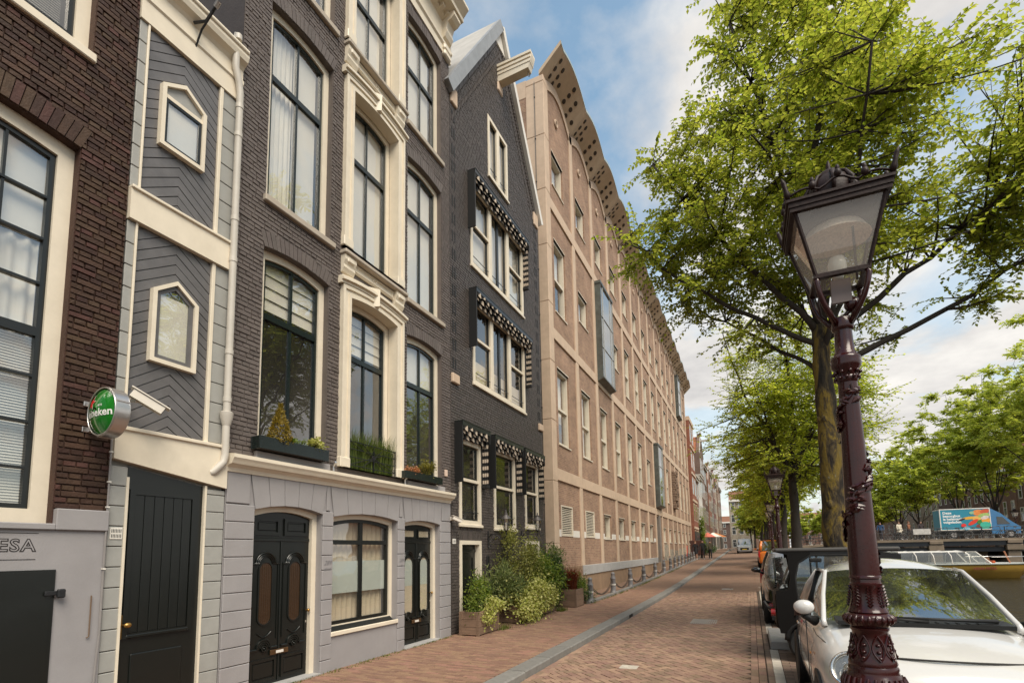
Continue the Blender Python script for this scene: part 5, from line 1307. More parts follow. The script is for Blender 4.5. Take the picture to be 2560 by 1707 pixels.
# ------------------------------------------------------------------ houses beyond
def far_house(label, ya, w, h, wall_c, style, floors, cols, xo=0.0, roofc=(.12, .10, .09), trim=None, name='canal_house', trimcol=None):
    x = XF+xo; z0 = zg(ya)-.1; yb = ya+w
    H = thing(name, label, 'house', (x, ya+w/2, z0))
    wm = brickmat('far_brick_%d' % int(ya*10), wall_c, tuple(c*.8 for c in wall_c), tuple(min(1, c*1.25) for c in wall_c), var=.2)
    tm = trimcol or mat('weathered_cream_trim', (.46, .42, .36), .6, .15, 2)
    MB().box(x-9, x, ya+.02, yb-.02, z0-.3, z0+h).build('wall', wm, H)
    fh = (h-.8)/floors
    for f in range(floors):
        for c in range(cols):
            cw = w/cols; a = ya+cw*(c+.5)-cw*.29; b = ya+cw*(c+.5)+cw*.29; za = z0+.9+f*fh+.25; zb = za+fh*.66
            W = MB().ring(outline(a, b, za, zb), outline(a+.09, b-.09, za+.09, zb-.09), 'x', x-.02, x+.018).build('window', tm, H)
            MB().box(x+.002, x+.008, a+.05, b-.05, za+.05, zb-.05).build('pane', mat('far_pane', (.05, .055, .055), .08, .1, spec=.9), W)
            MB().box(x+.01, x+.016, a+.05, b-.05, lerp(za, zb, .62), lerp(za, zb, .62)+.06).build('transom', tm, W)
    zt = z0+h
    if style == 'cornice':
        C = MB().box(x-.2, x+.2, ya-.02, yb+.02, zt-.4, zt+.05).build('cornice', tm, H)
        MB().box(x-.2, x+.32, ya-.05, yb+.05, zt-.10, zt+.08).build('cornice_top', tm, C)
        MB().prism([(x-8, zt+1.2), (x-3, zt+2.4), (x, zt)], 'y', ya+.05, yb-.05).build('roof', mat('far_roof_%d' % int(ya), roofc, .8, .2), H)
    elif style == 'gable':
        m = (ya+yb)/2
        MB().prism([(ya+.02, zt), (yb-.02, zt), (m+.7, zt+2.4), (m+.6, zt+3.0), (m-.6, zt+3.0), (m-.7, zt+2.4)], 'x', x-.4, x).build('gable', wm, H)
        MB().prism([(ya, zt), (m-.7, zt+2.5), (m-.7, zt+2.3), (ya, zt-.2)], 'x', x-.02, x+.08).build('coping', tm, H)
        MB().prism([(yb, zt), (m+.7, zt+2.5), (m+.7, zt+2.3), (yb, zt-.2)], 'x', x-.02, x+.08).build('coping', tm, H)
        MB().box(x-.05, x+.15, m-.8, m+.8, zt+3.0, zt+3.2).build('gable_cap', tm, H)
        MB().box(x-.2, x+1.1, m-.1, m+.1, zt+1.9, zt+2.15).build('hoist_beam', tm, H)
        MB().prism([(ya+.1, zt-.1), (yb-.1, zt-.1), (m, zt+2.7)], 'x', x-8, x-.35).build('roof', mat('far_tile_roof', (.32, .11, .05), .8, .2), H)
    elif style == 'flat':
        MB().box(x-.3, x+.06, ya, yb, zt-.3, zt+.15).build('parapet', tm, H)
    if trim:
        for z in trim: MB().box(x-.01, x+.08, ya, yb, z0+z, z0+z+.25).build('stone_course', tm, H)
    MB().box(x-.01, x+.10, ya+.1, yb-.1, z0-.1, z0+2.9).build('shop_front', tm if rnd.random() < .3 else mat('dark_shop_front', (.06, .05, .045), .5), H)
    for q in (.25, .6): MB().box(x+.10, x+.115, ya+w*q, ya+w*q+w*.22, z0+.3, z0+2.5).build('door', BLACKP, H)
    return H
far_house('red and stone office house with stepped stone edges beside the long brick office', 58.55, 4.6, 15.5, (.25, .10, .065), 'flat', 5, 2, .35, trim=[3.2, 6.2, 9.2, 12.2], trimcol=STONE)
far_house('narrow brown brick house with white ornate shop front and white cornice', 63.3, 5.2, 9.6, (.24, .11, .07), 'cornice', 3, 3, .10)
far_house('white plastered canal house with pilasters', 68.6, 5.0, 10.2, (.62, .58, .54), 'cornice', 3, 3, .18)
far_house('tall brick house with stone topped gable and red tiled roof', 73.7, 6.2, 14.0, (.17, .11, .085), 'gable', 4, 3, .12)
far_house('dark brown canal house with white shutters next to the tall gable', 80.1, 6.4, 13.0, (.12, .075, .055), 'cornice', 4, 3, .02)
far_house('red brown canal house with bell gable beyond the shuttered one', 86.7, 6.0, 11.5, (.25, .12, .08), 'gable', 4, 3, .15)
far_house('grey brown canal house with pale cornice towards the street end', 92.9, 6.6, 13.4, (.2, .16, .13), 'cornice', 4, 3, 0.05)
far_house('plum brick canal house with hoist beam towards the street end', 99.7, 6.0, 12.0, (.2, .10, .085), 'gable', 4, 3, .12)
far_house('beige canal house near the end of the row', 105.9, 7.2, 13.0, (.42, .34, .26), 'cornice', 4, 3, .0)
far_house('brown canal house near the end of the row', 113.3, 7.0, 12.4, (.22, .13, .09), 'gable', 4, 3, .12)
far_house('last dark brick canal house of the row', 120.5, 9.0, 13.5, (.16, .11, .09), 'cornice', 4, 3, .0)
# ------------------------------------------------------------------ trees and plants
class Leaves:
    """a crown of single leaves, each one a small folded diamond"""
    def __init__(s, seed): s.r = random.Random(seed); s.v = []; s.f = []
    def leaf(s, p, d, up, L, W):
        side = d.cross(up)
        if side.length < 1e-4: return
        side.normalize(); n = side.cross(d)
        o = len(s.v); a = p+d*(L*.45)
        s.v += [p[:], (a+side*W*.5+n*W*.12)[:], (p+d*L-n*L*.12)[:], (a-side*W*.5+n*W*.12)[:]]
        s.f += [(o, o+1, o+2, o+3)]
    def build(s, name, m, parent):
        org = ORG.get(parent, Vector((0, 0, 0))); me = bpy.data.meshes.new(name)
        me.from_pydata([(x-org.x, y-org.y, z-org.z) for x, y, z in s.v], [], s.f); me.materials.append(m); me.update()
        o = bpy.data.objects.new(name, me); COL.objects.link(o); o.parent = parent; ORG[o] = org; return o
def rv(r): 
    while True:
        v = Vector((r.uniform(-1, 1), r.uniform(-1, 1), r.uniform(-1, 1)))
        if .05 < v.length < 1: return v.normalized()
def grow_tree(name, label, base, trunk, limbs, env, n_tw, leafL, per, m_leaf, m_bark, seed, group, rad=.21, steps=4, spray=.55, lean_up=.35, trunk_mat=None):
    """trunk: list of (x,y,z) offsets; limbs: list of (start_frac, tip offset); env(rnd)->random point inside the crown"""
    r = random.Random(seed); B = Vector(base)
    T = thing(name, label, 'tree', base, group)
    tp = [B+Vector(p) for p in trunk]; k = len(tp)
    rr = [lerp(rad*1.25 if i == 0 else rad, rad*.62, i/(k-1)) for i in range(k)]
    # knobbly trunk
    pts = []; rs = []
    for i in range(k-1):
        for j in range(4):
            t = j/4; pts.append(tp[i].lerp(tp[i+1], t)+Vector((r.uniform(-.02, .02), r.uniform(-.02, .02), 0))); rs.append(lerp(rr[i], rr[i+1], t)*r.uniform(.92, 1.10))
    pts.append(tp[-1]); rs.append(rr[-1])
    mb = MB().tube(pts, rs, 14)
    for _ in range(7):
        q = r.randrange(1, max(2, len(pts)-2)); a = r.uniform(0, 6.28); mb.sphere(pts[q]+Vector((math.cos(a), math.sin(a), 0))*rs[q]*.85, (rs[q]*.35, rs[q]*.35, rs[q]*.5), 8, 6)
    mb.build('trunk', trunk_mat or m_bark, T, 0)
    nodes = []                       # (point, direction, radius) where twigs may start
    wood = MB()
    def bez(a, b, bow, n):
        m = a.lerp(b, .5)+bow; return [a*(1-t)**2+m*2*t*(1-t)+b*t*t for t in [i/n for i in range(n+1)]]
    for sf, tip, r0 in limbs:
        a = tp[-1].lerp(tp[-2], sf) if sf <= 1 else tp[-2].lerp(tp[-3], sf-1); b = B+Vector(tip)
        L = (b-a).length; ps = bez(a, b, Vector((r.uniform(-.1, .1)*L, r.uniform(-.1, .1)*L, -.10*L if abs(b.z-a.z) < L*.6 else 0)), 9)
        ps = [p+Vector((r.uniform(-1, 1), r.uniform(-1, 1), r.uniform(-1, 1)))*L*.015 if 0 < i < 9 else p for i, p in enumerate(ps)]
        rs = [lerp(r0, .016, (i/9)**.8) for i in range(10)]
        wood.tube(ps, rs, 8)
        for i in range(3, 10): nodes.append((ps[i], rs[i]))
    # secondary boughs reach out into the crown
    sec = []
    for _ in range(n_tw//9):
        p = env(r); q = min(r.sample(nodes, min(len(nodes), 70)), key=lambda n_: (n_[0]-p).length+ (2.0 if n_[0].z > p.z+.6 else 0))
        L = (p-q[0]).length
        if L < .2 or L > 2.6: continue
        ps = bez(q[0], p, Vector((0, 0, -.06*L))+rv(r)*.08*L, 5); r0 = min(q[1]*.7, .012+.012*L)
        wood.tube(ps, [lerp(r0, .007, i/5) for i in range(6)], 5)
        for i in range(2, 6): sec.append((ps[i], (ps[i]-ps[i-1]).normalized()))
    wood.build('branches', m_bark, T, 0)
    lv = Leaves(seed+1); tw = MB()
    for _ in range(n_tw):
        c, d = r.choice(sec)
        d = (d*.6+rv(r)*.9+Vector((0, 0, .05))).normalized(); d.z *= .55; d.normalize()
        L = spray*r.uniform(.6, 1.2); ps = [c, c+d*L*.5+Vector((0, 0, .02)), c+d*L+Vector((0, 0, -.06*L))]
        tw.tube(ps, [.005, .004, .002], 3, False)
        side = d.cross(Vector((0, 0, 1)))
        if side.length < 1e-3: continue
        side.normalize()
        for i in range(per):
            t = (i+.7)/per; p = (ps[0].lerp(ps[1], t*2) if t < .5 else ps[1].lerp(ps[2], t*2-1)); s = 1 if i % 2 else -1
            dd = (d*.5+side*s*r.uniform(.5, 1.1)+rv(r)*.35+Vector((0, 0, -.15))).normalized()
            up = (Vector((0, 0, 1))+rv(r)*.55).normalized(); q = leafL*r.uniform(.7, 1.25); lv.leaf(p, dd, up, q, q*.66)
    tw.build('twigs', m_bark, T)
    lv.build('crown', m_leaf, T)
    return T
LEAF = leafmat('elm_leaf', (.155, .20, .03), (.385, .39, .08), .70)
LEAF2 = leafmat('fresh_elm_leaf', (.20, .26, .034), (.47, .48, .09), .70)
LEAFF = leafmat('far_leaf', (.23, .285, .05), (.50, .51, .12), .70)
def ellip(c, rx, ry, rz, hollow=.35, flat=0):
    c = Vector(c)
    def f(r):
        while True:
            v = Vector((r.uniform(-1, 1), r.uniform(-1, 1), r.uniform(-1, 1)))
            if hollow < v.length < 1: return c+Vector((v.x*rx, v.y*ry, v.z*rz))
    return f
def lobes(ls):
    ls = [l if len(l) == 5 else l+(1.0,) for l in ls]; tot = sum(l[1]*l[2]*l[3]*l[4] for l in ls)
    def f(r):
        q = r.uniform(0, tot)
        for l in ls:
            q -= l[1]*l[2]*l[3]*l[4]
            if q <= 0: return ellip(l[0], l[1], l[2], l[3], .25)(r)
        return ellip(*ls[-1][:4], .25)(r)
    return f
# the tree behind the lamp post
bx_, by_ = 1.34, 10.3
grow_tree('elm_tree', 'tall elm with mossy yellow trunk standing behind the near lamp post', (bx_, by_, 0),
          [(0, 0, 0), (-.02, 0, 1.6), (.03, 0, 3.2), (-.01, 0, 4.6), (.02, 0, 5.6)],
          [(0, (.1, -.2, 12.6), .10), (0, (-1.1, -.6, 11.6), .07), (0, (1.0, .3, 11.6), .07), (.15, (-2.6, -.9, 9.0), .06), (.35, (-3.2, -.9, 7.6), .055), (.3, (3.5, .6, 8.2), .065), (.75, (4.2, .2, 7.0), .065), (.5, (1.5, 2.6, 9.0), .06), (.5, (-.6, 2.8, 8.6), .06), (.6, (.6, -2.4, 8.6), .05), (.9, (-2.0, 1.6, 7.0), .045)],
          lobes([((bx_-.05, by_, 11.0), 1.7, 2.0, 2.6), ((bx_-.2, by_-.1, 8.6), 3.0, 2.6, 1.9), ((bx_+2.6, by_, 7.9), 2.6, 2.2, 1.6), ((bx_-1.3, by_-.1, 7.4), 2.4, 2.1, 1.4), ((bx_+3.6, by_-.2, 7.4), 1.8, 1.8, 1.6), ((bx_+1.4, by_+.2, 6.5), 2.6, 2.2, 1.4, .45), ((bx_-1.0, by_, 6.2), 1.8, 1.9, 1.3, .3)]),
          5600, .085, 14, LEAF, BARKD, 3, 'elms along the quay', rad=.205, trunk_mat=MOSSY)
def row_tree(i, x, y, h, w, seed, label, lm=LEAF2, name='elm_tree', group='elms along the quay', ntw=1500, leafL=.15, per=11, lowz=.33, rad=.2, z=None, lean=0):
    z = zg(y) if z is None else z; r = random.Random(seed); f = h*lowz
    tr = [(0, 0, 0), (r.uniform(-.1, .1)+lean*.3, 0, f*.5), (r.uniform(-.1, .1)+lean*.6, r.uniform(-.1, .1), f*.9), (lean, 0, f*1.25)]
    limbs = [(0, (lean+r.uniform(-.3, .3), r.uniform(-.3, .3), h*.95), .11)]
    for k in range(8):
        a = k*2.4+r.uniform(-.4, .4); q = r.uniform(.45, .95); limbs.append((r.uniform(0, .6), (lean+math.cos(a)*w*q, math.sin(a)*w*q, h*r.uniform(.5, .88)), r.uniform(.05, .09)))
    grow_tree(name, label, (x, y, z), tr, limbs, lobes([((x+lean, y, z+h*.72), w*.72, w*.72, h*.27), ((x+lean, y, z+h*.52), w, w, h*.2), ((x+lean+w*.3, y, z+h*.62), w*.7, w*.8, h*.22)]), ntw, leafL, per, lm, BARKD, seed, group, rad=rad, spray=.8)
row_tree(2, 1.55, 21.5, 11.2, 3.3, 12, 'elm with dark forked trunk next to the second lamp post', leafL=.105, ntw=3200, per=12)
row_tree(3, 1.7, 31.5, 11.0, 3.3, 13, 'elm between the third and fourth lamp posts', leafL=.14, ntw=2000)
row_tree(4, 1.9, 42.0, 11.5, 3.6, 14, 'elm beside the parked orange van', leafL=.18, ntw=1300)
row_tree(5, 2.1, 53.0, 11.5, 3.8, 15, 'elm at the near end of the bridge', leafL=.22, ntw=1200)
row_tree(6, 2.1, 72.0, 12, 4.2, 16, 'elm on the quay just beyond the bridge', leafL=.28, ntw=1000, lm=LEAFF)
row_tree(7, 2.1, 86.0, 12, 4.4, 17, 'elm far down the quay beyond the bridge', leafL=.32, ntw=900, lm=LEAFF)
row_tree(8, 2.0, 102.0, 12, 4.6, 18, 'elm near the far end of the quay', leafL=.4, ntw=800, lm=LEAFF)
# trees on the other bank
FB = .85
for i, (x, y, h, w) in enumerate(((27.0, 65, 24, 7.0), (25.5, 76, 21.5, 6.2), (26.5, 90, 23, 7.0), (25.5, 105, 21, 7.0), (26.5, 122, 21, 7.5), (25.5, 142, 17, 7), (25, 165, 17, 8), (24, 195, 17, 9), (20, 230, 17, 10), (12, 240, 16, 10), (5.5, 225, 15, 8))):
    lab = ['large pale green elm on the other bank behind the end of the bridge', 'elm on the other bank behind the blue delivery truck', 'elm on the other bank with arching bare limb over the bridge', 'elm on the other bank behind the cyclists on the bridge', 'rounded elm on the other bank beyond the bridge', 'hazy elm further along the other bank', 'hazy elm well along the other bank', 'distant elm where the canal bends', 'distant elm closing the end of the canal', 'distant broad elm closing the canal', 'distant elm at the end of the near quay'][i]
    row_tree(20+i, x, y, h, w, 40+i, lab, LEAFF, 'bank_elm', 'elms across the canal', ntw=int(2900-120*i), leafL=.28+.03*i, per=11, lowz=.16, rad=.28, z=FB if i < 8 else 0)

# ---------------- pot plants
SOIL = mat('potting_soil', (.03, .02, .014), .95, .3, 30)
def shrub(name, label, base, env, n, L, W, m, seed, stems=8, stemm=None, droop=0.0, upright=0.0, group=None):
    r = random.Random(seed); B = Vector(base); T = thing(name, label, 'plant', base, group); sm = MB(); lv = Leaves(seed)
    tips = [env(r) for _ in range(stems)]
    for p in tips: sm.tube([B+rv(r)*.03, B.lerp(p, .5)+rv(r)*.04, p], [.008, .006, .003], 5)
    sm.build('stems', stemm or BARKD, T)
    c = Vector((0, 0, 0))
    for p in tips: c += p
    c /= len(tips)
    for _ in range(int(n*1.45)):
        p = env(r); d = (p-c); d = (d.normalized() if d.length > .01 else rv(r))
        d = (d*.5+rv(r)*.8+Vector((0, 0, upright-droop))).normalized(); up = (Vector((.25, -.1, 1))+rv(r)*.7).normalized(); q = L*r.uniform(.65, 1.3); lv.leaf(p, d, up, q, q*W)
    lv.build('foliage', m, T); return T
def grass(name, label, base, n, h, spread, lean, m, seed, width=.008, rows=None):
    r = random.Random(seed); B = Vector(base); T = thing(name, label, 'plant', base); mb = MB()
    for _ in range(n):
        off = Vector((r.uniform(-spread[0], spread[0]), r.uniform(-spread[1], spread[1]), 0)); a = r.uniform(0, 6.28); l = h*r.uniform(.55, 1.1); b = lean*r.uniform(.2, 1)
        p = B+off; dx = Vector((math.cos(a), math.sin(a), 0)); s = Vector((-dx.y, dx.x, 0))*width
        q1 = p+dx*b*l*.3+Vector((0, 0, l*.6)); q2 = p+dx*b*l+Vector((0, 0, l*(1-.25*b)))
        mb.add([p-s, p+s, q1+s*.8, q1-s*.8, q2], [(0, 1, 2, 3), (3, 2, 4)])
    mb.build('blades', m, T); return T
def planter(label, x0, x1, y0, y1, h, planks=3):
    t = thing('wooden_planter', label, 'planter', ((x0+x1)/2, (y0+y1)/2, 0)); g_ = h/planks
    for k in range(planks):
        a, b = .02+k*g_, .02+(k+1)*g_-.006
        MB().cbox(x0, x1, y0, y0+.03, a, b, .004).build('plank', WOODP, t); MB().cbox(x0, x1, y1-.03, y1, a, b, .004).build('plank', WOODP, t)
        MB().cbox(x1-.03, x1+.001, y0+.031, y1-.031, a, b, .004).build('plank', WOODP, t); MB().cbox(x0, x0+.03, y0+.031, y1-.031, a, b, .004).build('plank', WOODP, t)
    for x in (x0-.004, x1-.05):
        for y in (y0-.006, y1-.05): MB().box(x, x+.056, y, y+.056, 0, h+.015).build('corner_post', WOODP, t)
    MB().box(x0+.03, x1-.03, y0+.03, y1-.03, .05, h-.06).build('soil', SOIL, t)
planter('wooden planter with pale trailing ivy, next to the lilac wall', -5.58, -5.13, 9.36, 10.30, .47)
planter('wooden planter half hidden under variegated ivy', -5.6, -5.13, 11.3, 12.3, .40)
planter('low grey wooden planter between the ivy and the dark red grass', -5.62, -5.16, 12.8, 13.9, .42)
planter('wide wooden planter holding the dark red grass beside the first bollard', -5.62, -4.86, 15.0, 15.75, .52)
VAR = leafmat('variegated_ivy', (.24, .27, .03), (.58, .55, .22), .35); MID = leafmat('mid_green_leaf', (.07, .13, .018), (.24, .28, .045), .4); DARK = leafmat('dark_green_leaf', (.02, .05, .012), (.08, .12, .025), .3)
OLE = leafmat('oleander_leaf', (.07, .11, .03), (.24, .26, .09), .3); REDG = leafmat('dark_red_leaf', (.05, .012, .008), (.22, .06, .025), .35); YEL = leafmat('golden_leaf', (.16, .12, .015), (.36, .26, .05), .35)
def E(c, a, b, d):
    r = random.Random(int(abs(c[1]*1000+c[2]*77))); k = 9; cs = [(ellip(c, a*.95, b*.95, d*.95, .1)(r), r.uniform(.34, .6)) for _ in range(k)]
    def f(q):
        cc, s = q.choice(cs); v = rv(q)*(q.random()**.5 if q.random() < .84 else q.uniform(.9, 1.9)); return cc+Vector((v.x*a*s*1.2, v.y*b*s*1.2, v.z*d*s*1.1))
    return f
shrub('leafy_shrub', 'loose green shrub in the planter next to the lilac wall', (-5.36, 9.75, .42), E((-5.38, 9.75, .78), .26, .45, .42), 1500, .06, .5, MID, 1)
shrub('trailing_ivy', 'pale variegated ivy spilling over the front planter', (-5.15, 10.0, .45), E((-5.10, 10.0, .43), .17, .38, .24), 900, .055, .8, VAR, 2, droop=.4)
shrub('oleander', 'long leaved oleander behind the variegated ivy', (-5.4, 11.0, .4), E((-5.38, 11.0, .95), .32, .55, .50), 1500, .14, .18, OLE, 3, upright=.5)
shrub('variegated_ivy', 'large mound of yellow green variegated ivy in the planter row', (-5.3, 11.75, .4), E((-5.15, 11.75, .58), .38, .95, .52), 4600, .065, .8, VAR, 4, droop=.25)
shrub('tall_shrub', 'tall golden green shrub reaching up to the wall lanterns', (-5.45, 11.9, .4), E((-5.40, 12.0, 1.50), .36, .75, .85), 3000, .06, .55, leafmat('golden_green_leaf', (.11, .13, .02), (.36, .34, .10), .35), 5, stems=14)
shrub('laurel', 'bright green laurel in the low grey planter', (-5.4, 13.2, .4), E((-5.3, 13.2, .95), .42, .8, .62), 2800, .085, .45, MID, 6, stems=12)
shrub('variegated_ivy', 'smaller clump of variegated ivy hanging over the low grey planter', (-5.2, 13.3, .4), E((-5.16, 13.2, .50), .22, .5, .26), 1100, .065, .8, VAR, 7, droop=.3)
shrub('dark_shrub', 'dark leathery shrub behind the wide planter', (-5.5, 14.4, .0), E((-5.4, 14.4, .95), .34, .55, .72), 2200, .12, .22, DARK, 8, stems=14, upright=.3)
shrub('pieris', 'sparse reddish tipped shrub leaning against the beige corner', (-5.5, 15.0, .4), E((-5.5, 15.0, 1.35), .30, .42, .42), 700, .12, .2, OLE, 9, stems=14, upright=.5)
grass('red_grass', 'dark red ornamental grass in the wide wooden planter', (-5.2, 15.35, .45), 700, .85, (.22, .24), .75, REDG, 10, .008)
shrub('ground_shrub', 'low dark green shrub behind the first bollard', (-5.0, 16.4, 0), E((-5.1, 16.35, .38), .3, .5, .38), 1500, .06, .5, DARK, 11)
shrub('flowering_shrub', 'small pale leaved shrub beside the red grass', (-5.0, 15.9, .4), E((-4.98, 15.8, .75), .22, .32, .30), 700, .05, .6, MID, 12)
shrub('conifer', 'small golden conifer in the long dark green flower box', (XF+.11, 4.82, 3.2), lambda r: (lambda t, a: Vector((XF+.11+.10*(1-t)*math.cos(a), 4.82+.19*(1-t)*math.sin(a), 3.2+.52*t)))(r.random()**1.3, r.uniform(0, 6.28)), 900, .045, .45, YEL, 13, stems=6, upright=.7)
shrub('box_sprigs', 'pale green leafy sprigs at the far end of the long flower box', (XF+.11, 5.42, 3.2), E((XF+.13, 5.40, 3.27), .09, .17, .09), 280, .05, .7, VAR, 14)
shrub('low_sprigs', 'low green sprigs in the middle of the long flower box', (XF+.11, 5.1, 3.2), E((XF+.11, 5.08, 3.24), .07, .13, .06), 160, .04, .6, MID, 15)
shrub('heather', 'orange heather in the short flower box', (XF+.11, 7.75, 3.2), E((XF+.12, 7.78, 3.26), .09, .22, .10), 360, .035, .6, leafmat('orange_heather', (.32, .12, .04), (.55, .28, .14), .3), 16)
shrub('boxwood_ball', 'small round golden green bush in the short flower box', (XF+.11, 8.2, 3.2), E((XF+.11, 8.22, 3.36), .13, .2, .18), 700, .035, .6, leafmat('golden_box', (.10, .10, .01), (.28, .24, .04), .3), 17)
grass('reed_grass', 'tall green reed grass behind the iron window railing', (XF-.03, 6.78, 3.06), 900, .72, (.05, .54), .45, leafmat('reed_leaf', (.05, .09, .02), (.20, .24, .05), .4), 18, .006)
# weeds in the joints
def weeds():
    WD = leafmat('weed', (.05, .08, .012), (.18, .19, .03), .3); r = random.Random(5); mb = MB()
    def tuft(x, y, z, h, n):
        for _ in range(n):
            a = r.uniform(0, 6.28); l = h*r.uniform(.4, 1); p = Vector((x+r.gauss(0, .03), y+r.gauss(0, .05), z)); d = Vector((math.cos(a), math.sin(a), 0)); s = Vector((-d.y, d.x, 0))*.006
            mb.add([p-s, p+s, p+d*l*.7+Vector((0, 0, l))], [(0, 1, 2)])
    for _ in range(70): tuft(XF+.05+abs(r.gauss(0, .03)), r.uniform(5, 9.3), 0, .035, 8)
    for _ in range(90): y = r.uniform(16.2, 40); tuft(-4.74+abs(r.gauss(0, .04)), y, zg(y), .10 if r.random() < .5 else .05, 12)
    for c in ((-5.07, 10.45), (-5.1, 12.55), (-5.08, 14.2), (-5.0, 14.05), (-5.05, 12.45)):
        for _ in range(14): tuft(c[0]+r.gauss(0, .06), c[1]+r.gauss(0, .14), 0, .13, 12)
    for _ in range(60): tuft(r.uniform(-5.3, -3.5), r.uniform(5, 15), -.004, .018, 6)
    o = mb.build('weeds', WD, kind='stuff'); o['label'] = 'small green weeds in the paving joints and along the walls'; o['category'] = 'weeds'
weeds()
def litter():
    r = random.Random(15); mb = MB(); m = leafmat('fallen_leaf', (.20, .13, .05), (.50, .42, .25), .1)
    for _ in range(420):
        y = 4+r.random()**1.4*30; x = r.choice([r.uniform(-5.7, -3.3), r.gauss(-2.85, .12), r.uniform(-3, 2.4), r.gauss(-5.6, .1)])
        if -3.3 < x < -3.0: continue
        z = (zg(y) if (x < -3.29 or x > .1) else zr(x, y))+.006; a = r.uniform(0, 6.28); l = r.uniform(.008, .022); c, s = math.cos(a)*l, math.sin(a)*l
        mb.add([(x-c, y-s, z), (x+s*.5, y-c*.5, z+.003), (x+c, y+s, z+.001), (x-s*.5, y+c*.5, z+.003)], [(0, 1, 2, 3)])
    o = mb.build('fallen_leaves', m, kind='stuff'); o['label'] = 'dry bud scales and small leaves scattered over the paving'; o['category'] = 'leaf litter'
litter()
row_tree(31, .9, 118.0, 11, 4.0, 61, 'last elm of the near quay before the street bends', leafL=.45, ntw=700, lm=LEAFF)
row_tree(32, .2, 135.0, 10, 3.6, 62, 'elm before the pale house at the far end of the street', leafL=.5, ntw=600, lm=LEAFF)
row_tree(33, 2.6, 150.0, 13, 4.6, 63, 'broad elm beside the pale house at the far end of the street', leafL=.55, ntw=700, lm=LEAFF)
row_tree(34, 4.4, 170.0, 14, 5.5, 64, 'hazy elm behind the pale house at the far end of the street', leafL=.6, ntw=700, lm=LEAFF)
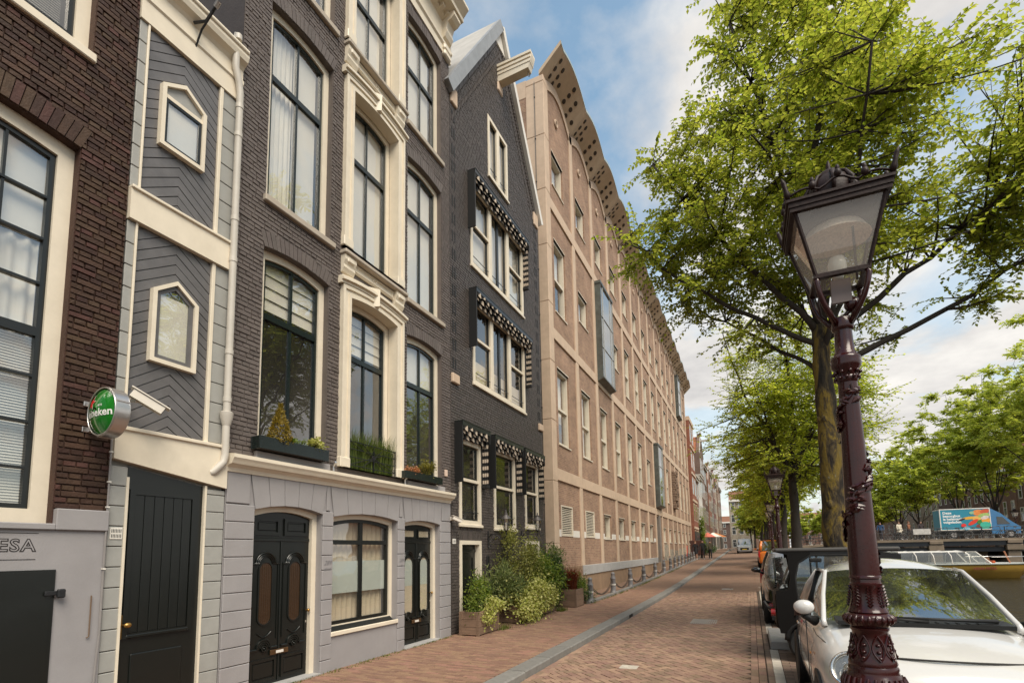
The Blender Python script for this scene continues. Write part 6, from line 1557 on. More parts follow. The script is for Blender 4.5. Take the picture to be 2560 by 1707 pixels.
# ------------------------------------------------------------------ lamp posts, bollards
LAMPM = mat('oxblood_gloss_paint', (.034, .0055, .005), .20, .25, 14, .04, 60, coat=.0)
LAMPD = mat('dark_brown_lamp_paint', (.020, .008, .006), .5, .35, 20, .2, 50, coat=.0, spec=.25)
HAZEG = glass('hazed_lantern_glass', (.95, .94, .90), 1.9, dirt_haze=.20, wav=0, dcol=(.80, .70, .60))  # pale diffuse haze paints the bright sky's glare into the panes
def lamp_post(label, ornate=True, loc=(0, 0, 0)):
    t = thing('street_lamp', label, 'street lamp', (0, 0, 0), 'crown lanterns along the quay')
    n = 28
    MB().lathe([(.20, 0), (.20, .06), (.185, .08), (.185, .55), (.195, .57), (.195, .62), (.17, .66), (.165, .80), (.172, .84)], n).build('pedestal', LAMPM, t, 35)
    MB().lathe([(.150, .84), (.150, .86), (.140, .90), (.143, .955), (.134, .985), (.120, 1.005), (.117, 1.02), (.119, 1.035), (.112, 1.05)], n).build('base_ring', LAMPM, t, 35)
    MB().lathe([(.112, 1.05), (.115, 1.062), (.108, 1.085), (.096, 1.12), (.088, 1.16), (.083, 1.20), (.085, 1.232), (.091, 1.24), (.091, 1.25), (.086, 1.255)], n).build('bell', LAMPM, t, 40)
    MB().lathe([(.086, 1.255), (.103, 1.268), (.114, 1.288), (.116, 1.303), (.110, 1.318), (.100, 1.327), (.092, 1.331), (.096, 1.338), (.090, 1.35)], n).build('bulge_ring', LAMPM, t, 40)
    MB().lathe([(.090, 1.35), (.084, 1.365), (.075, 1.40), (.072, 1.44), (.074, 1.475), (.078, 1.482), (.078, 1.492), (.073, 1.496), (.071, 1.515), (.077, 1.52), (.077, 1.53), (.073, 1.535)], n).build('cup', LAMPM, t, 40)
    MB().lathe([(.073, 1.535), (.071, 1.7), (.066, 1.95), (.061, 2.15), (.054, 2.40), (.050, 2.56), (.049, 2.64)], n).build('shaft', LAMPM, t, 40)
    MB().lathe([(.049, 2.64), (.056, 2.655), (.058, 2.67), (.052, 2.68), (.060, 2.71), (.074, 2.735), (.078, 2.755), (.074, 2.768), (.078, 2.78), (.074, 2.795), (.060, 2.805), (.056, 2.82)], n).build('capital', LAMPM, t, 40)
    MB().lathe([(.056, 2.82), (.050, 2.83), (.047, 2.90), (.045, 2.955), (.054, 2.962), (.057, 2.975), (.057, 3.015), (.050, 3.03), (.02, 3.035)], n).build('neck', LAMPM, t, 40)
    r = random.Random(8)
    if ornate:
        # leaf ring on the base, acanthus on the cup, diamonds on the bell
        mb = MB()
        for i in range(26):
            a = 2*math.pi*i/26; c, s = math.cos(a), math.sin(a); mb.tube([(c*.136, s*.136, .995), (c*.148, s*.148, .955), (c*.146, s*.146, .905), (c*.140, s*.140, .875)], [.006, .013, .011, .004], 6)
        mb.build('leaf_ring', LAMPM, t, 60)
        mb = MB()
        for i in range(22):
            a = 2*math.pi*i/22; c, s = math.cos(a), math.sin(a); mb.tube([(c*.101, s*.101, 1.268), (c*.117, s*.117, 1.288), (c*.119, s*.119, 1.305), (c*.106, s*.106, 1.32)], [.004, .008, .010, .005], 6)
        mb.build('leaf_ring', LAMPM, t, 60)
        mb = MB()
        for i in range(8):
            a = 2*math.pi*i/8
            for k in range(7):
                z = 1.365+k*.016
                for s_ in (-1, 1):
                    w = .26*(1-.35*abs(k-3)/3); rad = .088-.0022*k
                    mb.tube([(math.cos(a)*rad, math.sin(a)*rad, z), (math.cos(a+s_*w*.6)*(rad+.006), math.sin(a+s_*w*.6)*(rad+.006), z+.016), (math.cos(a+s_*w)*rad, math.sin(a+s_*w)*rad, z+.010)], [.003, .005, .002], 5)
        mb.build('acanthus', LAMPM, t, 60)
        mb = MB()
        for i in range(9):
            a0 = 2*math.pi*i/9
            for s_ in (-1, 1):
                pts = []
                for k in range(9):
                    q = k/8; z = lerp(1.215, 1.085, q); rad = lerp(.0875, .114, q**1.6)+.003; a = a0+s_*.30*math.sin(math.pi*q); pts.append((rad*math.cos(a), rad*math.sin(a), z))
                mb.tube(pts, .0042, 5)
            for zc in (1.13, 1.165, 1.10): rad = lerp(.0875, .114, ((1.215-zc)/.13)**1.6); mb.sphere((rad*math.cos(a0), rad*math.sin(a0), zc), (.012, .012, .009), 6, 5)
        mb.build('bell_tracery', LAMPM, t, 60)
        # vine winding up the shaft
        def rad_at(z):
            zs = [(1.535, .073), (1.7, .071), (1.95, .066), (2.15, .061), (2.4, .054), (2.56, .05), (2.66, .055)]
            for (a, ra), (b, rb) in zip(zs, zs[1:]):
                if a <= z <= b: return lerp(ra, rb, (z-a)/(b-a))
            return .05
        mb = MB(); pts = []
        for k in range(100):
            z = 1.55+k*.0108; a = k*.115+.35*math.sin(k*.42); rad = rad_at(z)+.004; pts.append((rad*math.cos(a), rad*math.sin(a), z))
        mb.tube(pts, .008, 6)
        for k in range(3, 97, 3):
            p = Vector(pts[k]); rr_ = rad_at(p.z)
            for _ in range(5):
                da = r.uniform(-.55, .55); dz = r.uniform(-.025, .03); a = math.atan2(p.y, p.x)+da; q = Vector((math.cos(a)*(rr_+.004), math.sin(a)*(rr_+.004), p.z+dz)); tn = Vector((-math.sin(a), math.cos(a), r.uniform(-.8, .8))).normalized(); nn = Vector((math.cos(a), math.sin(a), 0)); sd = tn.cross(nn); L = r.uniform(.020, .036)
                mb.add([q-tn*L, q+sd*L*.5+nn*.005, q+tn*L+nn*.008, q-sd*L*.5+nn*.005, q+nn*.016], [(0, 1, 4), (1, 2, 4), (2, 3, 4), (3, 0, 4)])
        mb.build('vine', LAMPM, t)
        mb = MB()
        for i in range(10):
            a = 2*math.pi*i/10
            for zz, rr_ in ((2.70, .066), (2.668, .06)): mb.sphere((rr_*math.cos(a+zz*9), rr_*math.sin(a+zz*9), zz), (.011, .011, .012), 6, 5)
        mb.build('capital_leaves', LAMPM, t, 60)
    MB().sphere((.055, -.02, 3.10), .043, 16, 10).build('ball_knob', LAMPM, t, 0)
    MB().tube([(.0, 0, 3.03), (.05, -.02, 3.08)], .012, 8).build('knob_stem', LAMPM, t, 0)
    zb, zt, hb, ht = 3.26, 3.68, .128, .232
    # cradle
    for sx in (-1, 1):
        for sy in (-1, 1):
            MB().tube([(sx*.035, sy*.035, 2.99), (sx*.075, sy*.075, 3.06), (sx*.10, sy*.10, 3.11), (sx*.118, sy*.118, 3.17), (sx*.128, sy*.128, 3.23), (sx*.115, sy*.115, 3.275)], [.018, .017, .016, .015, .016, .012], 8).build('cradle_arm', LAMPM, t, 0)
    MB().tube([(-.06, -.03, 3.0), (-.11, -.05, 3.05), (-.12, -.06, 3.13), (-.10, -.06, 3.2)], .007, 6).build('cable', LAMPD, t, 0)
    MB().box(-.05, .05, -.06, -.035, 3.11, 3.25).build('gear_box', mat('lamp_gear_box', (.16, .12, .11), .5), t)
    F = MB().ring([(-hb-.012, -hb-.012), (hb+.012, -hb-.012), (hb+.012, hb+.012), (-hb-.012, hb+.012)], [(-hb+.02, -hb+.02), (hb-.02, -hb+.02), (hb-.02, hb-.02), (-hb+.02, hb-.02)], 'x', zb-.012, zb+.012)
    F.v = [(y, z, x) for x, y, z in F.v]; F.build('bottom_frame', LAMPD, t)
    C = [(-1, -1), (1, -1), (1, 1), (-1, 1)]
    for i, (sx, sy) in enumerate(C):
        MB().tube([(sx*hb, sy*hb, zb), (sx*ht, sy*ht, zt)], .012, 6).build('corner_bar', LAMPD, t, 40)
        ux, uy = C[(i+1) % 4]
        a, b, c, d = (sx*hb, sy*hb, zb), (ux*hb, uy*hb, zb), (ux*ht, uy*ht, zt), (sx*ht, sy*ht, zt)
        MB().add([a, b, c, d], [(0, 1, 2, 3)]).build('glass_pane', HAZEG, t)
    for k, (o, i_, z0, z1) in enumerate(((.252, .215, zt-.03, zt+.0), (.246, .215, zt-.055, zt-.03), (.262, .215, zt+.0, zt+.016))):
        F = MB().ring([(x*o, y*o) for x, y in C], [(x*i_, y*i_) for x, y in C], 'x', z0, z1); F.v = [(y, z, x) for x, y, z in F.v]; F.build('top_rail', LAMPD, t)
    # roof, dome and crown
    MB().add([(-.25, -.25, zt+.016), (.25, -.25, zt+.016), (.25, .25, zt+.016), (-.25, .25, zt+.016), (-.11, -.11, zt+.07), (.11, -.11, zt+.07), (.11, .11, zt+.07), (-.11, .11, zt+.07)], [(0, 1, 5, 4), (1, 2, 6, 5), (2, 3, 7, 6), (3, 0, 4, 7), (4, 5, 6, 7)]).build('roof', LAMPD, t)
    MB().lathe([(.10, .05), (.115, .07), (.12, .11), (.125, .16), (.105, .21), (.075, .24), (.07, .26), (.055, .275), (.03, .285), (.012, .295), (.012, .33), (.004, .36)], 20, (0, 0, zt)).build('dome', LAMPD, t, 40)
    for i in range(8):
        a = 2*math.pi*i/8; MB().tube([(.115*math.cos(a), .115*math.sin(a), zt+.08), (.14*math.cos(a), .14*math.sin(a), zt+.16), (.10*math.cos(a), .10*math.sin(a), zt+.23), (.03*math.cos(a), .03*math.sin(a), zt+.28)], [.010, .014, .010, .006], 6).build('crown_leaf', LAMPD, t, 0)
    e = .252
    for i, (sx, sy) in enumerate(C):
        ux, uy = C[(i+1) % 4]; A, B_ = Vector((sx*e, sy*e, zt+.02)), Vector((ux*e, uy*e, zt+.02)); pts = []
        for k in range(17):
            q = k/16; pts.append(A.lerp(B_, q)+Vector((0, 0, .012+.045*abs(math.sin(3*math.pi*q))*(1.2 if .33 < q < .67 else .7))))
        MB().tube(pts, .0065, 6).build('cresting', LAMPD, t, 0)
        for q in (.25, .5, .75): p = A.lerp(B_, q)+Vector((0, 0, .05 if q != .5 else .085)); MB().sphere(p, (.02, .02, .026), 8, 6).sphere(p+Vector((0, 0, .03)), (.012, .012, .022), 6, 5).build('cresting_leaf', LAMPD, t, 0)
        p = A; o = Vector((sx, sy, 0)).normalized()
        MB().tube([p, p+Vector((0, 0, .03))+o*.005, p+Vector((0, 0, .055))+o*.012, p+Vector((0, 0, .095))+o*.025, p+Vector((0, 0, .125))+o*.04], [.010, .019, .012, .013, .002], 8).build('corner_finial', LAMPD, t, 0)
    # reflector, lamp and gas-lamp glass
    mb = MB(); mb.lathe([(.185, -.15), (.18, -.145), (.15, -.09), (.10, -.06), (.0, -.045)], 28, (0, 0, zt-.01), False); mb.build('reflector', mat('perforated_reflector', (.80, .68, .56), .5, .35, 70, .4, 120), t, 0)
    MB().lathe([(.025, 0), (.03, .03), (.045, .05), (.05, .10), (.04, .14), (.0, .15)], 14, (0, 0, zb+.01)).build('lamp_bulb', mat('milky_bulb', (.7, .68, .62), .2, 0), t, 0)
    MB().box(-.008, .008, -.008, .008, zb, zt-.1).build('lamp_stem', LAMPD, t) if False else MB().box(.09, .102, .0, .012, zb, zt-.09).build('lamp_stem', LAMPD, t)
    return t
L1 = lamp_post('ornate oxblood lamp post rising in front of the white car')
L1.location = (.57, 3.46, 0)
copy_tree(L1, (.80, 17.6, .04), 'second crown lantern post beyond the black car', scale=1.04)
copy_tree(L1, (1.05, 30.0, .16), 'third crown lantern post further along the quay', scale=1.04)
copy_tree(L1, (1.25, 39.5, .35), 'fourth crown lantern post beside the orange van', scale=1.04)
copy_tree(L1, (23.6, 66.0, .85), 'crown lantern post at the far end of the bridge behind the truck', scale=1.05)
# bollards with chains
BOLM = mat('bollard_paint', (.13, .125, .13), .55, .35, 5, stain=.8, stain_col=(.42, .39, .36))
def bollard():
    t = thing('bollard', 'x', 'bollard', (0, 0, 0), 'grey bollards along the office wall')
    MB().lathe([(.115, 0), (.115, .08), (.10, .10), (.095, .52), (.105, .54), (.105, .56), (.085, .60), (.07, .70), (.08, .72), (.08, .75), (.055, .79), (.0, .81)], 16).build('post', BOLM, t, 40)
    MB().lathe([(.106, 0), (.108, .01), (.108, .05), (.106, .06)], 16, (0, 0, .30)).build('sticker_band', mat('pale_stickers', (.45, .43, .40), .7, .5, 7), t, 40)
    mb = MB(); mb.torus((0, .11, .50), .03, .008, 'x', 12, 6); mb.build('chain_ring', IRON, t)
    return t
by = [16.5, 19.6, 22.7, 25.8, 29.2, 32.4]+[35.2+2.2*i for i in range(9)]
ORD = ['first', 'second', 'third', 'fourth', 'fifth', 'sixth', 'seventh', 'eighth', 'ninth', 'tenth', 'eleventh', 'twelfth', 'thirteenth', 'fourteenth', 'fifteenth']
labs = ['%s grey bollard along the office wall, counted from the wooden planters' % q for q in ORD]
b0 = bollard(); b0['label'] = labs[0]; b0.location = (-4.86, by[0], zg(by[0])+.02)
for q, l in list(zip(by, labs))[1:]: copy_tree(b0, (-4.86, q, zg(q)+.05), l, rotz=0)
link = mesh_of((lambda m: m.torus((0, 0, 0), .022, .006, 'x', 10, 5))(MB()), 'link', mat('rusty_chain', (.06, .045, .035), .6, .2))
for i in range(5):
    a, b = by[i], by[i+1]
    t = thing('chain', 'sagging chain between the %s and %s bollards counted from the planters' % (ORD[i], ORD[i+1]), 'chain', (-4.86, (a+b)/2, zg(a)), 'chains between the bollards')
    n = 46
    for k in range(n+1):
        q = k/n; y = lerp(a+.12, b-.12, q); z = lerp(zg(a), zg(b), q)+.52-.36*(1-(2*q-1)**2)
        sl = math.atan2(.36*(2*q-1)*4/(b-a)*1, 1)
        o = add_at('link', link, t, (-4.86, y, z), (sl, 0, 0 if k % 2 else math.pi/2), (1, 1.6, .9))
# rusty container, racks and the far pavement clutter
t = thing('rusty_container', 'rust brown waste container on the pavement beyond the office', 'container', (-5.0, 57.6, zg(57)))
RU = mat('rust_brown', (.09, .035, .025), .7, .25, 5)
MB().cbox(-6.1, -4.5, 57.0, 58.0, zg(57)+.35, zg(57)+1.85, .04).build('body', RU, t)
for k in range(9): MB().box(-6.05+k*.17, -6.0+k*.17, 56.97, 57.0, zg(57)+.4, zg(57)+1.8).build('rib', RU, t)
for x in (-5.9, -4.7): MB().box(x-.08, x+.08, 57.1, 57.9, zg(57)-.02, zg(57)+.35).build('foot', IRON, t)
def parasol(label, x, y, m, r=1.5):
    t = thing('parasol', label, 'parasol', (x, y, zg(y)), 'cafe parasols'); z = zg(y)
    MB().tube([(x, y, z), (x, y, z+2.6)], .03, 6).build('pole', WHITE, t)
    MB().lathe([(r, 2.15), (r*.98, 2.2), (.05, 2.75), (.0, 2.76)], 8, (x, y, z)).build('canopy', m, t)
RP = mat('red_parasol_cloth', (.48, .12, .08), .8, .1)
parasol('red parasol before the white shop front', -4.9, 70, RP, .95); parasol('orange parasol past the tall gable', -4.6, 80, mat('orange_parasol_cloth', (.6, .2, .05), .8, .1)); parasol('pale parasol beside the red one', -4.5, 74, CURT, 1.1)
shrub('climbing_ivy', 'ivy climbing the white shop front far down the street', (-5.4, 67.6, 1.0), E((-5.3, 67.6, 3.2), .5, .8, 2.2), 900, .2, .7, MID, 33)
shrub('cafe_hedge', 'potted hedge on the cafe terrace beyond the pedestrians', (-4.6, 66, .9), E((-4.6, 67, 1.6), .7, 2.0, .6), 900, .16, .7, DARK, 34)
# ------------------------------------------------------------------ vehicles
def loft(stations, prof, nx=None):
    """stations: (y, w, z_low, z_top, crown); prof: list of (fx, fz) from sill to roof centre, fz in 0..1"""
    mb = MB(); rows = []
    for (y, w, zl, zt, cr) in stations:
        half = [(w*fx, zl+(zt-zl)*fz+cr*max(0, (1-fx)**1.0)*(1 if fz > .9 else 0)) for fx, fz in prof]
        row = [(-x, y, z) for x, z in half]+[(x, y, z) for x, z in half[::-1][1:]]
        rows.append(row)
    n = len(rows[0]); vs = [p for r in rows for p in r]
    fs = [(i*n+j, i*n+j+1, (i+1)*n+j+1, (i+1)*n+j) for i in range(len(rows)-1) for j in range(n-1)]
    fs += [(i*n+n-1, i*n, (i+1)*n, (i+1)*n+n-1) for i in range(len(rows)-1)]
    fs += [tuple(range(n-1, -1, -1)), tuple((len(rows)-1)*n+j for j in range(n))]
    return mb.add(vs, fs)
def sub(o, lv=2):
    m = o.modifiers.new('subdivision', 'SUBSURF'); m.levels = lv; m.render_levels = lv; o.data.polygons.foreach_set('use_smooth', [True]*len(o.data.polygons)); return o
def wheel(parent, c, r, w, rim_m, side, spokes=5):
    T = MB(); T.lathe([(r*.62, -w/2), (r*.9, -w/2), (r*.985, -w*.40), (r, -w*.25), (r, w*.25), (r*.985, w*.40), (r*.9, w/2), (r*.62, w/2)], 28, (0, 0, 0), False)
    rot = lambda p: (c[0]+p[2], c[1]+p[0], c[2]+p[1])
    T.v = [rot(p) for p in T.v]; W = T.build('wheel', RUBBER, parent, 35)
    m = MB(); m.lathe([(r*.63, -w*.45), (r*.60, -w*.3), (r*.60, w*.3), (r*.63, w*.45)], 28, (0, 0, 0), False); m.v = [rot(p) for p in m.v]; m.build('rim', rim_m, W, 35)
    xo = c[0]+side*w*.36
    for k in range(spokes):
        a = 2*math.pi*k/spokes+.3; d = (math.cos(a), math.sin(a)); n_ = (-d[1], d[0]); h = r*.05
        p = [(xo, c[1]+d[0]*q+n_[0]*s*h*g, c[2]+d[1]*q+n_[1]*s*h*g) for q, g in ((r*.08, 1.6), (r*.6, 1.0)) for s in (-1, 1)]
        MB().add(p+[(q[0]-side*.02, q[1], q[2]) for q in p], [(0, 1, 3, 2), (4, 6, 7, 5), (0, 2, 6, 4), (1, 5, 7, 3), (2, 3, 7, 6)]).build('spoke', rim_m, W)
    MB().disc((xo, c[1], c[2]), r*.13, 'x', 14, .03).build('hub', rim_m, W)
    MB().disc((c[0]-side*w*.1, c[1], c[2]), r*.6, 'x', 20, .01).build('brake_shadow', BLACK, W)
    return W
CARGLASS = glass('car_glass', (.40, .45, .43), 2.3, dirt_haze=.02, wav=.0, base=.20)
CHROME = mat('chrome', (.75, .73, .70), .08, 0, metal=1)
DKPL = mat('dark_plastic', (.013, .013, .013), .5, .1, spec=.3)
HLG = glass('lamp_glass', (.9, .92, .92), 1.5, dirt_haze=.02, wav=0)
def move(o, loc, rz=0): o.location = loc; o.rotation_euler = (0, 0, rz); return o
def cabin(T, A, paint, pr=.032, roof_b=.07, ws_b=(0, -.12, .02)):
    """A: dict of half-cabin corners, x>0; front of the car towards -y"""
    mir = lambda p: (-p[0], p[1], p[2])
    fb, ft, rt, rb = A['fb'], A['ft'], A['rt'], A['rb']
    MB().patch(mir(fb), fb, ft, mir(ft), ws_b, 12, 8, (0, -.05, roof_b*.3)).build('windscreen', CARGLASS, T, 0)
    MB().patch(mir(rb), rb, rt, mir(rt), (0, .08, .02), 10, 6, (0, .05, roof_b*.3)).build('rear_window', CARGLASS, T, 0)
    MB().patch(mir(ft), ft, rt, mir(rt), (0, -.05, roof_b*.3), 12, 10, (0, .05, roof_b*.3), (0, 0, roof_b*.75)).build('roof', paint, T, 0)
    for s in (1, -1):
        f = (lambda p: p) if s > 0 else mir
        e = .03
        MB().patch(f(fb), f(rb), f(rt), f(ft), (s*e, 0, 0), 10, 5).build('side_window', CARGLASS, T, 0)
        o = Vector((s*.012, 0, .0))
        MB().tube([Vector(f(fb))+Vector((0, -.04, -.05)), f(fb), Vector(f(fb)).lerp(Vector(f(ft)), .5)+Vector((s*.012, -.012, 0)), f(ft), Vector(f(ft))+Vector((-s*.03, .12, .02))], [pr*1.3, pr*1.1, pr, pr*.95, pr*.8], 10).build('front_pillar', paint, T, 0)
        MB().tube([f(rb), Vector(f(rb)).lerp(Vector(f(rt)), .5)+Vector((s*.015, .01, 0)), f(rt)], [pr*2.4, pr*2.0, pr*1.4], 10).build('rear_pillar', paint, T, 0)
        pts = [Vector(f(ft)).lerp(Vector(f(rt)), q)+Vector((s*.02*math.sin(math.pi*q), 0, .018*math.sin(math.pi*q))) for q in [i/6 for i in range(7)]]
        MB().tube(pts, pr*.95, 8).build('roof_rail', paint, T, 0)
        if 'bp' in A:
            q = A['bp']; p0 = Vector(f(fb)).lerp(Vector(f(rb)), q); p1 = Vector(f(ft)).lerp(Vector(f(rt)), q); MB().tube([p0+Vector((s*.03, 0, 0)), p1+Vector((s*.03, 0, 0))], pr*1.1, 6).build('door_pillar', DKPL, T, 0)
    # dark cockpit: dashboard, seats, wheel
    MB().prism([(fb[1]+.05, fb[2]-.08), (fb[1]+.50, fb[2]-.02), (fb[1]+.55, fb[2]-.25), (fb[1]+.1, fb[2]-.3)], 'x', -fb[0]+.06, fb[0]-.06).build('dashboard', mat('dash_grey', (.10, .10, .098), .7, .1), T)
    for x in (-fb[0]*.5, fb[0]*.5):
        S = MB().cbox(x-.22, x+.22, fb[1]+1.0, fb[1]+1.15, fb[2]-.35, fb[2]+.18, .05).build('seat', mat('seat_cloth', (.05, .05, .05), .9, .1), T)
        MB().cbox(x-.11, x+.11, fb[1]+1.03, fb[1]+1.12, fb[2]+.20, fb[2]+.34, .03).build('headrest', MATS['seat_cloth'], T)
    mb = MB(); mb.torus((0, 0, 0), .17, .014, 'y', 24, 6); ca, sa = math.cos(.4), math.sin(.4)
    mb.v = [(x+fb[0]*.5, fb[1]+.55+y*ca-z*sa*-1, fb[2]-.02+z*ca-y*sa) for x, y, z in mb.v]; mb.build('steering_wheel', DKPL, T, 0)
def fiat():
    P = mat('pearl_white_paint', (.58, .565, .54), .20, .02, 3, coat=1.0)
    T = thing('white_car', 'small round white hatchback parked behind the ornate lamp post', 'car', (0, 0, 0))
    prof = [(.70, 0), (.95, .07), (1.0, .30), (1.0, .52), (.985, .70), (.93, .88), (.78, .97), (.42, 1.0), (0, 1.0)]
    st = [(.00, .50, .30, .58, .01), (.03, .60, .22, .66, .015), (.10, .69, .18, .745, .02), (.22, .755, .18, .81, .025), (.42, .795, .18, .88, .03), (.70, .81, .18, .945, .03), (.98, .815, .18, .995, .02), (1.35, .815, .18, 1.01, .0), (2.2, .815, .18, 1.01, 0), (2.9, .80, .18, 1.02, 0), (3.3, .75, .2, .98, 0), (3.48, .66, .24, .86, 0), (3.55, .55, .3, .7, 0)]
    b = loft(st, prof).build('body', P, T); sub(b, 2)
    cabin(T, dict(fb=(.685, .99, .995), ft=(.565, 1.70, 1.405), rt=(.52, 2.86, 1.37), rb=(.66, 3.24, 1.0), bp=.52), P, .021, .125, (0, -.10, .0))
    # bonnet joint lines and ribs
    DL = mat('panel_gap', (.03, .028, .025), .8, 0)
    def bonnet_z(x, y):
        zs = [(0, .60), (.03, .69), (.10, .78), (.22, .835), (.42, .89), (.70, .945), (.98, .995)]
        for (a, za), (c, zc) in zip(zs, zs[1:]):
            if a <= y <= c: z = lerp(za, zc, (y-a)/(c-a)); break
        return z
    MB().tube([(x, .175+.16*(x/.62)**2*1.0, .818+.006*(1-(x/.46)**2)) for x in [lerp(-.46, .46, i/14) for i in range(15)]], .008, 5).build('bonnet_gap', DL, T, 0)
    for s in (-1, 1):
        MB().tube([(s*.62, .30, .80), (s*.70, .55, .83), (s*.765, .85, .88), (s*.775, .98, .92)], .004, 5).build('bonnet_gap', DL, T, 0)
        # headlight
        c = (s*.622, .165, .728)
        def tilt(mb):
            a = s*.42; e = -.42
            out = []
            for x, y, z in mb.v:
                x, y, z = x-c[0], y-c[1], z-c[2]
                y, z = y*math.cos(e)-z*math.sin(e), y*math.sin(e)+z*math.cos(e)
                x, y = x*math.cos(a)-y*math.sin(a), x*math.sin(a)+y*math.cos(a)
                out.append((x+c[0], y+c[1], z+c[2]))
            mb.v = out; return mb
        Hd = tilt(MB().torus(c, .125, .015, 'y', 28, 8)).build('headlight', CHROME, T, 0)
        tilt(MB().sphere(c, (.118, .05, .118), 20, 12)).build('headlight_glass', HLG, Hd, 0)
        tilt(MB().disc((c[0], c[1]+.02, c[2]), .112, 'y', 24, .01)).build('headlight_bowl', mat('bowl_silver', (.55, .54, .52), .25, .2, 30, metal=.8), Hd)
        tilt(MB().sphere((c[0], c[1], c[2]), (.045, .04, .045), 14, 8)).build('headlight_bulb', CHROME, Hd, 0)
        c = (s*.56, .10, .50); mb = MB(); mb.torus(c, .07, .01, 'y', 20, 6); G = tilt(mb).build('fog_lamp', CHROME, T, 0); tilt(MB().sphere(c, (.066, .03, .066), 14, 8)).build('fog_glass', HLG, G, 0)
        # mirrors
        M = MB().sphere((s*.835, 1.02, 1.105), (.088, .06, .068), 18, 12).build('mirror', P, T, 0)
        MB().tube([(s*.74, 1.10, .97), (s*.80, 1.06, 1.0), (s*.835, 1.035, 1.03)], [.05, .03, .035], 10).build('mirror_stalk', DKPL, M, 0)
        MB().box(s*.845-.07, s*.845+.07, 1.062, 1.068, 1.02, 1.13).build('mirror_glass', CHROME, M)
        for y in (.62, 2.92):
            MB().disc((s*.785, y, .30), .325, 'x', 28, .05).build('wheel_arch', BLACK, T); wheel(T, (s*.722, y, .295), .295, .185, mat('silver_rim', (.45, .45, .45), .35, .1, metal=.8), s)
        MB().tube([(s*.819, 1.12, .98), (s*.822, 1.10, .6), (s*.815, 1.12, .28)], .004, 5).build('door_gap', DL, T, 0); MB().tube([(s*.819, 2.25, 1.0), (s*.822, 2.3, .7), (s*.815, 2.25, .28)], .004, 5).build('door_gap', DL, T, 0)
        MB().cbox(s*.825-.012, s*.825+.012, 1.95, 2.10, .82, .85, .01).build('door_handle', CHROME, T)
        MB().cbox(s*.818-.006, s*.818+.006, .88, .94, .70, .72, .004).build('side_repeater', mat('repeater_amber', (.5, .2, .05), .3), T)
    MB().prism([(.78, .985), (1.02, 1.0), (1.02, 1.03), (.78, 1.018)], 'x', -.60, .60).build('cowl', DKPL, T)
    for k in range(26): x = -.44+k*.034; MB().box(x, x+.014, .795, .86, 1.012, 1.026).build('cowl_slot', BLACK, T) if k % 2 == 0 else None
    MB().tube([(.05, .80, 1.03), (-.15, .79, 1.045), (-.50, .86, 1.05)], [.018, .014, .008], 6).build('wiper', BLACK, T, 0)
    MB().tube([(.52, .88, 1.04), (.2, .80, 1.05), (-.22, .785, 1.06)], [.018, .014, .008], 6).build('wiper', BLACK, T, 0)
    MB().cbox(-.10, .10, -.01, .01, .575, .60, .006).build('chrome_whisker', CHROME, T)
    mb = MB(); mb.sphere((0, .012, .655), (.078, .02, .045), 20, 10); EM = mb.build('badge_rim', CHROME, T, 0)
    MB().sphere((0, .004, .655), (.068, .018, .038), 20, 10).build('badge', mat('badge_crimson', (.22, .008, .03), .2, 0, coat=1), T, 0)
    for s in (-1, 1): MB().cbox(s*.28-.17, s*.28+.17, -.008, .014, .61, .622, .004).build('chrome_whisker', CHROME, T)
    MB().box(-.55, .55, -.005, .1, .26, .36).build('grille', BLACK, T); MB().cbox(-.26, .26, -.022, -.008, .40, .51, .004).build('number_plate', mat('plate_yellow', (.75, .52, .05), .5, 0), T)
    move(T, (1.255, 4.60, .03)); return T
fiat()
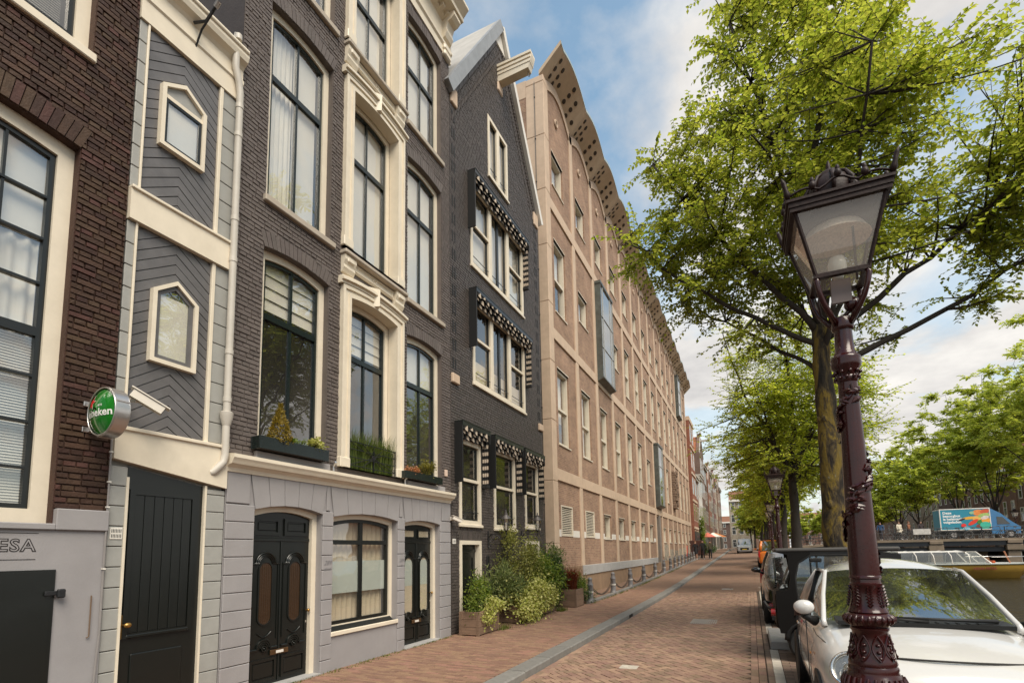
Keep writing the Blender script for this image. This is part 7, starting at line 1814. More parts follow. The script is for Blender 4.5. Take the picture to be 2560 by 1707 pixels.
def microcar():
    K = mat('satin_black_body', (.009, .008, .0075), .5, .1, 6, spec=.12)
    T = thing('black_microcar', 'tall boxy black microcar parked sideways beside the white car', 'microcar', (0, 0, 0))
    # local: x along its length from nose (0) to tail, y across, z up
    L, W, Hh = 1.70, 1.02, 1.63
    def side(y0, y1, s):
        outer = [(.06, .42), (.02, .70), (.02, 1.10), (.03, 1.45), (.06, 1.60), (.50, 1.63), (1.2, 1.63), (1.60, 1.60), (1.68, 1.40), (1.70, 1.0), (1.66, .5), (1.55, .36), (.9, .30), (.2, .34)]
        gl = [(.055, 1.08), (.05, 1.30), (.06, 1.50), (.15, 1.52), (.19, 1.42), (.20, 1.25), (.16, 1.12), (.10, 1.07)]
        # the side is built of strips round the door opening
        MB().prism([(.03, .62), (.24, .62), (.30, .80), (.30, 1.25), (.36, 1.46), (.52, 1.57), (.52, 1.63), (.06, 1.60), (.22, 1.56), (.235, 1.2), (.2, 1.05), (.03, 1.02)], 'y', y0, y1).build('front_pillar', K, T)
        MB().prism([(.30, 1.25), (.36, 1.46), (.52, 1.57), (1.25, 1.57), (1.42, 1.50), (1.50, 1.35), (1.52, .9), (1.60, .9), (1.62, 1.55), (1.2, 1.63), (.5, 1.63), (.28, 1.50)], 'y', y0+.01, y1-.01).build('door_arch', DKPL, T)
        MB().prism([(.06, .40), (.03, .62), (.24, .62), (.36, .72), (1.5, .72), (1.66, .9), (1.66, .5), (1.55, .36), (.95, .34), (.80, .48), (.62, .60), (.40, .62), (.22, .52), (.12, .40)], 'y', y0, y1).build('side_panel', K, T)
        MB().add([(x, (y0+y1)/2, z) for x, z in [(.31, .78), (1.5, .78), (1.5, 1.36), (1.42, 1.5), (1.25, 1.565), (.52, 1.565), (.37, 1.46), (.31, 1.25)]], [tuple(range(8))]).build('door_glass', glass('clear_plastic_glass', (.72, .74, .72), 1.5, dirt_haze=.06, wav=0), T)
        MB().tube([(.60, (y0+y1)/2-.02*s, 1.545), (.60, (y0+y1)/2-.02*s, .8)], .016, 6).build('door_post', DKPL, T)
        MB().tube([(.30, (y0+y1)/2, .76), (.30, (y0+y1)/2, 1.22), (.35, (y0+y1)/2, 1.44), (.52, (y0+y1)/2, 1.555), (1.25, (y0+y1)/2, 1.555), (1.43, (y0+y1)/2, 1.48), (1.5, (y0+y1)/2, 1.3), (1.5, (y0+y1)/2, .76), (.30, (y0+y1)/2, .76)], .022, 8).build('door_seal', RUBBER, T, 0)
        MB().sphere((.335, y0 if s < 0 else y1, .70), (.032, .014, .032), 14, 8).build('side_indicator', mat('amber_lens', (.85, .14, .01), .2, 0, coat=.8), T, 0)
        MB().prism([(x, z) for x, z in [(.06, 1.05), (.05, 1.5), (.20, 1.52), (.23, 1.3), (.19, 1.08)]], 'y', y0+.012, y1-.012).build('quarter_glass', CARGLASS, T)
        MB().cbox(.50, .66, y0-.03, y0+.0, 1.45, 1.51, .015).build('hinge', DKPL, T) if s < 0 else None
        mb = MB(); mb.tube([(.40+.26*math.cos(math.pi*i/12), (y0+y1)/2, .30+.27*math.sin(math.pi*i/12)) for i in range(13)], .035, 8); mb.build('wheel_arch_trim', DKPL, T, 0)
    side(0, .06, -1); side(W-.06, W, 1)
    MB().cbox(.05, 1.62, -.01, W+.01, 1.60, 1.66, .02).build('roof', mat('grey_roof_skin', (.05, .046, .043), .5, .1), T)
    MB().patch((.02, .06, 1.02), (.02, W-.06, 1.02), (.06, W-.06, 1.58), (.06, .06, 1.58), (-.14, 0, 0), 10, 6).build('windscreen', glass('scuffed_windscreen', (.75, .75, .72), 1.6, dirt_haze=.12, wav=.2), T, 0)
    MB().cbox(.02, .3, .06, W-.06, .42, 1.02, .06).build('nose', K, T); MB().cbox(1.35, 1.68, .06, W-.06, .4, 1.0, .05).build('tail_box', K, T)
    MB().patch((1.68, .06, 1.0), (1.68, W-.06, 1.0), (1.60, W-.06, 1.58), (1.60, .06, 1.58), (.05, 0, 0), 6, 4).build('rear_window', CARGLASS, T, 0)
    for y in (.08, W-.08): 
        mb = MB(); mb.tube([(-.02, y, .74), (-.10, y-.0, .78), (-.14, y, .86)], [.03, .02, .03], 8); mb.build('bumper_horn', DKPL, T, 0)
        MB().disc((-.02, y, .70), .06, 'x', 16, .06).build('lamp', mat('lamp_red_glass', (.25, .01, .01), .2, 0), T)
    MB().cbox(.9, 1.3, .2, W-.2, .5, 1.05, .06).build('seat', mat('seat_cloth2', (.05, .05, .05), .9, .1), T)
    for x in (.40, 1.33):
        for y in (.09, W-.09):
            Wm = MB(); Wm.lathe([(.15, -.07), (.215, -.075), (.245, -.04), (.245, .04), (.215, .075), (.15, .07)], 26, (0, 0, 0), False); Wm.v = [(x+p[0], y+p[2], .245+p[1]) for p in Wm.v]; Wh = Wm.build('wheel', RUBBER, T, 35)
            sd = -1 if y < .5 else 1; yo = y+sd*.055
            for k in range(6):
                a = k*math.pi/3; MB().tube([(x+.03*math.cos(a), yo, .245+.03*math.sin(a)), (x+.10*math.cos(a+.25), yo, .245+.10*math.sin(a+.25)), (x+.155*math.cos(a), yo, .245+.155*math.sin(a))], [.018, .014, .016], 6).build('spoke', mat('black_alloy', (.03, .03, .03), .3, .1, metal=.5), Wh, 0)
            mb = MB(); mb.torus((x, yo, .245), .155, .012, 'y', 24, 6); mb.build('rim', MATS['black_alloy'], Wh, 0)
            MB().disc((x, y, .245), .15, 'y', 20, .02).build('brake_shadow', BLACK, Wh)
    MB().box(.2, 1.6, .1, W-.1, .22, .45).build('chassis', BLACK, T)
    move(T, (.27, 8.78, .02)); return T
microcar()
def plain_car(name, label, cat, loc, paint, L, Wd, Ht, bonnet, wsb, wst, rz, front=True, boxy=0.0, zb=1.0, nose=.8, extras=None, rz_rot=0):
    """front towards -y; bonnet: y of the windscreen base"""
    T = thing(name, label, cat, (0, 0, 0)); w = Wd/2
    prof = [(.72, 0), (.96, .06), (1.0, .30), (1.0, .60), (.98, .80), (.92, .94), (.72, 1.0), (.35, 1.0), (0, 1.0)]
    st = [(.0, w*.72, .34, nose*.80, 0), (.05, w*.84, .24, nose*.92, 0), (.16, w*.93, .20, nose, .01), (.5, w*.98, .20, lerp(nose, zb, .45), .02), (bonnet, w, .20, zb, .02), (bonnet+.4, w, .20, zb, 0), (L*.7, w, .20, zb, 0), (L-.25, w*.98, .22, zb, 0), (L-.06, w*.93, .26, zb*.98, 0), (L, w*.85, .34, zb*.85, 0)]
    sub(loft(st, prof).build('body', paint, T), 2)
    cabin(T, dict(fb=(w*.86, bonnet, zb-.02), ft=(w*.74, wst, Ht-.09), rt=(w*.72, L-.30-.25*(1-boxy), Ht-.11), rb=(w*.84, L-.10, zb), bp=.42), paint, .045, .08)
    rim = mat('dark_rim', (.12, .12, .12), .4, .1, metal=.7)
    for s in (-1, 1):
        for y in (L*.2, L*.8): MB().disc((s*(w-.035), y, .34), .385, 'x', 28, .06).build('wheel_arch', BLACK, T); wheel(T, (s*(w-.095), y, .335), .335, .21, rim, s)
        M = MB().sphere((s*(w+.11), bonnet+.25, zb+.09), (.11, .055, .065), 16, 10).build('mirror', paint if cat != 'suv' else MATS['dark_plastic'], T, 0); MB().tube([(s*(w-.05), bonnet+.3, zb), (s*(w+.06), bonnet+.26, zb+.05)], .025, 8).build('mirror_stalk', DKPL, M, 0)
        Hd = MB().prism([(s*w*.52, nose*.80), (s*w*.96, nose*.90), (s*w*.97, nose*1.06), (s*w*.60, nose*.95)], 'y', .03, .30).build('headlight', HLG, T); MB().prism([(s*w*.55, nose*.82), (s*w*.93, nose*.91), (s*w*.93, nose*1.03), (s*w*.62, nose*.93)], 'y', .06, .31).build('headlight_bowl', CHROME, Hd)
        MB().cbox(s*w*.93-.06, s*w*.93+.04, L-.12, L-.01, zb*.62, zb*.98, .02).build('tail_light', mat('tail_red', (.45, .01, .01), .2, 0, coat=.5), T)
    MB().cbox(-w*.55, w*.55, -.01, .08, nose*.42, nose*.72, .02).build('grille', BLACK, T); MB().cbox(-.26, .26, -.03, -.01, nose*.45, nose*.58, .004).build('number_plate', mat('plate_yellow', (.75, .52, .05), .5, 0), T)
    MB().cbox(-.26, .26, L, L+.02, zb*.55, zb*.68, .004).build('number_plate', MATS['plate_yellow'], T)
    MB().box(-w*.85, w*.85, .1, L-.1, .15, .3).build('underbody', BLACK, T)
    if extras: extras(T, w, L)
    T.location = loc; T.rotation_euler = (0, 0, rz_rot); return T
BLP = mat('gloss_black_paint', (.012, .011, .011), .15, .05, 3, coat=1); ORP = mat('orange_paint', (.62, .16, .012), .3, .04, coat=.6); SVP = mat('silver_white_paint', (.55, .55, .54), .3, .04, coat=.6)
plain_car('black_suv', 'glossy black car parked beyond the microcar, its mirror over the road', 'car', (1.10, 12.35, 0), BLP, 4.3, 1.82, 1.66, 1.15, 1.0, 1.85, 0, zb=1.08, nose=.98, boxy=.3)
def van_rear(T, w, L):
    MB().box(-w*.6, w*.6, L*.35, L*.8, 1.86, 1.90).build('roof_rack', DKPL, T)
plain_car('orange_van', 'orange van parked along the quay with dark roof rack', 'van', (1.30, 41.8, zg(40)), ORP, 4.2, 1.80, 1.84, .95, 1.0, 1.7, 0, zb=1.12, nose=.98, boxy=1.0, extras=van_rear, rz_rot=math.pi)
plain_car('white_van', 'silver white van driving up the brick street', 'van', (-.75, 73, zg(73)-.05), SVP, 4.4, 1.85, 1.95, .95, 1.0, 1.8, 0, zb=1.15, nose=1.0, boxy=1.0)
plain_car('grey_hatchback', 'small grey car parked beyond the orange van', 'car', (1.5, 46.0, zg(46)), mat('grey_metallic', (.2, .2, .21), .3, .04, metal=.4, coat=.5), 3.9, 1.7, 1.5, 1.1, 1.0, 1.75, 0, zb=.98, nose=.82)
# ------------------------------------------------------------------ bridge, boat, truck, bicycles, people
BRM = mat('bridge_stone', (.21, .16, .115), .85, .25, 1.5, .2, 20, stain=.5, stain_col=(.10, .09, .05))
GIR = mat('bridge_girder', (.010, .013, .018), .35, .2, 3)
RAILM = mat('railing_black', (.012, .013, .014), .5, .1)
DY0, DY1 = 58.2, 66.5
def dz(x):                                   # deck level
    if x < 4.5: return lerp(1.25, 1.75, max(0, (x-2.6)/1.9))
    if x < 10: return lerp(1.75, 2.15, (x-4.5)/5.5)
    return 2.15
def bridge():
    T = thing('canal_bridge', 'low stone and steel canal bridge with black railings', 'bridge', (13, 62, -.9))
    xs = [2.3, 4.5, 7, 10, 16, 24, 40]
    mb = MB(); n = len(xs)
    vs = [(x, y, dz(x)-d) for d in (0, .22) for y in (DY0, DY1) for x in xs]
    fs = []
    for i in range(n-1): fs += [(i, i+1, n+i+1, n+i), (2*n+i, 2*n+i+1, i+1, i), (n+i, n+i+1, 3*n+i+1, 3*n+i), (3*n+i, 3*n+i+1, 2*n+i+1, 2*n+i)]
    mb.add(vs, fs); mb.build('deck', BRM, T)
    mb = MB(); vs = [(x, y, dz(x)-d) for d in (.22, .62) for y in (DY0+.12, DY0+.35) for x in xs]; mb.add(vs, fs); mb.build('girder', GIR, T)
    MB().box(2.3, 40, DY0+.4, DY1-.4, 1.0, 1.35).build('underside', GIR, T)
    for x in (15.2, 20.6):
        P = MB().prism([(x-.5, -1.2), (x+.5, -1.2), (x+.42, 1.1), (x-.42, 1.1)], 'y', DY0+.2, DY1).build('pier', BRM, T)
        MB().cbox(x-.55, x+.55, DY0+.02, DY0+.6, 1.1, 1.62, .04).build('pier_cap', BRM, P); MB().cbox(x-.5, x+.5, DY0-.06, DY0+.3, 1.68, 2.0, .04).build('pier_block', BRM, P)
    MB().prism([(2.5, -1.2), (12.2, -1.2), (11.7, 1.45), (2.5, 1.25)], 'y', DY0+.5, DY0+4).build('abutment', BRM, T)
    MB().box(16.9, 19.2, DY0+1.5, DY0+6, -1.2, 1.4).build('inner_pier', BRM, T)
    for yr in (DY0+.12, DY1-.12):
        x = 3.0
        while x < 34: 
            z = dz(x); MB().box(x-.025, x+.025, yr-.025, yr+.025, z, z+1.0).build('railing_post', RAILM, T); x += 1.55
        for h in (.98, .66, .34):
            m = MB(); m.tube([(q, yr, dz(q)+h) for q in (2.6, 4.5, 7, 10, 16, 24, 36)], .022, 6); m.build('railing_bar', RAILM, T)
    MB().cbox(13.6, 14.9, DY0+.02, DY0+.06, 2.6, 3.1, .01).build('banner', mat('pale_banner', (.55, .52, .48), .7, .3, 4), T)
bridge()
def truck():
    TB = mat('truck_turquoise', (.025, .24, .34), .4, .05); TC = mat('truck_cab_blue', (.04, .17, .36), .35, .05, coat=.5)
    x0, x1, y0, y1, z0 = 16.3, 19.95, 60.6, 62.6, 2.15
    T = thing('delivery_truck', 'blue grocery delivery truck with vegetable print crossing the bridge', 'truck', ((x0+x1)/2, y0, z0))
    MB().cbox(x0, x1, y0, y1, z0+.85, z0+2.75, .03).build('cargo_box', TB, T)
    for a, b, c, d in ((x0-.02, x1+.02, z0+2.72, z0+2.80), (x0-.02, x1+.02, z0+.80, z0+.87)): MB().box(a, b, y0-.015, y1+.015, c, d).build('edge_rail', WHITE, T)
    for a in (x0-.02, x1-.05): MB().box(a, a+.07, y0-.018, y0+.05, z0+.85, z0+2.75).build('corner_rail', WHITE, T)
    MB().prism([(x1+.02, z0+.4), (x1+2.0, z0+.4), (x1+2.05, z0+1.0), (x1+1.5, z0+1.45), (x1+.75, z0+2.25), (x1+.02, z0+2.75)], 'y', y0+.05, y1-.05).build('cab', TC, T)
    MB().prism([(x1+.45, z0+1.25), (x1+1.35, z0+1.25), (x1+.85, z0+1.9), (x1+.45, z0+1.95)], 'y', y0+.03, y0+.06).build('cab_window', mat('far_pane', (.05, .055, .055), .08, .1, spec=.9), T)
    MB().box(x0, x1+1.9, y0+.2, y1-.2, z0+.35, z0+.85).build('chassis', BLACK, T)
    for x in (x0+.9, x1+1.3): MB().disc((x, y0+.12, z0+.36), .36, 'y', 24, .24).build('wheel', RUBBER, T); MB().disc((x, y0-.02, z0+.36), .2, 'y', 18, .04).build('hub', STEEL, T)
    WT = mat('print_white', (.8, .8, .78), .5, 0); yy = y0-.004
    for k, s in enumerate(('Deze', 'bezorgbus', 'is helemaal', 'volgeladen.')): text_on(T, 'lettering', s, .31, WT, (x0+.22, yy, z0+2.32-k*.285), (1, 0, 0), (0, 0, 1), off=.012)
    text_on(T, 'lettering', 'Bekijk onze website', .10, WT, (x0+.24, yy, z0+1.02), (1, 0, 0), (0, 0, 1))
    # printed vegetables, flat on the side of the box
    def blob(x, z, rx, rz, c, a=0, nm='printed_vegetable', k=[0]):
        k[0] += 1; m = mat('print_%s' % '_'.join('%d' % int(q*99) for q in c), c, .5, .25, 6); p = [(x+rx*math.cos(t)*math.cos(a)-rz*math.sin(t)*math.sin(a), z+rx*math.cos(t)*math.sin(a)+rz*math.sin(t)*math.cos(a)) for t in [2*math.pi*i/16 for i in range(16)]]
        MB().add([(u, yy-.002-.0015*k[0], v) for u, v in p], [tuple(range(16))]).build(nm, m, T)
    bx, bz = x0+2.5, z0+1.75
    for q in ((.35, .62, .42, .28, (.75, .25, .06), 0), (.85, .72, .35, .2, (.6, .1, .04), .2), (-.35, .15, .55, .13, (.75, .4, .04), .1), (-.95, .02, .28, .08, (.03, .02, .03), .35), (.2, .1, .35, .22, (.8, .45, .1), 0), (.75, .35, .45, .2, (.35, .5, .15), .2), (-.1, -.25, .45, .16, (.7, .05, .02), .6), (.45, -.25, .25, .22, (.05, .22, .04), 0), (.85, -.1, .3, .3, (.8, .35, .05), 0), (.8, .15, .3, .16, (.7, .6, .55), .3), (.3, -.62, .2, .16, (.25, .06, .04), 0), (-.85, -.52, .19, .17, (.75, .03, .02), 0), (-.15, .62, .18, .14, (.3, .5, .3), 0)):
        blob(bx+q[0]*.95, bz+q[1], *q[2:5], q[5])
    blob(bx+.75, bz-.55, .40, .32, (.05, .45, .32), 0, 'printed_badge'); blob(bx-.62, bz-.78, .26, .16, (.25, .5, .62), 0, 'printed_badge')
truck()
def bike_meshes():
    t = thing('bicycle', 'x', 'bicycle', (0, 0, 0), 'bicycles parked along the bridge railing')
    for x in (-.53, .53):
        mb = MB(); mb.torus((x, 0, .34), .33, .018, 'y', 22, 6); W = mb.build('wheel', RUBBER, t, 0)
        mb = MB(); mb.torus((x, 0, .34), .305, .010, 'y', 22, 5); mb.build('rim', STEEL, W, 0)
        for k in range(8): a = k*math.pi/4; MB().tube([(x, 0, .34), (x+.3*math.cos(a), 0, .34+.3*math.sin(a))], .003, 3).build('spoke', STEEL, W)
    BK = mat('bike_black', (.02, .02, .022), .4, .1)
    m = MB(); m.tube([(-.53, 0, .34), (-.1, 0, .3), (-.2, 0, .8), (-.53, 0, .34)], .016, 6); m.tube([(-.1, 0, .3), (.36, 0, .78), (-.17, 0, .72)], .018, 6); m.tube([(.53, 0, .34), (.36, 0, .78), (.30, 0, 1.02)], .016, 6); m.build('frame', BK, t, 0)
    MB().tube([(.18, -.28, 1.02), (.26, -.2, 1.06), (.30, 0, 1.03), (.26, .2, 1.06), (.18, .28, 1.02)], .013, 6).build('handlebar', BK, t, 0)
    MB().sphere((-.24, 0, .93), (.13, .08, .04), 10, 6).build('saddle', BK, t, 0); MB().tube([(-.2, 0, .78), (-.23, 0, .92)], .014, 6).build('seat_post', STEEL, t)
    MB().box(-.78, -.3, -.06, .06, .70, .72).build('carrier', BK, t); MB().torus((-.1, .04, .3), .09, .01, 'y', 16, 5).build('chain_ring', BK, t, 0)
    m = MB(); m.tube([(-.53+.37*math.cos(math.pi*(.1+.8*i/10)), 0, .34+.37*math.sin(math.pi*(.1+.8*i/10))) for i in range(11)], .02, 5); m.build('mudguard', BK, t, 0)
    return t
B = bike_meshes()
sp = [(12.4, 'bicycle at the banner end of the bridge railing'), (13.3, 'bicycle with pale wheels beside the banner'), (14.5, 'bicycle half behind the banner on the bridge'), (15.9, 'bicycle leaning against the railing before the truck'), (17.1, 'bicycle under the printed letters of the truck'), (18.3, 'bicycle beside the rear wheel of the truck'), (19.5, 'bicycle below the printed vegetables of the truck'), (20.7, 'bicycle below the truck cab on the bridge'), (21.8, 'bicycle at the far end of the bridge railing'), (5.0, 'bicycle on the bridge glimpsed left of the elm trunk'), (6.1, 'second bicycle on the bridge left of the elm trunk'), (7.3, 'bicycle on the bridge just behind the elm trunk')]
for i, (x, l) in enumerate(sp):
    o = B if i == 0 else copy_tree(B, (0, 0, 0), l)
    o['label'] = l; o.location = (x, DY0+.42+.1*(i % 2), dz(x)); o.rotation_euler = (R(3), 0, rnd.choice([0, math.pi])+rnd.uniform(-.15, .15))
def boat():
    YL = mat('cream_hull', (.50, .30, .06), .4, .1, 1.5); WH = mat('boat_white', (.70, .66, .60), .4, .05)
    T = thing('canal_tour_boat', 'low glass roofed tour boat with mustard yellow bow', 'boat', (0, 0, 0))
    # local: bow at x=0, stern along -x
    hb = 1.8; st = [(0, .10), (-.7, .85), (-1.8, 1.4), (-3.2, 1.7), (-6, 1.8), (-15.5, 1.8), (-17, 1.5)]
    rows = [(-.02, .55, .12), (.45, .82, .04), (.78, .98, 0), (1.12, 1.04, -.0)]
    vs = []
    for z, f, bx in rows:
        for s in (-1, 1):
            for x, w in st: vs.append((x-bx*3*(1 if x > -2 else 0)+(z-.8)*.45*(1 if x > -.8 else 0), s*w*f, z))
    n = len(st); mb = MB(); fs = []
    for k in range(3):
        for i in range(n-1):
            a = 2*n*k+i; fs += [(a, a+1, a+1+2*n, a+2*n), (a+n, a+n+2*n, a+n+1+2*n, a+n+1)]
        fs.append((2*n*k, 2*n*(k+1), 2*n*(k+1)+n, 2*n*k+n))
    mb.add(vs, fs); mb.build('hull', YL, T, 40)
    MB().add([(x+.14*(1 if x > -.8 else 0), s*w*1.04, 1.12) for s in (-1, 1) for x, w in st], [(i, i+1, n+i+1, n+i) for i in range(n-1)]).build('foredeck', WH, T)
    for s in (-1, 1): MB().tube([(x+.14*(1 if x > -.8 else 0), s*w*1.05, 1.10) for x, w in st], .06, 6).build('rubbing_strake', mat('grey_rubber_strake', (.25, .27, .25), .6), T, 0)
    # cabin
    prof = [(-1.6, 1.13), (-1.45, 1.75), (-1.15, 2.0), (0, 2.1), (1.15, 2.0), (1.45, 1.75), (1.6, 1.13)]
    mb = MB(); a, b = -4.6, -16
    CGL = glass('boat_glass', (.8, .82, .8), 1.6, dirt_haze=.10, wav=.1)
    for i in range(6): MB().add([(a, *prof[i]), (b, *prof[i]), (b, *prof[i+1]), (a, *prof[i+1])], [(0, 1, 2, 3)]).build('roof_glass' if i not in (2, 3) else 'roof_panel', CGL if i not in (2, 3) else WH, T)
    for k in range(11):
        x = lerp(a, b, k/10); MB().tube([(x, *q) for q in prof], .035, 6).build('roof_hoop', WH, T, 0)
    # wheelhouse windscreen
    fr = [(-3.2, -1.45, 1.13), (-3.2, 1.45, 1.13), (-4.0, 1.2, 2.0), (-4.0, -1.2, 2.0)]
    MB().add(fr, [(0, 1, 2, 3)]).build('windscreen', CGL, T)
    for p, q in ((0, 3), (1, 2), (3, 2), (0, 1)): MB().tube([fr[p], fr[q]], .05, 6).build('windscreen_frame', WH, T)
    MB().tube([(-3.2, 0, 1.13), (-4.0, 0, 2.0)], .04, 6).build('windscreen_frame', WH, T)
    for s in (-1, 1): MB().add([(-3.2, s*1.45, 1.13), (-4.7, s*1.6, 1.13), (-4.7, s*1.25, 2.0), (-4.0, s*1.2, 2.0)], [(0, 1, 2, 3)]).build('side_window', CGL, T)
    MB().add([(-4.0, -1.2, 2.0), (-4.0, 1.2, 2.0), (-4.7, 1.25, 2.05), (-4.7, -1.25, 2.05)], [(0, 1, 2, 3)]).build('wheelhouse_roof', WH, T)
    for y in (-.1, .1): MB().tube([(-2.6, y, 1.12), (-2.6, y, 1.55)], .05, 8).build('mooring_post', mat('wood_post', (.2, .1, .05), .7), T)
    MB().cbox(-3.1, -2.9, -1.4, -.6, 1.16, 1.34, .04).build('amber_light', mat('amber_boat_light', (.5, .09, .02), .3), T)
    MB().tube([(-1.0, .3, 1.12), (-1.3, .3, 2.0)], .05, 8).build('mast', mat('wood_mast', (.35, .14, .07), .6), T); MB().tube([(-.5, -.2, 1.1), (-.5, -.2, 1.9)], .02, 6).build('jackstaff', STEEL, T)
    for s in (-1, 1): MB().tube([(x, s*w*.9, 1.6) for x, w in st[:4]], .02, 6).build('bow_rail', STEEL, T)
    MR = mat('maroon_lettering', (.16, .02, .015), .5, 0); d = Vector((2.4, -.35, 0)).normalized()
    text_on(T, 'lettering', 'HENRI PETER', .26, MR, (-4.6, -1.835, .70), (1, .075, 0), (0, 0, 1), lift=.03, off=.006)
    T.location = (18.9, 51.6, -.92); T.rotation_euler = (0, 0, R(12))
boat()
# ---------------- people
def person(label, loc, face, top, legs, skin=(.42, .24, .17), hair=(.05, .03, .02), h=1.75, coat=False, shorts=False, stride=.16, arms=.12):
    T = thing('person', label, 'person', loc); s = h/1.75
    me = bpy.data.meshes.new('body')
    V = [(0, 0, .98), (0, .0, 1.15), (0, .01, 1.36), (0, .0, 1.50), (0, -.01, 1.60), (0, -.02, 1.70),
         (.095, 0, .93), (.105, -stride, .52), (.105, -stride+.06, .09), (.105, -stride-.07, .045),
         (-.095, 0, .93), (-.105, stride*.8, .52), (-.105, stride+.10, .12), (-.105, stride+.0, .045),
         (.19, 0, 1.44), (.25, arms*.6, 1.16), (.25, -arms*.6, .93), (.25, -arms*.9, .84), (-.19, 0, 1.44), (-.25, -arms*.6, 1.16), (-.25, -arms*1.4, .94), (-.25, -arms*1.8, .86)]
    Eg = [(0, 1), (1, 2), (2, 3), (3, 4), (4, 5), (0, 6), (6, 7), (7, 8), (8, 9), (0, 10), (10, 11), (11, 12), (12, 13), (2, 14), (14, 15), (15, 16), (16, 17), (2, 18), (18, 19), (19, 20), (20, 21)]
    rad = [(.15, .11), (.135, .10), (.17, .11), (.055, .055), (.075, .085), (.075, .09), (.095, .095), (.062, .065), (.045, .05), (.04, .06), (.095, .095), (.062, .065), (.045, .05), (.04, .06), (.07, .065), (.05, .05), (.036, .036), (.035, .045), (.07, .065), (.05, .05), (.036, .036), (.035, .045)]
    me.from_pydata([(x*s, y*s, z*s) for x, y, z in V], Eg, [])
    o = bpy.data.objects.new('body', me); COL.objects.link(o); o.parent = T; ORG[o] = Vector(loc)
    sk = o.modifiers.new('skin', 'SKIN'); sk.use_smooth_shade = True
    for i, (a, b) in enumerate(rad): me.skin_vertices[0].data[i].radius = (a*s, b*s)
    me.skin_vertices[0].data[0].use_root = True
    o.modifiers.new('subdivision', 'SUBSURF').levels = 1
    # clothing colour by height on the body
    m = bpy.data.materials.new('clothed_body'); m.use_nodes = True; nt = m.node_tree; N = nt.nodes.new; L = nt.links.new; b = nt.nodes['Principled BSDF']; b.inputs['Roughness'].default_value = .85
    tc = N('ShaderNodeTexCoord'); sp_ = N('ShaderNodeSeparateXYZ'); L(tc.outputs['Object'], sp_.inputs[0]); dv = N('ShaderNodeMath'); dv.operation = 'DIVIDE'; L(sp_.outputs[2], dv.inputs[0]); dv.inputs[1].default_value = 2*s
    cr = N('ShaderNodeValToRGB'); cr.color_ramp.interpolation = 'CONSTANT'; e = cr.color_ramp.elements; e[0].color = (.5, .48, .45, 1); e[1].position = .05; e[1].color = (*(skin if shorts else legs), 1)
    for p, c in ((.27 if shorts else .28, legs), (.49 if not coat else .40, top), (.752, skin)): q = e.new(p); q.color = (*c, 1)
    L(dv.outputs[0], cr.inputs[0]); L(cr.outputs[0], b.inputs['Base Color']); me.materials.append(m)
    MB().sphere((loc[0], loc[1]+.015, loc[2]+1.715*s), (.082*s, .095*s, .075*s), 12, 8).build('hair', mat('hair_%d' % int(hair[0]*999), hair, .7, .2), T, 0)
    if coat: MB().lathe([(.21*s, .62*s), (.185*s, .9*s), (.16*s, 1.15*s)], 14, loc, False).build('coat', mat('coat_%d' % int(top[0]*999), top, .9, .1), T, 0)
    T.rotation_euler = (0, 0, face); return T
z = zg(53)
person('person in black coat and bare legs walking beside another in black', (-4.85, 52.5, zg(52.5)), 0, (.010, .010, .012), (.012, .012, .014), shorts=True, coat=True, hair=(.25, .14, .06))
person('person all in black walking next to the bare legged one', (-4.25, 53.2, zg(53.2)), 0, (.012, .012, .014), (.010, .010, .012), h=1.84, hair=(.03, .02, .015))
person('person in olive jacket and black trousers walking near the kerb', (-3.55, 52.8, zg(52.8)), 0, (.07, .06, .035), (.010, .010, .012), h=1.78, stride=.2)
person('person in a pale cream coat on the bridge', (13.0, 60.2, 2.15), .4, (.62, .55, .44), (.1, .09, .08), coat=True, hair=(.12, .07, .04))
person('person in blue jacket near the banner on the bridge', (11.6, 60.6, 2.15), -.4, (.03, .07, .16), (.03, .03, .04))
person('person in rust brown coat on the bridge', (13.9, 60.8, 2.15), 1.0, (.25, .10, .05), (.06, .05, .05), hair=(.2, .08, .03))
person('person in dark top cycling past the banner on the bridge', (14.9, 61.0, 2.15), .2, (.04, .03, .03), (.02, .02, .03))
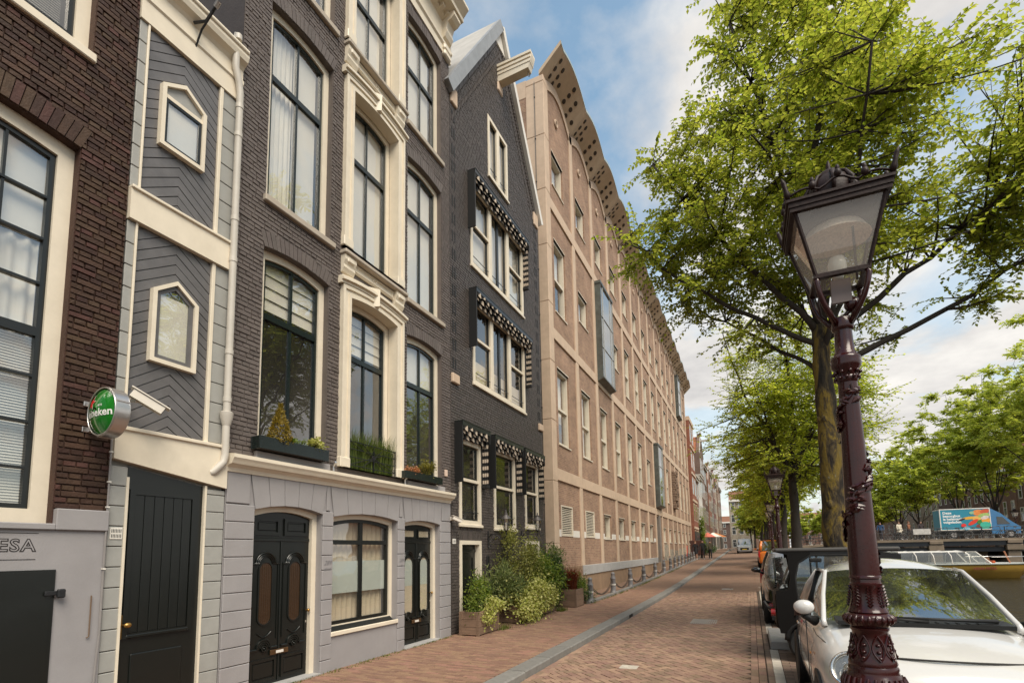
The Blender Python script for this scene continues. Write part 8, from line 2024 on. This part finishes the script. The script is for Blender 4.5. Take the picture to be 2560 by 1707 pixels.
# ---------------- houses on the other bank
def bank_house(label, y, w, h, c, x=36.0):
    T = thing('bank_house', label, 'house', (x, y+w/2, .85), 'houses across the canal'); wm = brickmat('bank_brick_%d' % int(y), c, tuple(q*.8 for q in c), tuple(q*1.3 for q in c))
    MB().box(x, x+9, y+.02, y+w-.02, .6, .85+h).build('wall', wm, T); fl = max(3, int(h/3.2)); fh = h/fl
    for f in range(fl):
        for k in range(3):
            a = y+w*(k+.5)/3-.55; b = a+1.1; z0 = .85+f*fh+.7; z1 = z0+fh*.62
            W = MB().ring(outline(a, b, z0, z1), outline(a+.1, b-.1, z0+.1, z1-.1), 'x', x-.06, x+.02).build('window', WHITE, T); MB().box(x-.015, x-.005, a+.05, b-.05, z0+.05, z1-.05).build('pane', MATS['far_pane'], W)
            MB().box(x-.03, x-.01, a+.05, b-.05, lerp(z0, z1, .6), lerp(z0, z1, .6)+.07).build('transom', WHITE, W)
    MB().box(x-.5, x+.2, y-.02, y+w+.02, .85+h-.5, .85+h+.1).build('cornice', WHITE, T)
    MB().prism([(x, .85+h), (x+4.5, .85+h+3), (x+9, .85+h)], 'y', y+.05, y+w-.05).build('roof', mat('bank_roof', (.2, .09, .05), .8, .2), T)
cols = [(.17, .10, .075), (.22, .13, .09), (.12, .08, .065), (.26, .2, .15), (.18, .11, .08), (.21, .12, .085)]
y = 62
names = ['brown brick house across the canal behind the truck cab', 'reddish brick house across the canal behind the truck', 'dark brick house across the canal behind the first bank elm', 'sandy brick house across the canal beside the dark one', 'brown house across the canal past the sandy one', 'red brown house across the canal past the bridge', 'dark house across the canal half hidden by elms', 'sandy house across the canal far along', 'brown house across the canal far along', 'last reddish house seen across the canal']
for i in range(10): w = [7.5, 7, 8, 7, 7.5, 8, 8, 9, 9, 10][i]; bank_house(names[i], y, w, [13, 12, 13.5, 12.5, 13, 12, 14, 13, 12, 13][i], cols[i % 6]); y += w+.1

CH = bank_house('pale yellow house closing the view at the far end of the street', 0, 6, 14, (.36, .30, .23))
CH = [o for o in bpy.data.objects if o.get('label') == 'pale yellow house closing the view at the far end of the street'][0]; CH.rotation_euler = (0, 0, R(90)); CH.location = (-2.0, 158, 1.2)
t = MB().box(-2.7, -.9, 157.75, 157.85, 9.2, 12.8).build('scaffold_sheet', mat('teal_sheet', (.08, .24, .30), .7, .1)); tag(t, 'teal scaffold sheet hanging on the pale house far down the street', 'sheet')
far = ['pale distant house across the canal in the haze', 'brown distant house across the canal in the haze', 'red distant house across the canal in the haze', 'sandy distant house near the canal bend', 'dark distant house near the canal bend', 'distant house closing the canal on the left', 'distant house closing the canal in the middle', 'distant house closing the canal on the right']
for i in range(5): bank_house(far[i], y, 18, 13+i % 3, cols[(i+3) % 6]); y += 18.1
for i in range(3):
    H = bank_house(far[5+i], 0, 14, 13, cols[i]); H = [o for o in bpy.data.objects if o.get('label') == far[5+i]][0]
    H.rotation_euler = (0, 0, R(90)); H.location = (36-15*i-12, 262, .85)
